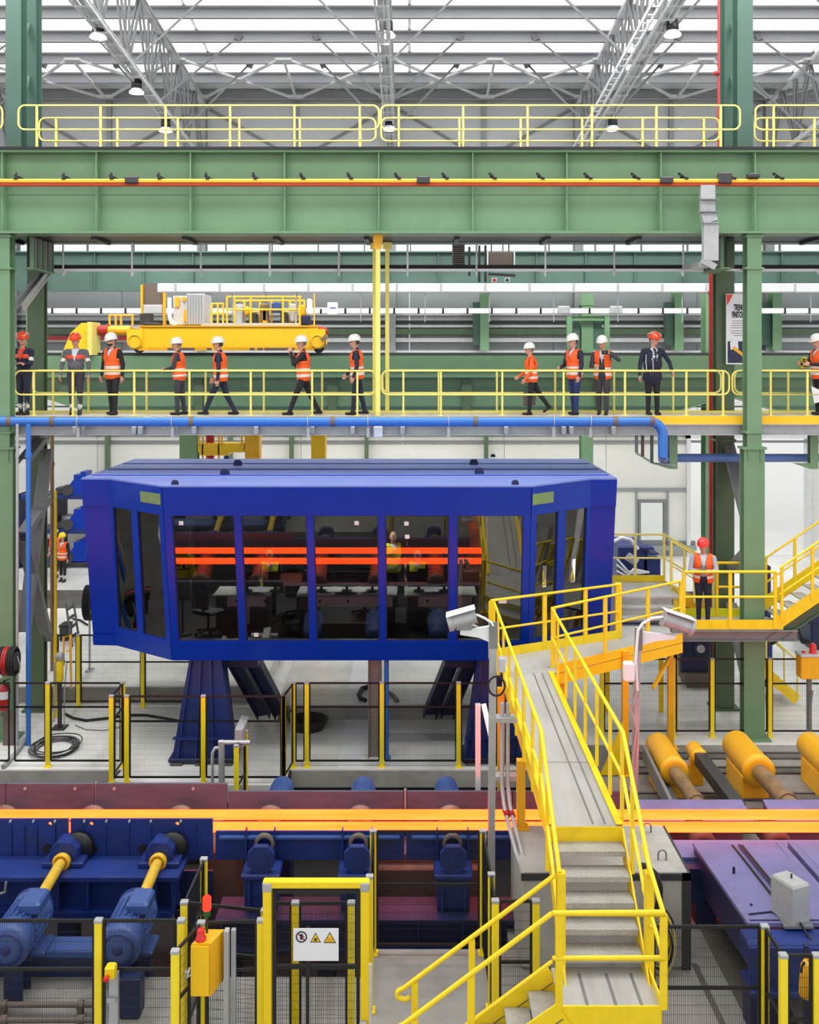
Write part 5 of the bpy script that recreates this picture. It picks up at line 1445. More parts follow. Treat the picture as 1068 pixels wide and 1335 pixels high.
b = MB(); b.prism([p + (p - q) * .08 + V(0, -.15, .15), p + (p - q) * .08 + V(0, .15, .15), q + V(0, .14, .15), q + V(0, -.14, .15)], (0, 0, .012)); build(b, 'sun_shield', M['white'], tt)
b = MB(); b.box(P(884, 813, d).x - .12, d - .08, P(884, 824, d).z, P(884, 813, d).x + .12, d + .08, P(884, 812, d).z); build(b, 'mount', M['steel_gray'], tt)
b = MB(); b.tube([q + V(-.02, 0, .02), P(850, 806, d), P(838, 813, d), P(832, 822, d), P(829, 860, d), P(831, 900, d)], .025, 6); build(b, 'conduit', M['white'], tt)
b = MB(); b.cbox(PX(812, d), d - .12, PZ(886, d), PX(826, d), d + .04, PZ(862, d), .02); build(b, 'junction_box', M['white'], tt)
b = MB(); b.tube([P(830, 900, d), P(823, 925, d), P(830, 950, d), P(826, 985, d), P(822, 1040, d)], .018, 6); b.tube([P(828, 895, d), P(819, 915, d), P(832, 955, d), P(829, 1000, d)], .014, 6); build(b, 'cable', M['galv'], tt)
# conduits and flexible pipes beside the walkway leg
t = thing('hydraulic_pipes', 'pair of thin gray pipes with clamps beside the yellow walkway leg', 'pipe', P(658, 1060, 14.4))
for px in (654.5, 662):
    b = MB(); b.tube([P(px, 916, 14.6), P(px, 1022, 14.5), P(px + 3, 1050, 14.3), P(px + 7, 1068, 14.0), P(px + 18, 1110, 13.4), P(px + 24, 1128, 13.2), P(px + 40, 1134, 13.0)], .03, 8); pi = build(b, 'pipe', M['galv'], t)
    b = MB(); b.cyl(P(px + 4, 1056, 14.25), P(px + 7, 1064, 14.05), .045, 8); build(b, 'union', M['red'], pi)
for py in (938, 1014):
    b = MB(); b.box(PX(646, 14.55), 14.5, PZ(py + 3, 14.55), PX(674, 14.55), 14.68, PZ(py - 3, 14.55)); build(b, 'clamp_bar', M['galv'], t)
# ================================================================== yellow and black safety fences
FH = 1.7
def fence(label, runs, h=FH, z=0.0, wire=.022, posts=True, pw=.085, mids=(.98,), cap=True):
    """runs: list of polylines of (x, y) post positions; a framed mesh panel fills each bay"""
    allp = [p for r in runs for p in r]
    t = thing('safety_fence', label, 'fence', (sum(p[0] for p in allp) / len(allp), sum(p[1] for p in allp) / len(allp), z))
    done = set()
    for r in runs:
        for p in r:
            k = (round(p[0], 2), round(p[1], 2))
            if k in done or len(p) > 2: continue
            done.add(k)
            x, y = p[0], p[1]
            b = MB(); b.cbox(x - pw / 2, y - .02, z, x + pw / 2, y + .05, z + h, .008); b.box(x - pw * .8, y - .05, z, x + pw * .8, y + .09, z + .02)
            po = build(b, 'post', M['fence_yellow'], t)
            if cap:
                b = MB(); b.cbox(x - pw / 2 - .004, y - .024, z + h - .03, x + pw / 2 + .004, y + .054, z + h + .012, .006); build(b, 'post_cap', M['galv'], po)
        for a, c in zip(r, r[1:]):
            A, B_ = V(a[0], a[1], 0), V(c[0], c[1], 0)
            L = (B_ - A).length; s = (B_ - A).normalized()
            g = .06
            b = MB()
            z0, z1 = z + .12, z + h - .02
            n = V(-s.y, s.x, 0) * .0
            p0, p1 = A + s * g, B_ - s * g
            for q in (p0, p1): b.bar(q + V(0, 0.03, z0), q + V(0, .03, z1), .035, .025, V(s.x, s.y, 0))
            for zz in (z0, z1) + tuple(z + m_ for m_ in mids): b.bar(p0 + V(0, .03, zz), p1 + V(0, .03, zz), .025, .035)
            pa = build(b, 'panel_frame', M['black'], t)
            w = MB()
            nn = max(2, int((L - 2 * g) / wire))
            def thin(p, q, r):
                d = (q - p).normalized(); u = V(0, 0, 1) if abs(d.z) < .5 else V(s.x, s.y, 0); o = d.cross(u) * r; u = u * r
                w.add([p + o + u, p - o + u, p - u * 1.2, q + o + u, q - o + u, q - u * 1.2], [[0, 1, 4, 3], [1, 2, 5, 4], [2, 0, 3, 5]])
            for i in range(1, nn):
                q = p0.lerp(p1, i / nn) + V(0, .03, 0); thin(q + V(0, 0, z0), q + V(0, 0, z1), .0016 if wire < .04 else .0008)
            for i in range(1, int((z1 - z0) / .11)):
                zz = z0 + i * .11; thin(p0 + V(0, .03, zz), p1 + V(0, .03, zz), .0016 if wire < .04 else .0008)
            build(w, 'wire_mesh', M['black'], pa, kind='stuff')
    return t
def FP(px, d): return (PX(px, d), d)
# foreground rows
fence('foreground fence at the lower left with the orange control box', [[(-5.6, 11.1), FP(128, 11.1), FP(236, 11.1)], [FP(240, 11.47), FP(345, 11.3)], [FP(240, 11.47), FP(265.5, 12.46)]], mids=(1.12,))
fence('short foreground fence return between control box and gate', [[FP(262, 11.05), FP(228, 10.52)], [FP(262, 11.05), FP(340, 11.1)]], mids=(1.12,))
fence('fence with two yellow posts seen through the gate', [[(PX(348, 11.46), 11.46), FP(385, 11.46), FP(458, 11.46)]], mids=(.9,))
fence('fence round the dark pit between the gate and the stairs', [[FP(482, 12.04), FP(486.5, 13.2), FP(630, 13.2), FP(641, 12.09), FP(646, 11.5)], [FP(646, 11.5), (1.52, 11.5)]], mids=(.95,))
fence('fence in front of the purple transfer table at the lower right', [[(2.75, 10.98, 0), FP(998, 10.98), FP(1022, 10.45)], [FP(1022, 10.45), FP(1066, 10.45)], [FP(1066, 10.45), (5.2, 10.45)]], mids=(.98,))
# middle distance
fence('fence at the left edge before the green column', [[(-9.2, 19.26), (-8.0, 19.26, 0), FP(62, 19.26), FP(160, 19.26), FP(145, 18.5), FP(165, 18.5), FP(265, 18.5), FP(370, 18.5)]], wire=.04, mids=(1.2,))
fence('fence before the white floor under the cabin', [[FP(370, 18.5), FP(382, 19.24), FP(400, 19.26), FP(498, 19.26), FP(598, 19.26), (2.2, 19.26, 0)]], wire=.04, mids=(1.2,))
fence('low fence standing in the pit by the gray duct stub', [[FP(308, 17.6), FP(320, 18.3)]], z=-.6, wire=.03, mids=(.9,))
fence('far fence on the left beyond the cabin', [[FP(72, 22.6), FP(102, 22.6), FP(186, 22.6), FP(252, 22.6)]], wire=.05, mids=(1.05,))
fence('fence behind the spindle drives at the right', [[FP(785, 20.8), FP(878, 20.8), FP(929, 20.8), FP(1004, 20.8), FP(1075, 20.8)]], wire=.05, mids=(1.15,))
# gate
t = thing('safety_gate', 'yellow framed gate with a white warning sign in the foreground', 'gate', (PX(413, 11.1), 11.1, 0))
xa, xb = PX(349, 11.05), PX(476, 11.05)
for x in (xa, xb):
    b = MB(); b.cbox(x - .05, 11.0, 0, x + .05, 11.1, 2.13, .01); b.box(x - .09, 10.96, 0, x + .09, 11.14, .02); po = build(b, 'gate_post', M['yellow'], t)
    b = MB(); b.cbox(x - .055, 10.99, 2.08, x + .055, 11.11, 2.19, .015); build(b, 'corner_cap', M['galv'], po)
b = MB(); b.cbox(xa - .05, 11.0, 2.12, xb + .05, 11.1, 2.2, .01); build(b, 'gate_lintel', M['yellow'], t)
b = MB()
for x in (xa + .08, xb - .08): b.bar((x, 11.05, .1), (x, 11.05, 2.08), .05, .04, V(1, 0, 0))
for z in (.1, 1.2, .45, 2.07): b.bar((xa + .08, 11.05, z), (xb - .08, 11.05, z), .035, .045)
b.bar(((xa + xb) / 2 - .1, 11.05, .1), ((xa + xb) / 2 - .1, 11.05, 1.65), .05, .035, V(1, 0, 0))
leaf = build(b, 'gate_leaf', M['black'], t)
w = MB()
n = 50
for i in range(n):
    x = xa + .1 + (xb - xa - .2) * i / (n - 1); w.add([(x - .0016, 11.05, .1), (x + .0016, 11.05, .1), (x, 11.053, .1), (x - .0016, 11.05, 2.07), (x + .0016, 11.05, 2.07), (x, 11.053, 2.07)], [[0, 1, 4, 3], [1, 2, 5, 4], [2, 0, 3, 5]])
for i in range(18):
    z = .2 + i * .1; w.add([(xa + .1, 11.05, z - .0016), (xa + .1, 11.05, z + .0016), (xa + .1, 11.053, z), (xb - .1, 11.05, z - .0016), (xb - .1, 11.05, z + .0016), (xb - .1, 11.053, z)], [[0, 1, 4, 3], [1, 2, 5, 4], [2, 0, 3, 5]])
build(w, 'wire_mesh', M['black'], leaf, kind='stuff')
b = MB(); b.cbox(xb - .28, 10.98, .42, xb - .02, 11.03, .47, .01); b.cbox(xb - .06, 10.94, .25, xb + .02, 11.0, .62, .01); b.bar((xb - .2, 10.95, .48), (xb - .06, 10.95, .44), .02, .02); build(b, 'latch', M['galv'], t)
b = MB(); b.cyl((xb + .06, 11.02, .3), (xb + .06, 11.02, 1.25), .02, 8); build(b, 'pull_rod', M['truss'], t)
# sign on the gate
sy = 10.98
s = thing('warning_sign', 'white sign with one prohibition and two yellow warning symbols on the gate', 'sign', (PX(412, sy), sy, PZ(1253, sy)))
b = MB(); b.cbox(PX(382.5, sy), sy, PZ(1253, sy), PX(441.5, sy), sy + .012, PZ(1210.5, sy), .004); build(b, 'board', M['white'], s)
c = P(393, 1221.5, sy - .002); r = .058
sign_red = mat('sign_red', rgb(150, 26, 40), .5, vary=.03); sign_yel = mat('sign_yellow', rgb(246, 204, 30), .5, vary=.03); ink = mat('sign_black', rgb(20, 20, 22), .5, vary=.03)
b = MB(); b.tube([c + V(r * math.cos(a), 0, r * math.sin(a)) for a in [2 * math.pi * i / 24 for i in range(24)]], .008, 6, closed=True); build(b, 'prohibition_ring', ink, s)
b = MB()
for ang, l in ((60, .034), (82, .04), (105, .04), (128, .034), (20, .03)):
    a = math.radians(ang); b.bar(c + V(0, 0, -.012), c + V(l * math.cos(a), 0, l * math.sin(a) - .005), .011, .004, V(0, 1, 0))
b.cyl(c + V(0, .001, -.014), c + V(0, -.003, -.014), .018, 12); build(b, 'hand_symbol', ink, s)
b = MB(); b.bar(c + V(-r * .7, -.004, r * .7), c + V(r * .7, -.004, -r * .7), .011, .003, V(0, 1, 0)); build(b, 'prohibition_bar', sign_red, s)
for px, sc, sym in ((411.5, .054, 0), (430, .062, 1)):
    c = P(px, 1223, sy - .002)
    tri = lambda k: [c + V(-sc * k, 0, -sc * .8 * k), c + V(sc * k, 0, -sc * .8 * k), c + V(0, 0, sc * k)]
    b = MB(); b.prism(tri(1.15), (0, .002, 0)); o = build(b, 'warning_border', ink, s)
    b = MB(); b.prism([p + V(0, -.003, 0) for p in tri(.88)], (0, .002, 0)); build(b, 'warning_triangle', sign_yel, s)
    b = MB()
    if sym == 0:
        for i in range(8):
            a = 2 * math.pi * i / 8; b.bar(c + V(0, -.005, -.014), c + V(.026 * math.cos(a), -.005, .026 * math.sin(a) - .014), .005, .003, V(0, 1, 0))
        b.cyl(c + V(0, -.003, -.014), c + V(0, -.007, -.014), .012, 10)
    else:
        for k in (-.02, 0, .02):
            b.tube([c + V(k + .006 * math.sin(j * 1.6), -.005, -.022 + j * .011) for j in range(4)], .0032, 5)
        b.bar(c + V(-.034, -.005, -.032), c + V(.034, -.005, -.032), .007, .003, V(0, 1, 0))
    build(b, 'warning_symbol', mat('sign_orange', rgb(214, 140, 20), .5) if sym else ink, s)
# ================================================================== far runway, crane, trunking
# upper far girder
D1 = 36.0
t = thing('runway_girder', 'dark green far girder under the clerestory light with many stiffeners', 'girder', (0, D1, PZ(377, D1)), kind='thing')
zt_, zb_ = PZ(330, D1), PZ(378, D1)
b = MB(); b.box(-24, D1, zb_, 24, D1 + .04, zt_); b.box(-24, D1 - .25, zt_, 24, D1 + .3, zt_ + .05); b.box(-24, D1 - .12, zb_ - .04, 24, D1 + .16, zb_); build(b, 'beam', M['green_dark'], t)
for k in range(-9, 15):
    x = PX(125 + 63.8 * k, D1)
    b = MB(); b.box(x - .02, D1 - .14, zb_, x + .02, D1, zt_); build(b, 'stiffener', M['green_dark'], t)
# lower runway girder with tapered ends at the columns
D2 = 28.0
t = thing('runway_girder', 'pale green crane runway girder with tapered ends right behind the visitors', 'girder', (0, D2, 6.2), kind='thing')
xs1, xs2 = PX(948, D2), PX(52, D2)
ztop, zlow, zhigh = PZ(466, D2), PZ(548, D2), PZ(518, D2)
prof = [(-20, zlow), (xs2 - 2.2, zlow), (xs2 - .25, zhigh), (xs2 + .25, zhigh), (xs2 + 2.4, zlow), (xs1 - 2.4, zlow), (xs1 - .25, zhigh), (xs1 + .25, zhigh), (xs1 + 2.4, zlow), (20, zlow)]
b = MB()
for (xa, za), (xb, zb2) in zip(prof, prof[1:]):
    b.hexa([(xa, D2, za), (xb, D2, zb2), (xb, D2 + .05, zb2), (xa, D2 + .05, za)], [(xa, D2, ztop), (xb, D2, ztop), (xb, D2 + .05, ztop), (xa, D2 + .05, ztop)])
    b.hexa([(xa, D2 - .2, za - .04), (xb, D2 - .2, zb2 - .04), (xb, D2 + .25, zb2 - .04), (xa, D2 + .25, za - .04)], [(xa, D2 - .2, za), (xb, D2 - .2, zb2), (xb, D2 + .25, zb2), (xa, D2 + .25, za)])
build(b, 'web', M['green'], t)
b = MB(); b.box(-20, D2 - .3, ztop, 20, D2 + .35, ztop + .05); b.box(-20, D2 - .3, PZ(492, D2), 20, D2 - .26, ztop); build(b, 'top_box', M['green'], t)
b = MB(); b.box(-20, D2 - .34, PZ(484.5, D2), 20, D2 - .3, PZ(483, D2)); b.box(-20, D2 - .05, PZ(509, D2), 20, D2, PZ(507, D2)); b.box(-20, D2 - .05, PZ(531, D2), 20, D2, PZ(529, D2)); build(b, 'seam', M['green_dark'], t)
b = MB(); b.box(-20, D2 - .035, ztop + .05, 20, D2 + .035, ztop + .14); build(b, 'crane_rail', M['dark_gray'], t)
for k in range(-7, 8):
    x = PX(608, D2) + k * 3.9
    zl = zlow if min(abs(x - xs1), abs(x - xs2)) > 2.3 else zhigh + .2
    b = MB(); b.box(x - .12, D2 - .14, zl, x + .12, D2, PZ(492, D2)); b.box(x - .16, D2 - .16, (zl + ztop) / 2 - .12, x + .16, D2 - .12, (zl + ztop) / 2 + .1); build(b, 'stiffener', M['green_col'], t)
# columns carrying it, and the portal behind
column('steel_column', xs1 - .25, 28.5, 0, PZ(383, 28.7), .42, .5, 'green far column behind the walkway that carries the banner', M['green'], (7.0,))
column('steel_column', PX(42, 28.5), 28.5, 0, PZ(383, 28.7), .36, .3, 'green far column behind the walkway at the left', M['green'], (7.0,))
x766 = PX(766, 33)
column('steel_column', x766, 33, 0, PZ(383, 33), .4, .5, 'green far column with a portal frame behind the pair of visitors', M['green'], (PZ(397, 33),))
t = thing('portal_frame', 'green portal frame round the far column behind the pair of visitors', 'frame', (x766, 32.8, 8.3), kind='thing')
for px in (742, 791):
    b = MB(); b.ibeam((PX(px, 32.8), 32.8, PZ(470, 32.8)), (PX(px, 32.8), 32.8, PZ(413, 32.8)), .2, .17, .02, .015, V(0, 1, 0)); build(b, 'post', M['green'], t)
b = MB(); b.ibeam((PX(738, 32.8), 32.8, PZ(415, 32.8)), (PX(796, 32.8), 32.8, PZ(415, 32.8)), .17, .17, .02, .015); build(b, 'lintel', M['green'], t)
b = MB(); b.box(PX(748, 33), 33.1, PZ(455, 33), PX(757, 33), 33.3, PZ(418, 33)); b.box(PX(774, 33), 33.1, PZ(455, 33), PX(786, 33), 33.3, PZ(418, 33)); build(b, 'inner_plate', M['green_dark'], t)
column('steel_column', PX(245, 31), 31, 0, 6.5, .55, .5, 'green far column below the crane beside the yellow hoist frame', M['green'], ())
# trunking and busbar
def trunk(name, label, d, y0, y1, x0, m, joint, jm, jw, cat):
    t = thing(name, label, cat, (0, d, PZ(y1, d)))
    b = MB(); b.cbox(PX(x0, d), d, PZ(y1, d), 20, d + .2, PZ(y0, d), .02); build(b, 'casing', m, t)
    k = 0
    x = PX(x0, d) + joint[0]
    while x < 14:
        b = MB(); b.cbox(x - jw / 2, d - .012, PZ(y1, d) - .008, x + jw / 2, d + .21, PZ(y0, d) + .008, .006); build(b, 'joint_sleeve', jm, t)
        x += joint[1]
    return t
t = trunk('cable_trunking', 'wide white cable trunking running across the hall above the crane', 26.0, 369.5, 381, 205, M['white'], (.5, 1.2), M['wall_gray'], .06, 'trunking')
for k in range(14):
    x = PX(302, 26) + k * 1.75
    if x < 14: b = MB(); b.cyl((x, 26.1, PZ(381, 26) - .8), (x, 26.1, PZ(381, 26)), .015, 6); build(b, 'hanger_rod', M['galv'], t)
t = trunk('power_busbar', 'thin white busbar with black joints along the far wall', 31.0, 402, 408.5, 58, M['white'], (.25, .79), M['black'], .07, 'busbar')
for px in (727, 795):
    b = MB(); b.cbox(PX(px, 31), 30.9, PZ(409.5, 31), PX(px + 16, 31), 31.1, PZ(399, 31), .03); build(b, 'clamp', M['galv'], t)
# equipment boxes under the upper girder
t = thing('ventilation_louvre', 'dark louvred duct hanging left of the gray cabinet under the girder', 'louvre', P(598, 345, 24))
for px in (592, 604):
    b = MB(); b.box(PX(px, 24), 24.05, PZ(310, 24), PX(px + 1.5, 24), 24.1, GT - .6); b.bar((PX(px, 24), 24.07, GT - .6), (PX(px, 24), 22.4, GT - .6), .05, .05); build(b, 'hanger', M['dark_gray'], t)
b = MB(); b.cbox(PX(590.5, 24), 24, PZ(346, 24), PX(606, 24), 24.4, PZ(306, 24), .01); build(b, 'casing', M['dark_gray'], t)
for k in range(10):
    z = PZ(344 - 2.9 * k, 24); b = MB(); b.bar((PX(591, 24), 23.98, z), (PX(605.5, 24), 23.98, z), .05, .012); build(b, 'slat', M['brown'], t)
t = thing('control_cabinet', 'brownish gray cabinet hanging under the girder with two lamps below', 'cabinet', P(653, 350, 24))
b = MB(); b.cbox(PX(637, 24), 24, PZ(347, 24), PX(669, 24), 24.5, PZ(328, 24), .02); build(b, 'body', M['brown'], t)
b = MB(); b.box(PX(635, 24), 23.97, PZ(347, 24), PX(636.8, 24), 24.1, PZ(328, 24)); b.box(PX(670, 24), 23.97, PZ(347, 24), PX(671.5, 24), 24.1, PZ(328, 24)); build(b, 'edge_strip', M['white'], t)
for px, m_ in ((644.5, 'red_lamp'), (661.5, 'green_lamp')):
    b = MB(); b.cbox(PX(px - 3.2, 23.9), 23.85, PZ(368, 23.9), PX(px + 3.2, 23.9), 24.0, PZ(362.5, 23.9), .01); bx = build(b, 'lamp_box', M['white'], t)
    b = MB(); b.cyl((PX(px, 23.85), 23.83, PZ(365.3, 23.85)), (PX(px, 23.85), 23.86, PZ(365.3, 23.85)), .042, 12); build(b, 'lamp_lens', M[m_], bx)
b = MB(); b.tube([P(637, 357, 24), P(672, 359, 24)], .04, 6); b.tube([P(612, 322, 24), P(612, 360, 24)], .03, 6); b.tube([P(625, 320, 24), P(625, 368, 24)], .03, 6); b.tube([P(633, 320, 24), P(633, 368, 24)], .03, 6); build(b, 'conduit', M['dark_gray'], t)
for px in (641, 664):
    b = MB(); b.box(PX(px, 24), 24.2, PZ(330, 24), PX(px + 1.5, 24), 24.25, GT - .6); b.bar((PX(px, 24), 24.22, GT - .6), (PX(px, 24), 22.4, GT - .6), .05, .05); build(b, 'hanger', M['dark_gray'], t)

# overhead crane end carriage on the runway rail
DC = 27.6
def CXx(px): return PX(px, DC)
def CZ(py): return PZ(py, DC)
t = thing('overhead_crane', 'yellow overhead crane end carriage parked on the green runway', 'crane', (CXx(296), 28, ztop + .14))
b = MB(); b.cbox(CXx(182), DC, CZ(454), CXx(414), 28.5, CZ(426), .02); build(b, 'carriage_beam', M['crane_yellow'], t)
b = MB(); b.box(CXx(182), DC - .05, CZ(426), CXx(414), 28.55, CZ(424.5)); b.box(CXx(180), DC - .03, CZ(457), CXx(410), DC + .1, CZ(454)); build(b, 'flange', M['orange_paint'], t)
for pa, pb in ((166, 187), (404, 424)):
    cx = CXx((pa + pb) / 2); cz = CZ(445)
    r = CXx(pb) - cx
    b = MB(); b.cyl((cx, DC - .06, cz), (cx, 28.4, cz), r, 20); b.box(cx - r, DC - .05, CZ(442), cx + r, 28.4, CZ(429)); build(b, 'wheel_housing', M['crane_yellow'], t)
    b = MB(); b.tube([(cx + r * .8 * math.cos(a), DC - .07, cz + r * .8 * math.sin(a)) for a in [2 * math.pi * i / 16 for i in range(16)]], .025, 6, closed=True); build(b, 'housing_ring', M['orange_paint'], t)
    b = MB(); b.cyl((cx, 27.95, ztop + .3), (cx, 28.05, ztop + .3), .17, 16); build(b, 'wheel', M['dark_gray'], t)
for pa, pb, m_ in ((219, 254, 'brown'), (270, 276, 'brown'), (326, 332, 'brown'), (336, 343, 'brown'), (345, 384, 'brown')):
    b = MB(); b.box(CXx(pa), DC - .04, CZ(457), CXx(pb), DC - .02, CZ(453.5)); build(b, 'opening', M[m_], t)
b = MB(); b.cyl((CXx(136), 28.0, CZ(430.5)), (CXx(165), 28.0, CZ(430.5)), .14, 14); build(b, 'buffer_tube', M['orange_paint'], t)
b = MB(); b.cyl((CXx(124), 28.0, CZ(430.5)), (CXx(135), 28.0, CZ(430.5)), .15, 14); b.cyl((CXx(134.5), 28.0, CZ(430.5)), (CXx(136), 28.0, CZ(430.5)), .2, 14); build(b, 'rubber_buffer', M['red'], t)
b = MB(); b.ball((CXx(419), 27.9, CZ(432)), .15, 12, 8, (1.2, 1, 1)); b.cyl((CXx(413), 27.9, CZ(432)), (CXx(420), 27.9, CZ(432)), .1, 10); build(b, 'rubber_buffer', M['red'], t)
b = MB(); b.bar(P(426, 438, DC), P(420, 444, DC), .2, .12); b.bar(P(423, 444, DC), P(425, 455, DC), .06, .06); build(b, 'rail_sweep', M['tube_dirty'], t)
# walkway and machinery on the crane
b = MB(); b.box(CXx(135), 28.3, CZ(426) - .03, CXx(412), 29.5, CZ(426) + .03); b.box(CXx(262), DC + .05, CZ(424.5), CXx(390), DC + .5, CZ(421)); build(b, 'crane_deck', M['wall_gray'], t)
b = MB(); b.cbox(CXx(240), 27.9, CZ(423), CXx(263), 29.0, CZ(382), .02); house = build(b, 'electric_house', M['wall_gray'], t)
for k in range(6):
    b = MB(); x = CXx(242 + 3.6 * k); b.box(x - .01, 27.88, CZ(422), x + .01, 27.9, CZ(383)); build(b, 'wall_rib', M['wall_mid'], house)
b = MB(); b.cbox(CXx(219), 28.2, CZ(423), CXx(240), 28.8, CZ(384), .02); build(b, 'switch_cabinet', M['truss'], t)
b = MB(); b.cbox(CXx(222), 28.14, CZ(399), CXx(228), 28.2, CZ(385), .01); b.cyl((CXx(234), 28.14, CZ(388)), (CXx(234), 28.2, CZ(388)), .07, 12); b.cbox(CXx(234), 28.1, CZ(419), CXx(242), 28.2, CZ(402), .02); build(b, 'cabinet_fitting', M['orange_paint'], t)
b = MB(); b.box(CXx(175), 28.6, CZ(395), CXx(200), 28.8, CZ(366)); build(b, 'brown_panel', M['brown'], t)
b = MB(); b.cbox(CXx(175), 28.5, CZ(407), CXx(201), 28.9, CZ(395), .02); build(b, 'light_panel', M['wall_gray'], t)
for px in (172, 202):
    b = MB(); b.box(CXx(px), 28.5, CZ(424), CXx(px + 2.6), 28.65, CZ(368)); build(b, 'frame_post', M['orange_paint'], t)
b = MB(); b.cyl((CXx(184), 28.2, CZ(423)), (CXx(184), 28.2, CZ(408)), .2, 14); b.cbox(CXx(180), 28.0, CZ(424), CXx(202), 28.5, CZ(420), .02); build(b, 'motor', M['dark_gray'], t)
b = MB(); b.tube([P(221, 388, 28), P(221, 412, 28), P(224, 421, 28), P(230, 423, 28)], .06, 8); build(b, 'hose', M['white'], t)
def crane_rail(pts, posts, top, m='crane_yellow', d=27.7, rails=(1.0, .55)):
    b = MB()
    for f in rails:
        b.tube([P(px, 424 - (424 - top) * f, d) for px in pts], .03, 6)
    build(b, 'railing', M[m], t)
    for px in posts:
        b = MB(); b.box(PX(px - 1.1, d), d - .03, PZ(424, d), PX(px + 1.1, d), d + .03, PZ(top, d)); build(b, 'rail_post', M[m], t)
crane_rail((296, 393), (296, 306, 327, 369, 391), 387)
crane_rail((308, 397), (319, 339, 354, 378, 397), 392, d=28.6)
crane_rail((276, 292), (276, 284, 291), 396, d=27.8)
crane_rail((142, 174), (143, 151, 158, 173), 411, 'orange_paint', 28.2, (1.0,))
for px, w_, y0, y1, m_ in ((313, 9, 397, 423, 'wall_gray'), (345, 10, 396, 420, 'tube_dirty'), (346, 7, 403, 423, 'orange_paint'), (361, 12, 394, 408, 'blue_motor'), (323, 6, 400, 411, 'orange_paint'), (382, 6, 396, 420, 'wall_gray'), (394, 9, 398, 412, 'orange_paint'), (398, 14, 412, 424, 'blue_dark'), (404, 6, 390, 411, 'white'), (331, 10, 408, 423, 'dark_gray'), (371, 9, 407, 423, 'dark_gray')):
    b = MB(); b.cbox(PX(px - w_ / 2, 28.3), 28.1, PZ(y1, 28.3), PX(px + w_ / 2, 28.3), 28.5, PZ(y0, 28.3), .04); build(b, 'hoist_gear', M[m_], t)
for px in (385, 409):
    b = MB(); b.box(PX(px, 27.8), 27.78, PZ(426, 27.8), PX(px + 1.5, 27.8), 27.84, PZ(383, 27.8)); build(b, 'mast', M['crane_yellow'], t)
b = MB(); b.tube([P(410, 402, 27.8), P(428, 402, 27.8)], .025, 6); b.cbox(PX(427, 27.8), 27.76, PZ(410, 27.8), PX(440.5, 27.8), 27.8, PZ(394.5, 27.8), .01); build(b, 'notice_board', M['white'], t)
b = MB()
for k in range(4): b.box(PX(430.5 + 2 * k, 27.76), 27.755, PZ(402.5, 27.76), PX(431.8 + 2 * k, 27.76), 27.762, PZ(400.3, 27.76))
build(b, 'notice_marks', M['blue'], t)
# end stop on the runway
t = thing('crane_end_stop', 'bright yellow triangular end stop left of the crane on the runway', 'end stop', (CXx(104), 27.8, ztop))
b = MB(); b.prism([P(80, 463, DC), P(116, 463, DC), P(118, 421, DC), P(106, 421, DC), P(92, 434, DC)], (0, .2, 0)); build(b, 'gusset_plate', M['yellow'], t)
b = MB(); b.box(CXx(116), DC - .15, CZ(463), CXx(122), DC + .6, CZ(420)); build(b, 'stop_plate', M['rail_yellow'], t)
# reddish girt line left, behind the crane
b = MB(); b.box(PX(60, 39.7), 39.6, PZ(443, 39.7), PX(170, 39.7), 40, PZ(439, 39.7)); build(b, 'red_girt', M['red'], wall)

# yellow frames seen between walkway and cabin roof
t = thing('yellow_hoist', 'yellow hoist frame with red drum between walkway and cabin roof', 'hoist', P(288, 600, 29))
dH = 29
b = MB(); b.cbox(PX(258, dH), dH, PZ(590, dH), PX(318, dH), dH + .6, PZ(578, dH), .02); b.cbox(PX(260, dH), dH, PZ(594, dH), PX(298, dH), dH + .6, PZ(588, dH), .02); build(b, 'cross_beam', M['crane_yellow'], t)
for px in (258, 263, 284, 288, 314):
    b = MB(); b.box(PX(px, dH), dH, PZ(606, dH) if px in (263, 284) else PZ(580, dH), PX(px + 2, dH), dH + .1, PZ(558, dH)); build(b, 'frame_post', M['crane_yellow'], t)
b = MB(); b.cyl(P(274, 610, dH + .3), P(274, 566, dH + .3), .13, 12); build(b, 'drum', M['red'], t)
b = MB(); b.cbox(PX(319, dH), dH, 0, PX(338, dH), dH + .5, PZ(556, dH), .02); build(b, 'column', M['orange_paint'], t)
b = MB(); b.tube([P(258, 566, dH), P(318, 566, dH)], .03, 6); b.tube([P(262, 602, dH), P(290, 602, dH)], .03, 6); build(b, 'rail', M['crane_yellow'], t)
b = MB(); b.cbox(PX(405.5, dH), dH, 0, PX(424.5, dH), dH + .5, PZ(556, dH), .02); b.box(PX(404, dH), dH - .1, 0, PX(426, dH), dH + .6, .05); build(b, 'hoist_column', M['crane_yellow'], label='plain yellow column right of the hoist frame behind the cabin roof', cat='column', kind='thing')

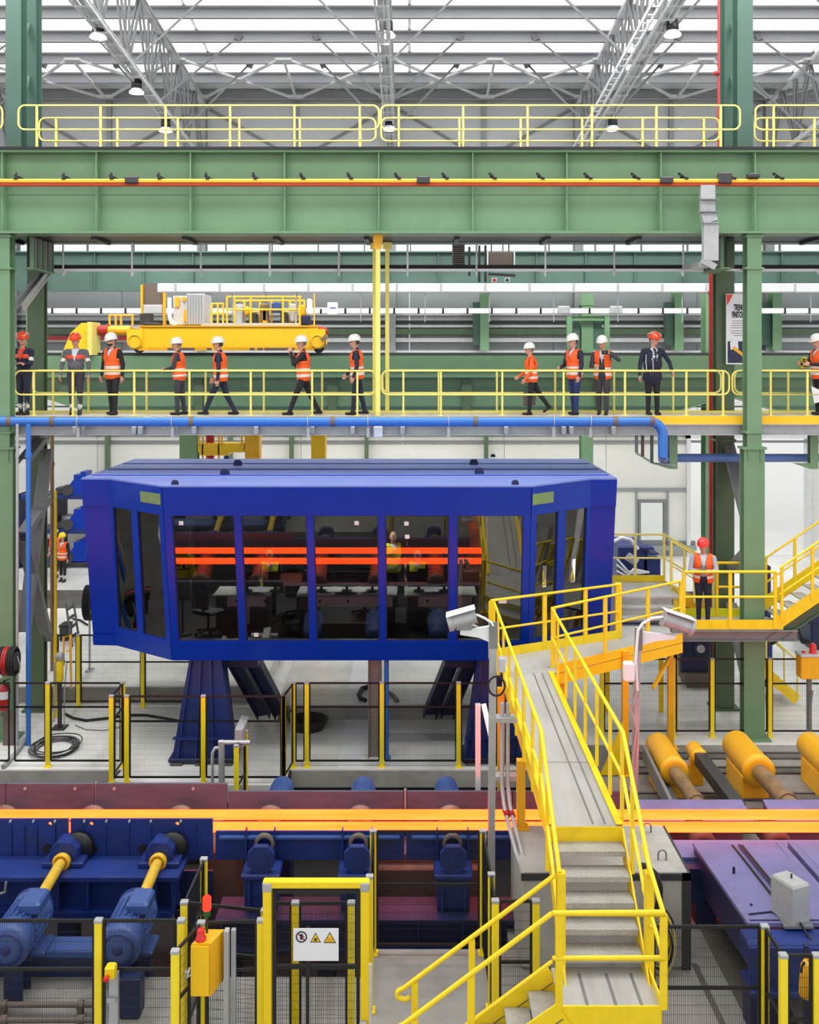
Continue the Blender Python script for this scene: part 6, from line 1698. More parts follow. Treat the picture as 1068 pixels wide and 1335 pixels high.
# blue roll stands on racks beyond the cabin's left end
t = thing('roll_rack', 'blue two-tier rack of roll stands beyond the left end of the cabin', 'rack', V(PX(90, 37.5), 37.5, 0))
dr = 37.5
def RX_(px): return PX(px, dr)
def RZ_(py): return PZ(py, dr)
for y0, y1 in ((645, 651), (690, 696), (732, 734)):
    b = MB(); b.box(RX_(20), dr, RZ_(y1), RX_(135), dr + 1.2, RZ_(y0)); build(b, 'shelf', M['blue_mach'], t)
for px in (22, 70, 132):
    b = MB(); b.box(RX_(px), dr, 0, RX_(px + 4), dr + 1.2, RZ_(645)); build(b, 'upright', M['blue_dark'], t)
for y in (645, 690, 733):
    b = MB(); b.prism([P(80, y, dr), P(112, y, dr), P(112, y - 30, dr), P(105, y - 30, dr), P(105, y - 26, dr), P(96, y - 26, dr), P(96, y - 20, dr)], (0, .7, 0)); build(b, 'roll_stand', M['blue'], t)
    b = MB(); b.cyl(P(88, y - 6, dr - .1), P(88, y - 6, dr + .6), .22, 12); b.cbox(RX_(72), dr, RZ_(y - 1), RX_(82), dr + .6, RZ_(y - 9), .03); build(b, 'roll', M['dark_gray'], t)
b = MB(); b.lathe([(0, 0), (.42, 0), (.45, .1), (.3, .35), (.28, .5), (0, .5)], P(90, 688, dr + .5), n=14); build(b, 'casting', M['steel_gray'], t)
# dark machines right of the cabin, under and behind the platforms
t = thing('coil_machine', 'dark blue machine with pale hoses behind the raised platform', 'machine', P(830, 790, 27))
b = MB(); b.cbox(PX(806, 27), 27, 0, PX(846, 27), 28.5, PZ(712, 27), .05); b.cbox(PX(838, 27), 27, 0, PX(862, 27), 28, PZ(728, 27), .04); b.cbox(PX(836, 27), 26.9, PZ(716, 27), PX(852, 27), 27.4, PZ(713, 27), .01); b.cbox(PX(842, 27), 26.9, PZ(722.5, 27), PX(858, 27), 27.4, PZ(720, 27), .01); build(b, 'body', M['blue_mach'], t)
b = MB(); b.cyl(P(818, 725, 26.8), P(830, 733, 26.8), .12, 12); build(b, 'cylinder', M['galv'], t)
for k in range(3):
    b = MB(); b.tube([P(804, 728 + 8 * k, 26.7), P(818, 744 + 4 * k, 26.6), P(826, 748 - 3 * k, 26.6), P(846, 746, 26.8)], .03, 6); build(b, 'hose', M['white'], t)
b = MB(); b.tube([P(800, 706, 26.7), P(810, 701, 26.7), P(822, 703, 26.7), P(832, 716, 26.7)], .05, 6); build(b, 'hose', M['white'], t)
t = thing('pump_unit', 'dark blue pump unit under the side platform left of the rear column', 'machine', P(905, 905, 24))
b = MB(); b.cbox(PX(888, 24), 24, .3, PX(928, 24), 25.2, 2.1, .05); b.cyl(P(914, 846, 23.9), P(914, 846, 24.2), .18, 14); build(b, 'body', M['blue_dark'], t)
b = MB(); b.cbox(PX(890, 24), 23.8, .12, PX(932, 24), 24.6, .36, .04); b.box(PX(895, 24), 23.9, 0, PX(927, 24), 24.5, .12); build(b, 'base_tray', M['brown'], t)
b = MB(); b.cyl(P(914, 846, 23.85), P(914, 846, 23.92), .1, 12); build(b, 'flange', M['galv'], t)
t = thing('cable_machine', 'dark blue machine with black hoses at the right picture edge', 'machine', P(1068, 850, 27))
b = MB(); b.cbox(PX(1058, 27), 27, 0, PX(1110, 27), 28.4, PZ(802, 27), .05); b.cbox(PX(1050, 27), 26.9, PZ(812, 27), PX(1066, 27), 27.2, PZ(798, 27), .03); build(b, 'body', M['blue_dark'], t)
for k in range(3):
    b = MB(); b.tube([P(1058, 806 + 3 * k, 26.8), P(1044, 800 + 2 * k, 26.7), P(1036 + 2 * k, 815, 26.7), P(1046, 832 + 3 * k, 26.7), P(1062, 838, 26.8)], .03, 6); build(b, 'hose', M['rubber'], t)
t = thing('blue_bin', 'small blue cabinet standing behind the right column', 'cabinet', P(1002, 790, 26))
b = MB(); b.cbox(PX(998, 24), 24, 1.6, PX(1006, 24), 24.5, PZ(738, 24), .03); b.cbox(PX(997, 24), 23.95, 0, PX(1007, 24), 24.5, 1.62, .03); build(b, 'body', M['blue_mach'], t)

# banner beside the right column
db = 22.25
t = thing('banner', 'white hanging banner with bold heading and photo of a mill, partly behind the column', 'banner', P(975, 475, db))
for z_ in (384, 474):
    b = MB(); b.box(PX(950, db), db + .02, PZ(z_ + 1, db), PX(956, db), 22.42, PZ(z_ - 1, db)); build(b, 'clip', M['galv'], t)
b = MB(); b.box(PX(947, db), db, PZ(475, db), PX(980, db), db + .02, PZ(383, db)); build(b, 'sheet', M['white'], t)
b = MB(); b.prism([P(947.5, 384, db - .01), P(956, 384, db - .01), P(948.5, 398, db - .01)], (0, .006, 0)); build(b, 'red_corner', M['helmet_red'], t)
b = MB(); b.box(PX(949, db), db - .012, PZ(473, db), PX(978.5, db), db, PZ(445, db)); build(b, 'photo_print', mat('banner_photo', rgb(44, 48, 82), .5, vary=.5, scale=14), t)
b = MB(); b.bar(P(956, 453, db - .018), P(976, 468, db - .018), .07, .006, V(0, 1, 0)); build(b, 'photo_bar', M['orange_paint'], t)
b = MB(); b.prism([P(952, 446, db - .016), P(962, 442, db - .016), P(963, 455, db - .016), P(953, 456, db - .016)], (0, .004, 0)); build(b, 'photo_detail', M['white'], t)
def text(body, px, py, size, d, m, parent, wpx, name='lettering'):
    cu = bpy.data.curves.new(name, 'FONT'); cu.body = body; cu.size = size; cu.extrude = .003; cu.offset = .006
    tmp = bpy.data.objects.new('tmp', cu); COL.objects.link(tmp)
    dg = bpy.context.evaluated_depsgraph_get(); dg.update()
    me = bpy.data.meshes.new_from_object(tmp.evaluated_get(dg)); me.name = name; me.materials.clear(); me.materials.append(m)
    bpy.data.objects.remove(tmp)
    k = wpx * d / FPX / max(v.co.x for v in me.vertices)
    for v in me.vertices: v.co.x *= k
    o = bpy.data.objects.new(name, me); COL.objects.link(o)
    o.parent = parent; o.location = P(px, py, d) - origin_of(parent); o.rotation_euler = (math.pi / 2, 0, 0)
    return o
text('TRENO', 957, 404.5, .2, db - .008, M['black'], t, 13.5)
text('FINITORE', 954.5, 414, .2, db - .008, M['black'], t, 18)
b = MB()
for k, (x0, x1) in enumerate(((955, 976), (954, 977), (954, 977), (952, 975))):
    y = 418 + 3 * k; b.box(PX(x0, db), db - .008, PZ(y + .7, db), PX(x1, db), db, PZ(y, db))
for k, (x0, x1) in enumerate(((953, 976), (953, 976), (957, 972))):
    y = 431 + 3 * k; b.box(PX(x0, db), db - .008, PZ(y + .7, db), PX(x1, db), db, PZ(y, db))
build(b, 'text_lines', M['steel_gray'], t)
b = MB(); b.box(PX(1046 + 36, 27.5), 27.6, PZ(478, 27.6), PX(1050 + 36, 27.6), 27.65, PZ(470, 27.6))
# hazard striped plate
t = thing('hazard_plate', 'small yellow and black striped plate on the runway at the right edge', 'plate', P(1049, 480, 27.5))
b = MB(); b.box(PX(1046.5, 27.6), 27.62, PZ(480, 27.6), PX(1051.5, 27.6), 27.71, PZ(466, 27.6)); build(b, 'plate', M['yellow'], t)
for k in range(4):
    b = MB(); y = 466.5 + 3.1 * k; b.prism([P(1046.7, y, 27.5), P(1051.3, y + 2, 27.5), P(1051.3, y + 3.5, 27.6), P(1046.7, y + 1.5, 27.6)], (0, .02, 0)); build(b, 'stripe', M['black'], t)
# ================================================================== people
def capsule_mesh(mb, p, q, r0, r1, n=10):
    p, q = Vector(p), Vector(q)
    d = q - p
    if d.length < 1e-5: d = V(0, 0, 1e-4)
    dn = d.normalized()
    prof = []
    L = d.length
    for i in range(5):
        a = math.pi / 2 * (1 - i / 4); prof.append((r0 * math.cos(a), -r0 * math.sin(a)))
    for i in range(5):
        a = math.pi / 2 * i / 4; prof.append((r1 * math.cos(a), L + r1 * math.sin(a)))
    mb.lathe(prof, p, dn, n)

def voxel(mb, name, vox, smooth_it=2, ratio=.4):
    """one continuous surface grown over overlapping shapes"""
    me = mb.mesh('tmp')
    o = bpy.data.objects.new('tmp', me); COL.objects.link(o)
    m = o.modifiers.new('r', 'REMESH'); m.mode = 'VOXEL'; m.voxel_size = vox; m.use_smooth_shade = True
    m = o.modifiers.new('s', 'SMOOTH'); m.iterations = smooth_it; m.factor = .5
    if ratio < 1:
        m = o.modifiers.new('d', 'DECIMATE'); m.ratio = ratio
    dg = bpy.context.evaluated_depsgraph_get(); dg.update()
    out = bpy.data.meshes.new_from_object(o.evaluated_get(dg))
    out.name = name
    bpy.data.objects.remove(o); bpy.data.meshes.remove(me)
    return out

def raw(me, name, parent, mats, kind=None):
    for m in mats: me.materials.append(m)
    o = bpy.data.objects.new(name, me); COL.objects.link(o); o.parent = parent
    return o

def person(label, loc, rz, H=1.76, thigh=(0, 0), knee=(0, 0), armL=(5, 8, 15, 0), armR=(5, 8, 15, 0), lean=2, hyaw=0, hpitch=0,
           jacket='cloth_navy', trousers='cloth_navy', vest=None, vest_open=False, sleeves=None, shirt='shirt', helmet='helmet_white', stripes=False,
           shin_band=False, arm_band=False, chest_band=None, coat=0, hem=.81, seated=None, vox=.0105, gloves=None, hair='hair', beard=False, tie=False, group=None, shirt_sleeves=False, build_w=1.1):
    s = H / 1.76
    R = math.radians
    root = thing('person', label, 'person', loc, group)
    root.rotation_euler.z = R(rz)
    caps, ell = [], []     # (p, q, r0, r1, cat), (centre, radii, cat)
    HIPZ = .93
    lr = Matrix.Rotation(R(lean), 4, 'X')
    def T(p):                                  # torso point, leaned about the hips
        p = Vector(p) - V(0, 0, HIPZ)
        return lr @ p + V(0, 0, HIPZ)
    hr = Matrix.Rotation(R(hyaw), 4, 'Z') @ Matrix.Rotation(R(hpitch), 4, 'X')
    def Hd(p):
        p = Vector(p) - V(0, .0, 1.55)
        return T(hr @ p + V(0, 0, 1.55))
    J, TR, SK, SH, SO, RF = 'jacket', 'trousers', 'skin', 'shirt', 'shoe', 'refl'
    w = build_w
    ell += [((0, 0, .95), (.165 * w, .12 * w, .13), TR, T), ((0, 0, 1.1), (.152 * w, .118 * w, .16), J, T), ((0, .005, 1.29), (.178 * w, .125 * w, .19), J, T)]
    caps += [(T((-.15 * w, .01, 1.405)), T((.15 * w, .01, 1.405)), .068, .068, J), (T((0, .015, 1.40)), T((0, .012, 1.49)), .09, .062, J)]
    caps += [(T((0, .0, 1.46)), T((0, -.012, 1.57)), .055, .052, SK)]
    ell += [((0, -.015, 1.655), (.077, .098, .115), SK, Hd), ((0, -.045, 1.59), (.056, .064, .055), SK, Hd)]
    caps += [(Hd((0, -.112, 1.66)), Hd((0, -.128, 1.628)), .011, .016, SK), (Hd((-.018, -.104, 1.594)), Hd((.018, -.104, 1.594)), .009, .009, SK)]
    for sx in (-1, 1): ell.append(((sx * .08, .0, 1.645), (.013, .022, .034), SK, Hd))
    if coat:
        ell += [((0, .01, .93 - coat * .25), (.185 * w, .14 * w, coat * .6), J, lambda p: Vector(p))]
        ell += [((0, .0, 1.12), (.18 * w, .135 * w, .22), J, T)]
    # legs (index 0 left, 1 right)
    lowest = 9
    legs = []
    for i, sx in ((0, 1), (1, -1)):
        a, k = R(thigh[i]), R(knee[i])
        hip = V(sx * .088, 0, .9)
        kn = hip + V(sx * .004, -math.sin(a) * .42, -math.cos(a) * .42)
        b_ = a - k
        an = kn + V(0, -math.sin(b_) * .41, -math.cos(b_) * .41)
        legs.append((hip, kn, an, b_)); 
    fp = [0.0 if seated is not None else max(-.7, min(.6, l[3] * 1.0)) for l in legs]
    lows = []
    for (hip, kn, an, b_), f_ in zip(legs, fp):
        lows.append(an.z - .075)
    drop = min(lows)
    for i, (hip, kn, an, b_) in enumerate(legs):
        caps += [(hip, kn, .092 * w, .066, TR), (kn, an, .066, .05, TR if not shin_band else 'shin')]
        t_ = 0.0
        if seated is None and lows[i] > drop + .03: t_ = R(35) if b_ < 0 else -R(15)      # heel lifted behind, toe lifted ahead
        hl = an + V(0, .05 * math.cos(t_), -.035 + .05 * math.sin(t_)); to = an + V(0, -.145 * math.cos(t_), -.04 - .145 * math.sin(t_))
        caps += [(hl, to, .042, .034, SO), (an, hl, .046, .042, SO)]
    # arms
    for side, arm in ((1, armL), (-1, armR)):
        a, c, e, y = [R(v) for v in arm]
        sh = T((side * .185 * w, .01, 1.40))
        ud = V(side * math.sin(c), -math.sin(a) * math.cos(c), -math.cos(a) * math.cos(c))
        el = sh + ud * .29
        b_ = a + e
        fd = V(-side * math.sin(y), -math.sin(b_) * math.cos(y), -math.cos(b_) * math.cos(y)).normalized()
        wr = el + fd * .255
        sl = SH if shirt_sleeves else J
        caps += [(sh, el, .06, .05, 'uparm' if arm_band else sl), (el, wr, .049, .036, sl)]
        hand = SK
        f = V(0, -1, 0) if abs(fd.y) < .8 else V(0, 0, 1)
        wv = (f - fd * f.dot(fd)).normalized(); nv = fd.cross(wv) * (1 if side > 0 else -1)
        if nv.x * side > 0: nv = -nv
        for o in (-.026, 0, .026): caps.append((wr + fd * .01 + wv * o * .7, wr + fd * .085 + wv * o, .02, .017, hand))
        for o, l in ((-.032, .062), (-.011, .076), (.011, .08), (.031, .072)):
            p0 = wr + fd * .085 + wv * o; p1 = p0 + (fd * .9 + nv * .35).normalized() * l * .55; p2 = p1 + (fd * .6 + nv * .8).normalized() * l * .5
            caps += [(p0, p1, .0105, .0098, hand), (p1, p2, .0098, .009, hand)]
        p0 = wr + fd * .03 + wv * .03; p1 = p0 + (fd * .7 + wv * .7).normalized() * .045; p2 = p1 + (fd * .95 + nv * .3).normalized() * .03
        caps += [(p0, p1, .013, .011, hand), (p1, p2, .011, .009, hand)]
    mb = MB()
    for p, q, r0, r1, c in caps: capsule_mesh(mb, p, q, r0, r1)
    for c, r, k, f in ell:
        e = MB(); e.ball((0, 0, 0), 1, 16, 10)
        mb.add([f((c[0] + v[0] * r[0], c[1] + v[1] * r[1], c[2] + v[2] * r[2])) for v in e.v], e.f, True)
    me = voxel(mb, 'body', vox)
    nv_ = len(me.vertices)
    co = np.empty(nv_ * 3); me.vertices.foreach_get('co', co); co = co.reshape(-1, 3)
    npoly = len(me.polygons)
    cen = np.empty(npoly * 3); me.polygons.foreach_get('center', cen); cen = cen.reshape(-1, 3)
    # nearest shape decides what each face is made of
    best = np.full(npoly, 9.0); cat = np.zeros(npoly, int); tpar = np.zeros(npoly)
    cats = []
    for p, q, r0, r1, c in caps:
        p_, d_ = np.array(p), np.array(q) - np.array(p)
        t_ = np.clip(((cen - p_) @ d_) / max(1e-9, d_ @ d_), 0, 1)
        dist = np.linalg.norm(cen - p_ - t_[:, None] * d_, axis=1) - (r0 + (r1 - r0) * t_)
        m_ = dist < best; best[m_] = dist[m_]; cat[m_] = len(cats); tpar[m_] = t_[m_]; cats.append(c)
    for c, r, k, f in ell:
        q = np.array(f(c))
        dist = (np.linalg.norm((cen - q) / np.array(r), axis=1) - 1) * min(r)
        m_ = dist < best; best[m_] = dist[m_]; cat[m_] = len(cats); cats.append(k)
    mats = [M['skin'], M[jacket], M[trousers], M['shoe'], M['reflective'], M[shirt], M[chest_band] if chest_band else M['reflective'], M['cloth_black']]
    idx = {'skin': 0, 'jacket': 1, 'trousers': 2, 'shoe': 3, 'refl': 4, 'shirt': 5}
    mi = np.zeros(npoly, int)
    ir = np.array(lr.inverted().to_3x3())
    up = (cen - np.array([0, 0, HIPZ])) @ ir.T + np.array([0, 0, HIPZ])        # unleaned coordinates
    for i in range(npoly):
        c = cats[cat[i]]
        if c == 'shin': mi[i] = 4 if .62 < tpar[i] < .8 else 2
        elif c == 'uparm': mi[i] = 4 if .5 < tpar[i] < .75 else 1
        else:
            mi[i] = idx[c]
            x, y, z = up[i]
            if c == 'jacket':
                if y < -.02 and z > 1.2 and abs(x) < (z - 1.2) * .3 and z < 1.53: mi[i] = 5
                if tie and y < -.02 and z > 1.0 and abs(x) < (z - .95) * .13 and z < 1.53: mi[i] = 7 if abs(x) < .03 else 5
                if chest_band and y < 0 and 1.26 < z < 1.33 and mi[i] == 1: mi[i] = 6
    me.polygons.foreach_set('material_index', mi.astype(np.int32))
    for v in me.vertices:
        pass
    co[:, 2] -= drop if seated is None else (.9 - seated)
    dz = -(drop if seated is None else (.9 - seated))
    me.vertices.foreach_set('co', (co * s).ravel())
    me.polygons.foreach_set('use_smooth', np.ones(npoly, bool))
    me.update()
    raw(me, 'body', root, mats)
    def place(mb_or_me, name, f, mats_, smooth=True):
        mm = mb_or_me.mesh(name) if isinstance(mb_or_me, MB) else mb_or_me
        n = len(mm.vertices)
        for v in mm.vertices:
            q = f(v.co); v.co = (q + V(0, 0, dz)) * s
        mm.update()
        return raw(mm, name, root, mats_)
    # helmet
    if helmet:
        b = MB()
        b.lathe([(.112, -.012), (.121, -.012), (.122, .0), (.118, .04), (.1, .085), (.068, .118), (.03, .132), (0, .135)], (0, 0, 0), (0, 0, 1), 20)
        b.lathe([(.0, .128), (.112, -.012)], (0, 0, 0), (0, 0, 1), 12)
        b.v = [(v[0] * 1.06, v[1] * 1.2 - .012, v[2] * 1.1 + 1.70) for v in b.v]
        pk = [(.1 * math.cos(a), -.1 - .085 * math.sin(a), 1.688 - .012 * math.sin(a)) for a in [math.pi * i / 8 for i in range(9)]]
        b.prism([V(*p) for p in pk], (0, 0, .009))
        b.bar((0, -.13, 1.76), (0, .12, 1.77), .03, .02); b.bar((0, -.08, 1.825), (0, .07, 1.828), .03, .02)
        hm = place(b, 'helmet', Hd, [M[helmet]])
        if stripes:
            b = MB()
            for sx in (-1, 1):
                b.tube([(sx * (.06 + .055 * math.sin(a)), -.012 - .135 * math.cos(a), 1.715 + .09 * math.sin(a)) for a in [math.radians(20 + 14 * i) for i in range(11)]], .01, 5)
            me2 = b.mesh('helmet_stripe')
            for v in me2.vertices: v.co = (Hd(v.co) + V(0, 0, dz)) * s
            o = raw(me2, 'helmet_stripe', hm, [M['reflective']])
    # hair, eyes, brows
    b = MB(); b.ball((0, .004, 1.662), 1, 16, 12, (.083, .1, .108))
    b.f = [f for f in b.f if sum(b.v[i][1] for i in f) / len(f) > -.012 and sum(b.v[i][2] for i in f) / len(f) > 1.6]; b.sm = b.sm[:len(b.f)]; b.mi = b.mi[:len(b.f)]
    place(b, 'hair', Hd, [M[hair]])
    for sx in (-1, 1):
        b = MB(); b.ball((sx * .03, -.101, 1.664), .0125, 8, 6); b.bar((sx * .015, -.108, 1.682), (sx * .046, -.1, 1.682), .008, .007)
        place(b, 'eye', Hd, [M['eye']])
    if beard:
        b = MB(); b.ball((0, -.05, 1.583), 1, 14, 10, (.061, .068, .05))
        b.f = [f for f in b.f if sum(b.v[i][2] for i in f) / len(f) < 1.598]; b.sm = b.sm[:len(b.f)]; b.mi = b.mi[:len(b.f)]
        place(b, 'beard', Hd, [M['hair']])
        b = MB(); b.bar((-.07, -.1, 1.665), (.07, -.1, 1.665), .008, .012); b.bar((.075, -.1, 1.665), (.08, 0, 1.66), .008, .008); b.bar((-.075, -.1, 1.665), (-.08, 0, 1.66), .008, .008); place(b, 'glasses', Hd, [M['black']])
    # vest
    if vest:
        g = .028
        b = MB()
        for c, r in (((0, 0, .95), (.17 * w, .125 * w, .2)), ((0, 0, 1.1), (.155 * w, .12 * w, .18)), ((0, .005, 1.28), (.178 * w, .125 * w, .2))):
            e = MB(); e.ball((0, 0, 0), 1, 18, 12); b.add([(c[0] + v[0] * (r[0] + g), c[1] + v[1] * (r[1] + g), c[2] + v[2] * (r[2] + g)) for v in e.v], e.f, True)
        capsule_mesh(b, (-.13 * w, .01, 1.405), (.13 * w, .01, 1.405), .068 + g * .8, .068 + g * .8)
        vm = voxel(b, 'vest', .016, 2, 1)
        import bmesh
        bm = bmesh.new(); bm.from_mesh(vm)
        kill = []
        for f in bm.faces:
            x, y, z = f.calc_center_median()
            hole = z < hem or (z > 1.47 and abs(x) < .1) or (abs(x) > .162 * w and 1.26 < z < 1.47)
            if y < 0 and z > 1.26 and abs(x) < (z - 1.26) * .36: hole = True
            if vest_open and y < 0 and abs(x) < .055 + max(0, 1.2 - z) * .1: hole = True
            if hole: kill.append(f)
        bmesh.ops.delete(bm, geom=kill, context='FACES')
        for f in bm.faces:
            z = f.calc_center_median().z
            f.material_index = 1 if (hem + .1 < z < hem + .155 or hem + .235 < z < hem + .29) else 0
            f.smooth = True
        bmesh.ops.solidify(bm, geom=bm.faces[:], thickness=.006)
        bm.to_mesh(vm); bm.free()
        place(vm, 'vest', T, [M[vest], M['reflective']])
    return root

DW = 21.45
def wp(px): return (PX(px, DW), DW, WZ0)
LEFT = -90
person('man in orange striped helmet and navy work suit with folded arms by the left column', wp(31), -12, 1.78, armL=(18, 6, 72, 66), armR=(18, 6, 80, 70), thigh=(2, -2),
       jacket='cloth_navy', trousers='cloth_navy', helmet='helmet_orange', stripes=True, shin_band=True, arm_band=True, chest_band='helmet_orange', shirt='helmet_orange', hyaw=12, hpitch=3)
person('man in orange helmet and gray work jacket with orange chest pockets looking down', wp(99), 8, 1.76, thigh=(3, -2), armL=(6, 12, 18, -4), armR=(4, 14, 16, -4),
       jacket='cloth_gray', trousers='cloth_char', helmet='helmet_orange', shin_band=True, arm_band=True, chest_band='helmet_orange', hyaw=-10, hpitch=6, build_w=1.2)
person('bearded man in white helmet and orange vest beside the gray-jacketed worker', wp(147), -22, 1.76, thigh=(4, -6), knee=(2, 0), armL=(-8, 10, 12, 0), armR=(0, 10, 14, 0),
       jacket='cloth_black', trousers='cloth_black', vest='vest', beard=True, hyaw=-10, hpitch=6, hem=.80)
person('visitor in white helmet and orange vest seen side-on with hands held in front', wp(234), LEFT, 1.66, thigh=(4, -6), knee=(4, 2), armL=(15, 6, 60, 25), armR=(15, 6, 62, 25),
       jacket='cloth_char', trousers='cloth_char', vest='vest', hair='hair_gray', hem=.80, lean=4)
person('visitor in white helmet and orange vest striding left below the crane', wp(288), LEFT, 1.74, thigh=(26, -16), knee=(4, 12), armL=(-4, 6, 10, 0), armR=(10, 6, 20, 0),
       jacket='cloth_navy', trousers='cloth_navy', vest='vest', lean=4)
person('visitor in white helmet, black clothes and orange vest holding a hand to his mouth', wp(396), LEFT + 6, 1.76, thigh=(24, -20), knee=(4, 8), armL=(45, 4, 122, 10), armR=(30, 4, 130, 25),
       jacket='cloth_black', trousers='cloth_black', vest='vest', hair='hair_gray', lean=3)
person('visitor in white helmet and orange vest standing left of the hanger pole', wp(466), LEFT, 1.73, thigh=(8, -10), knee=(2, 4), armL=(-6, 6, 25, 0), armR=(14, 8, 24, 0),
       jacket='cloth_navy', trousers='cloth_navy', vest='vest', lean=4)
person('short visitor in white helmet and long-sleeved orange vest stepping left with a dark bag', wp(693), LEFT, 1.55, thigh=(6, -30), knee=(2, 6), armL=(4, 8, 30, 10), armR=(14, 6, 40, 10),
       jacket='vest', trousers='cloth_black', vest='vest', hair='hair_gray', hem=.82, lean=3)
person('visitor in white helmet, blue suit and orange vest, left one of the pair', wp(749), -55, 1.74, thigh=(3, -5), armL=(4, 10, 14, 0), armR=(14, 8, 60, 20),
       jacket='cloth_navy', trousers='cloth_suitblue', vest='vest', hyaw=-15, hpitch=4)
person('visitor in white helmet with open orange vest raising a camera to his eye', wp(786), -20, 1.70, thigh=(4, -3), armL=(52, 42, 112, 55), armR=(18, 10, 70, 28),
       jacket='cloth_char', trousers='cloth_char', vest='vest', vest_open=True, hyaw=-12, hpitch=6)
person('man in orange helmet and dark suit with tie and camera at the railing', wp(851), 10, 1.78, thigh=(2, -2), armL=(14, 30, 18, 0), armR=(-2, 14, 10, -6),
       jacket='cloth_navy', trousers='cloth_black', helmet='helmet_orange', stripes=True, coat=.34, tie=True, hyaw=28, hpitch=6, build_w=1.2)
person('visitor in white helmet and orange vest cut by the right picture edge', wp(1068), LEFT + 15, 1.74, thigh=(3, -3), armL=(22, 6, 70, 15), armR=(22, 6, 72, 15),
       jacket='cloth_black', trousers='cloth_black', vest='vest', hpitch=10)
# things they carry
t = thing('photo_camera', 'black camera held up by the visitor with the open vest', 'camera', wp(793))
c = V(PX(789, 21.1), 21.12, PZ(459.5, 21.1))
b = MB(); b.cbox(c.x - .07, c.y - .03, c.z - .045, c.x + .07, c.y + .03, c.z + .045, .01); build(b, 'body', M['black'], t)
b = MB(); b.cyl(c + V(-.01, -.03, 0), c + V(-.03, -.1, 0), .035, 12); build(b, 'lens', M['dark_gray'], t)
t = thing('photo_camera', 'black camera hanging on the suited man\'s chest', 'camera', wp(848))
c = V(PX(847, 21.25), 21.2, PZ(486, 21.2))
b = MB(); b.cbox(c.x - .07, c.y - .03, c.z - .05, c.x + .07, c.y + .03, c.z + .045, .012); build(b, 'body', M['black'], t)
b = MB(); b.cyl(c + V(0, -.03, -.01), c + V(0, -.1, -.02), .035, 12); build(b, 'lens', M['dark_gray'], t)
b = MB(); b.tube([c + V(-.07, 0, .03), c + V(-.08, .06, .25), c + V(-.05, .14, .4)], .008, 5); b.tube([c + V(.07, 0, .03), c + V(.08, .06, .25), c + V(.05, .14, .4)], .008, 5); build(b, 'strap', M['shirt'], t)
t = thing('shoulder_bag', 'dark bag hanging behind the short visitor\'s legs', 'bag', (PX(691, 21.5), 21.6, WZ0 + .25))
x = PX(690, 21.6)
b = MB(); b.cbox(x - .13, 21.6, WZ0 + .2, x + .15, 21.72, WZ0 + .52, .03); build(b, 'body', M['brown'], t)
b = MB(); b.tube([(x - .1, 21.66, WZ0 + .52), (x - .06, 21.66, WZ0 + .62), (x + .08, 21.66, WZ0 + .62), (x + .12, 21.66, WZ0 + .52)], .01, 5); build(b, 'handle', M['black'], t)
b = MB(); b.hexa([P(1058, 505, 21.1), P(1070, 512, 21.1), P(1072, 523, 21.1), P(1062, 526, 21.1)], [P(1058, 503, 21.3), P(1070, 509, 21.3), P(1072, 521, 21.3), P(1062, 523, 21.3)])
build(b, 'paper_sheets', M['white'], label='white papers held by the visitor at the right edge', cat='paper')
# lone man on the side platform
person('man in red helmet, gray shirt and open orange vest on the side platform', (PX(917, 20.75), 20.75, PZL), -14, 1.76, thigh=(3, -3), armL=(22, 12, 68, 58), armR=(22, 12, 72, 58),
       jacket='shirt_gray', trousers='cloth_navy', vest='vest', vest_open=True, helmet='helmet_red', hyaw=-16, hpitch=4, hem=.88, build_w=1.16)
b = MB(); c = V(PX(917, 20.3), 20.4, PZ(745, 20.4)); b.cbox(c.x - .12, c.y - .01, c.z - .03, c.x + .12, c.y + .14, c.z + .0, .008); b.box(c.x - .1, c.y + .0, c.z, c.x + .1, c.y + .13, c.z + .006)
build(b, 'tablet', M['dark_gray'], label='dark tablet in the hands of the man in the red helmet', cat='tablet')
# two workers far away at the left
d = 35.3
person('far worker in yellow helmet with white gloves, right one of the two', (PX(82, d), d, 0), -12, 1.74, thigh=(3, -3), armL=(4, 12, 10, 0), armR=(4, 12, 10, 0), jacket='cloth_black', trousers='cloth_black', vest='vest', helmet='helmet_yellow', shin_band=True, vox=.014)
d = 36.0
person('far worker in yellow helmet, left one of the two, half behind his mate', (PX(71.5, d), d, 0), 10, 1.78, thigh=(3, -3), armL=(10, 12, 40, 20), armR=(8, 12, 30, 10), jacket='cloth_black', trousers='cloth_black', vest='vest', helmet='helmet_yellow', shin_band=True, vox=.014)
# operators inside the cabin
for px, y, rz, lab, st in ((352, 21.5, 8, 'operator in yellow vest seated behind the left cabin desk', .62), (545, 21.5, -10, 'operator in yellow vest seated behind the right cabin desk', .62)):
    person(lab, (PX(px, y), y, FLZ), rz, 1.74, thigh=(84, 84), knee=(84, 84), armL=(30, 10, 60, 10), armR=(30, 10, 60, 10), jacket='cloth_black', trousers='cloth_black', vest='vest_yellow', helmet=None, seated=st, vox=.016)
person('operator in yellow vest standing inside the cabin behind the long desk', (PX(512, 22.3), 22.3, FLZ), 20, 1.72, armL=(15, 10, 50, 10), armR=(10, 10, 20, 0), jacket='cloth_black', trousers='cloth_black', vest='vest_yellow', helmet=None, vox=.016)
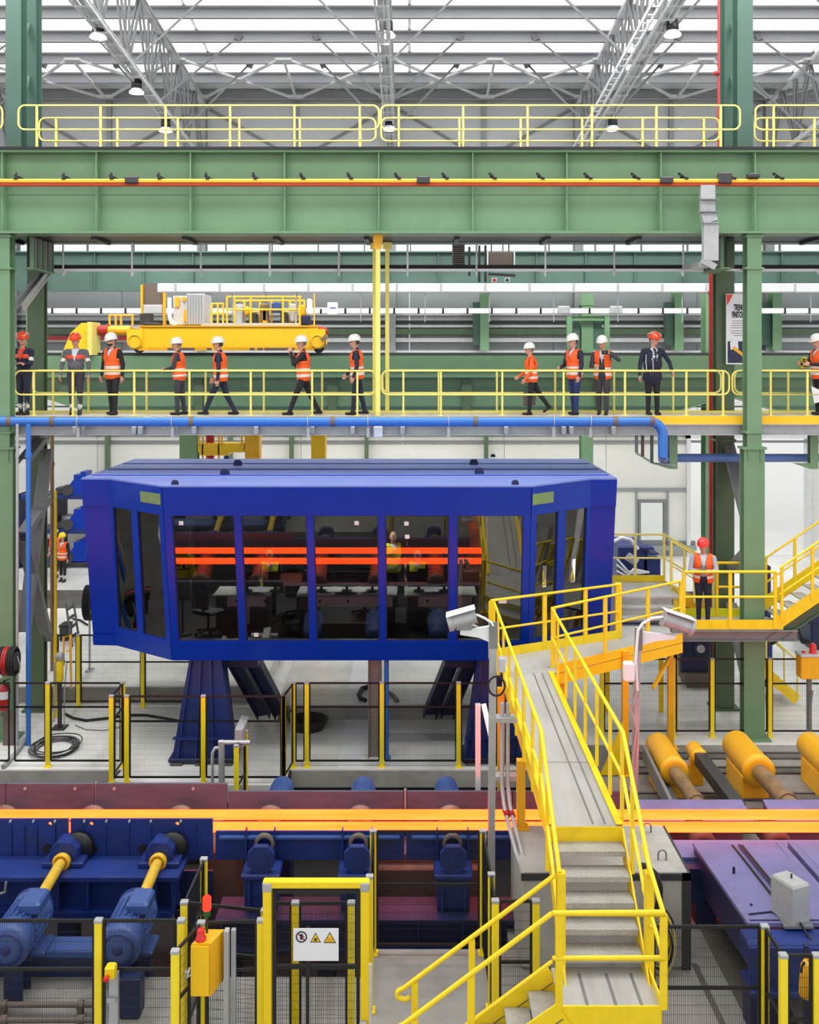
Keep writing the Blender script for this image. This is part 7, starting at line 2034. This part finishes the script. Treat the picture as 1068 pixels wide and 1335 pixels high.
# ================================================================== small things
# control box with beacon on the left fence
d = 10.75
t = thing('control_box', 'orange-yellow control box with red lamps on a metal stand by the left fence', 'control box', (PX(264, d), d, 0))
x0, x1 = PX(249.5, d), PX(275, d)
b = MB(); b.hexa([(x0, d, PZ(1299, d)), (x1, d + .02, PZ(1300, d)), (x1 + .1, d + .28, PZ(1296, d)), (x0 + .1, d + .28, PZ(1296, d))], [(x0, d, PZ(1231, d)), (x1, d + .02, PZ(1231, d)), (x1 + .1, d + .28, PZ(1231, d)), (x0 + .1, d + .28, PZ(1231, d))]); build(b, 'body', M['orange_paint'], t)
b = MB(); b.box(x0 - .004, d - .012, PZ(1298, d), x1 - .02, d, PZ(1233, d)); build(b, 'door', M['crane_yellow'], t)
c = P(264, 1226, d + .12); c.z = PZ(1231, d)
b = MB(); b.lathe([(.06, 0), (.06, .03), (.045, .03), (.045, .1), (.03, .13), (0, .13)], c + V(-.01, -.04, 0), n=14); build(b, 'alarm_lamp', M['red_lamp'], t)
c2 = c + V(.03, .1, 0)
b = MB(); b.cyl(c2, c2 + V(0, 0, .2), .015, 8); build(b, 'beacon_stem', M['dark_gray'], t)
b = MB(); b.cyl(c2 + V(0, 0, .2), c2 + V(0, 0, .26), .045, 12); build(b, 'beacon_green_section', M['green_lamp'], t)
b = MB(); b.lathe([(.045, .26), (.05, .27), (.05, .4), (.03, .42), (0, .42)], c2, n=14); build(b, 'beacon_red_section', emit('beacon_red', (1, .06, .03, 1), 1.2), t)
b = MB(); b.bar((x1 + .14, d + .2, 0), (x1 + .14, d + .2, PZ(1226, d)), .09, .05, V(1, 0, 0)); b.bar((x1 + .2, d + .3, 0), (x1 + .2, d + .3, PZ(1232, d)), .06, .05, V(1, 0, 0)); b.box(x1 + .05, d + .1, 0, x1 + .3, d + .4, .03); build(b, 'stand', M['galv'], t)
b = MB(); b.tube([(x0 + .16, d + .1, PZ(1300, d)), (x0 + .16, d + .12, .5), (x0 + .24, d + .2, .1)], .018, 6); build(b, 'cable', M['rubber'], t)
b = MB(); b.tube([P(249, 1270, d), P(243, 1275, d), P(247, 1262, d), P(241, 1268, d)], .01, 5); build(b, 'key_chain', M['white'], t)
# emergency stop
d = 11.0
t = thing('emergency_stop', 'small yellow emergency stop box on a gray post at the lower left fence', 'switch', (PX(146, d), d, 0))
b = MB(); b.cbox(PX(139.5, d), d - .1, PZ(1271, d), PX(152.5, d), d + .02, PZ(1255, d), .015); build(b, 'box', M['yellow'], t)
b = MB(); b.lathe([(.02, 0), (.02, .03), (.035, .04), (.035, .055), (0, .06)], (PX(143.5, d), d - .1, PZ(1266, d)), (0, -1, 0), 12); build(b, 'button', M['red_lamp'], t)
b = MB(); b.channel((PX(148, d), d, 0), (PX(148, d), d, PZ(1268, d)), .1, .05, .008, V(1, 0, 0)); build(b, 'post', M['galv'], t)
b = MB(); b.box(PX(141, d), d - .05, PZ(1304, d), PX(152, d), d - .03, PZ(1299, d)); build(b, 'clamp', M['galv'], t)
# yellow pneumatic cylinder on right fence
d = 10.7
t = thing('gas_cylinder', 'slanted small yellow gas cylinder with black hoses at the lower right edge', 'cylinder', P(1050, 1310, d))
b = MB(); b.lathe([(0, 0), (.06, 0), (.075, .04), (.08, .34), (.05, .4), (0, .4)], P(1050, 1300, d), (.12, .05, 1), 14); build(b, 'bottle', M['orange_paint'], t)
b = MB(); b.tube([P(1056, 1254, d), P(1048, 1256, d), P(1045, 1266, d), P(1054, 1274, d), P(1062, 1276, d)], .016, 6); build(b, 'hose', M['rubber'], t)
b = MB(); b.bar((PX(1056, d), d + .1, 0), (PX(1056, d), d + .1, 1.6), .06, .04, V(1, 0, 0)); build(b, 'bracket_post', M['blue_dark'], t)
# orange box with red lamp, right middle distance
d = 20.4
t = thing('control_box', 'orange control box with red beacon on a gray post at the right edge', 'control box', (PX(1058, d), d, 0))
b = MB(); b.cbox(PX(1045, d), d, PZ(886, d), PX(1072, d), d + .3, PZ(856, d), .02); build(b, 'body', M['orange_paint'], t)
b = MB(); b.cbox(PX(1044, d), d - .02, PZ(857, d), PX(1073, d), d + .32, PZ(854, d), .01); build(b, 'lid', M['wall_gray'], t)
b = MB(); b.lathe([(.09, 0), (.09, .05), (.07, .07), (.07, .2), (.04, .25), (0, .25)], P(1060, 854, d + .15), n=14); b.lathe([(.04, 0), (.04, .08), (0, .1)], P(1048, 854, d + .15), n=10); build(b, 'red_lamp', M['red_lamp'], t)
b = MB(); b.cyl((PX(1059, d), d + .15, 0), (PX(1059, d), d + .15, PZ(886, d)), .06, 10); b.tube([P(1059, 900, d), P(1056, 930, d), P(1058, 962, d)], .03, 6); build(b, 'post', M['steel_gray'], t)
# fire extinguisher
d = 20.2
t = thing('fire_extinguisher', 'red fire extinguisher hanging on the left front column', 'extinguisher', P(6, 926, d))
c = P(5.5, 925, d)
b = MB(); b.lathe([(0, 0), (.1, 0), (.11, .03), (.11, .42), (.07, .5), (.03, .53), (0, .53)], c, n=16); build(b, 'cylinder', M['red'], t)
b = MB(); b.cyl(c + V(0, 0, .52), c + V(0, 0, .6), .03, 8); b.bar(c + V(-.02, 0, .6), c + V(.12, 0, .64), .03, .02); b.tube([c + V(.05, -.03, .55), c + V(.14, -.04, .45), c + V(.12, -.05, .15)], .014, 6); build(b, 'valve', M['black'], t)
b = MB(); b.lathe([(.112, .24), (.112, .4)], c, n=16); build(b, 'label_band', M['white'], t)
b = MB(); b.box(PX(0, d), d + .14, PZ(975, d), PX(14, d), d + .3, PZ(934, d)); b.box(PX(-2, d), d + .1, PZ(936, d), PX(16, d), d + .3, PZ(933, d)); build(b, 'bracket_box', M['brown'], t)
# hose reel
d = 20.1
t = thing('hose_reel', 'wound red and black hose reel on the left front column', 'reel', P(18, 880, d))
c = P(10, 862, d)
for k in range(7):
    b = MB(); x = c.x - .14 + .05 * k; b.tube([(x, d + .22 * math.cos(a), c.z + .28 * math.sin(a)) for a in [2 * math.pi * i / 16 for i in range(16)]], .028, 6, closed=True); build(b, 'hose_turn', M['red' if k in (2, 3) else 'rubber'], t)
b = MB(); b.cyl((c.x - .18, d, c.z), (c.x + .2, d, c.z), .2, 14); build(b, 'drum', M['dark_gray'], t)
b = MB(); b.bar((c.x - .22, d, c.z + .15), (c.x - .1, d - .2, c.z - .3), .12, .03); b.tube([(c.x + .2, d, c.z + .1), (c.x + .26, d, c.z - .1), (c.x + .2, d + .1, c.z - .28)], .015, 6); b.box(c.x - .1, d + .2, c.z - .05, c.x + .1, d + .45, c.z + .05); build(b, 'bracket', M['galv'], t)
# yellow hydrant bottle stand
d = 21.3
t = thing('gas_bottle_stand', 'yellow gas bottle on a stand with hoses beside the left rear column', 'bottle', P(78, 950, d))
c = P(78, 888, d)
b = MB(); b.lathe([(0, 0), (.075, 0), (.08, .02), (.08, .4), (.05, .46), (0, .46)], c, n=14); b.cyl(c + V(0, 0, .14), c + V(0, 0, .15), .083, 14); build(b, 'bottle', M['yellow'], t)
b = MB(); b.cyl(V(c.x, c.y, 0), c, .05, 8); b.box(c.x - .15, d - .15, 0, c.x + .15, d + .15, .03); build(b, 'stand', M['dark_gray'], t)
b = MB(); b.ball(c + V(0, 0, .55), .1, 10, 6); b.tube([c + V(-.05, 0, .5), c + V(-.12, 0, .35), c + V(-.1, 0, -.2), c + V(-.14, 0, -.9)], .02, 6); b.tube([c + V(.05, 0, .55), c + V(.15, 0, .4), c + V(.1, 0, -.3), c + V(.1, 0, -1.0)], .015, 6); build(b, 'regulator_hoses', M['galv'], t)
b = MB(); b.tube([c + V(.05, .1, .3), c + V(.05, .1, .95), c + V(.2, .1, 1.0), c + V(.22, .1, -.2)], .02, 6); b.tube([c + V(.12, .1, .62), c + V(.24, .1, .72)], .02, 6); build(b, 'hand_rail', M['orange_paint'], t)
b = MB(); b.cyl((PX(72.5, 22.0), 22.0, 0), (PX(72.5, 22.0), 22.0, PZ(640, 22)), .035, 8); b.cyl((PX(72.5, 22.0), 22.0, 0), (PX(72.5, 22.0), 22.0, .04), .1, 10); build(b, 'standpipe', M['yellow'], label='thin tall yellow standpipe right of the left rear column', cat='pipe')
# cable coil and hoses on the floor
t = thing('cable_coil', 'loose coil of gray cable lying on the white floor by the left fence', 'cable', (PX(72, 20), 20, 0))
cxx, cyy = PX(73, 20.1), 20.15
for k in range(9):
    rr = .33 + .025 * (k % 5); ox, oy = random.uniform(-.06, .06), random.uniform(-.06, .06)
    b = MB(); b.tube([(cxx + ox + rr * 1.15 * math.cos(a), cyy + oy + rr * 1.3 * math.sin(a), .02 + .012 * k + .01 * math.sin(3 * a)) for a in [2 * math.pi * i / 24 for i in range(24)]], .013, 5, closed=True); build(b, 'cable_turn', M['dark_gray' if k % 3 else 'steel_gray'], t)
def floor_cable(pxs, m_, r, label, z=0.0):
    b = MB()
    pts = []
    for px, py in pxs:
        dd = DZ(py, z); pts.append(V(PX(px, dd), dd, z + r))
    b.tube(pts, r, 6); build(b, 'floor_cable', M[m_], label=label, cat='cable')
floor_cable([(84, 932), (96, 938), (112, 941), (140, 938), (165, 934), (190, 934), (215, 938), (240, 943)], 'rubber', .03, 'thick black cable snaking over the floor towards the blue leg')
floor_cable([(98, 946), (112, 952), (135, 953), (160, 948)], 'steel_gray', .012, 'thin gray cable on the floor left of the black one')
floor_cable([(480, 898), (472, 900), (468, 908), (470, 913), (477, 916)], 'rubber', .05, 'black hose loop on the floor left of the brown strip', .36)
floor_cable([(508, 905), (514, 909), (519, 916)], 'green_col', .04, 'short greenish hose on the floor right of the brown strip', .36)
floor_cable([(35, 965), (20, 985), (4, 1003)], 'galv', .05, 'gray pipe on the floor by the left front column')
floor_cable([(95, 808), (105, 810), (114, 816)], 'rubber', .03, 'black cable on the far floor left of the cabin', .4)
t = thing('hose_pile', 'flat pile of black hoses on the floor right of the left cabin leg', 'hose', (PX(402, 22), 21.2, 0))
dd = 21.25; cxx = PX(402, dd)
for k in range(6):
    rr = .32 + .02 * k
    b = MB(); b.tube([(cxx + rr * math.cos(a), dd + rr * .9 * math.sin(a), .04 + .035 * k) for a in [2 * math.pi * i / 22 for i in range(22)]], .03, 6, closed=True); build(b, 'hose_turn', M['rubber'], t)
# dark ladder / stair on the far left floor
t = thing('step_ladder', 'dark step ladder leaning on the far floor left of the cabin', 'ladder', (PX(90, 27), 27, 0))
for o in (0, .45):
    b = MB(); b.bar((PX(86, 27) + o * .1, 27 + o, 1.3), (PX(94, 26) + o * .1, 26 + o, .4), .05, .08); build(b, 'rail', M['dark_gray'], t)
for k in range(4):
    f = (k + .7) / 4.6; x = PX(86, 27) * (1 - f) + PX(94, 26) * f
    b = MB(); b.box(x - .03, 27 - f, .4 + .9 * (1 - f), x + .07, 27.45 - f, .43 + .9 * (1 - f)); build(b, 'rung', M['dark_gray'], t)
t = thing('waste_bin', 'small dark crate on the far floor left of the cabin', 'crate', (PX(80, 27), 27, 0))
b = MB(); b.cbox(PX(77, 26.5), 26.5, .4, PX(88, 26.5), 26.9, .82, .02); build(b, 'body', M['dark_gray'], t)
b = MB(); b.cbox(PX(76.5, 26.5), 26.48, .78, PX(88.5, 26.5), 26.92, .84, .01); build(b, 'rim', M['black'], t)
# dark equipment left of cabin end
t = thing('cable_drum', 'black coiled equipment half hidden by the cabin\'s lower left corner', 'drum', (PX(114, 24), 24, 0))
for k in range(5):
    b = MB(); b.tube([(PX(113, 24) + .03 * k, 24 + .25 * math.cos(a), 2.1 + .4 * math.sin(a)) for a in [2 * math.pi * i / 18 for i in range(18)]], .05, 6, closed=True); build(b, 'cable_turn', M['rubber'], t)
b = MB(); b.box(PX(116, 24), 23.97, .4, PX(118, 24), 24.03, 1.9); b.box(PX(113, 24), 23.85, .4, PX(121, 24), 24.15, .43); build(b, 'stand', M['galv'], t)
# jacket hanging behind the leftmost front window
t = thing('hanging_jacket', 'yellow high visibility jacket hanging behind the leftmost front window', 'jacket', (PX(238, 20), 20.0, 3.2))
xj = PX(238, 20)
b = MB(); b.lathe([(.16, 0), (.19, .12), (.18, .3), (.2, .42), (.12, .5), (.05, .52)], (xj, 20, 3.66), n=16); build(b, 'body', M['vest_yellow'], t)
for s in (-1, 1):
    b = MB(); b.cone((xj + s * .16, 20, 4.1), (xj + s * .24, 19.95, 3.68), .07, .05, 10); build(b, 'sleeve', M['vest_yellow'], t)
b = MB(); b.lathe([(.185, .14), (.188, .2)], (xj, 20, 3.66), n=16); b.cbox(xj - .14, 19.78, 3.92, xj - .02, 19.82, 4.02, .01); b.cbox(xj + .05, 19.78, 3.86, xj + .1, 19.82, 4.02, .01); build(b, 'black_trim', M['black'], t)
b = MB(); b.cyl((xj, 20, FLZ), (xj, 20, 4.3), .02, 8); b.cyl((xj, 20, FLZ), (xj, 20, FLZ + .03), .2, 12); b.bar((xj - .18, 20, 4.18), (xj + .18, 20, 4.18), .03, .03); build(b, 'coat_stand', M['dark_gray'], t)
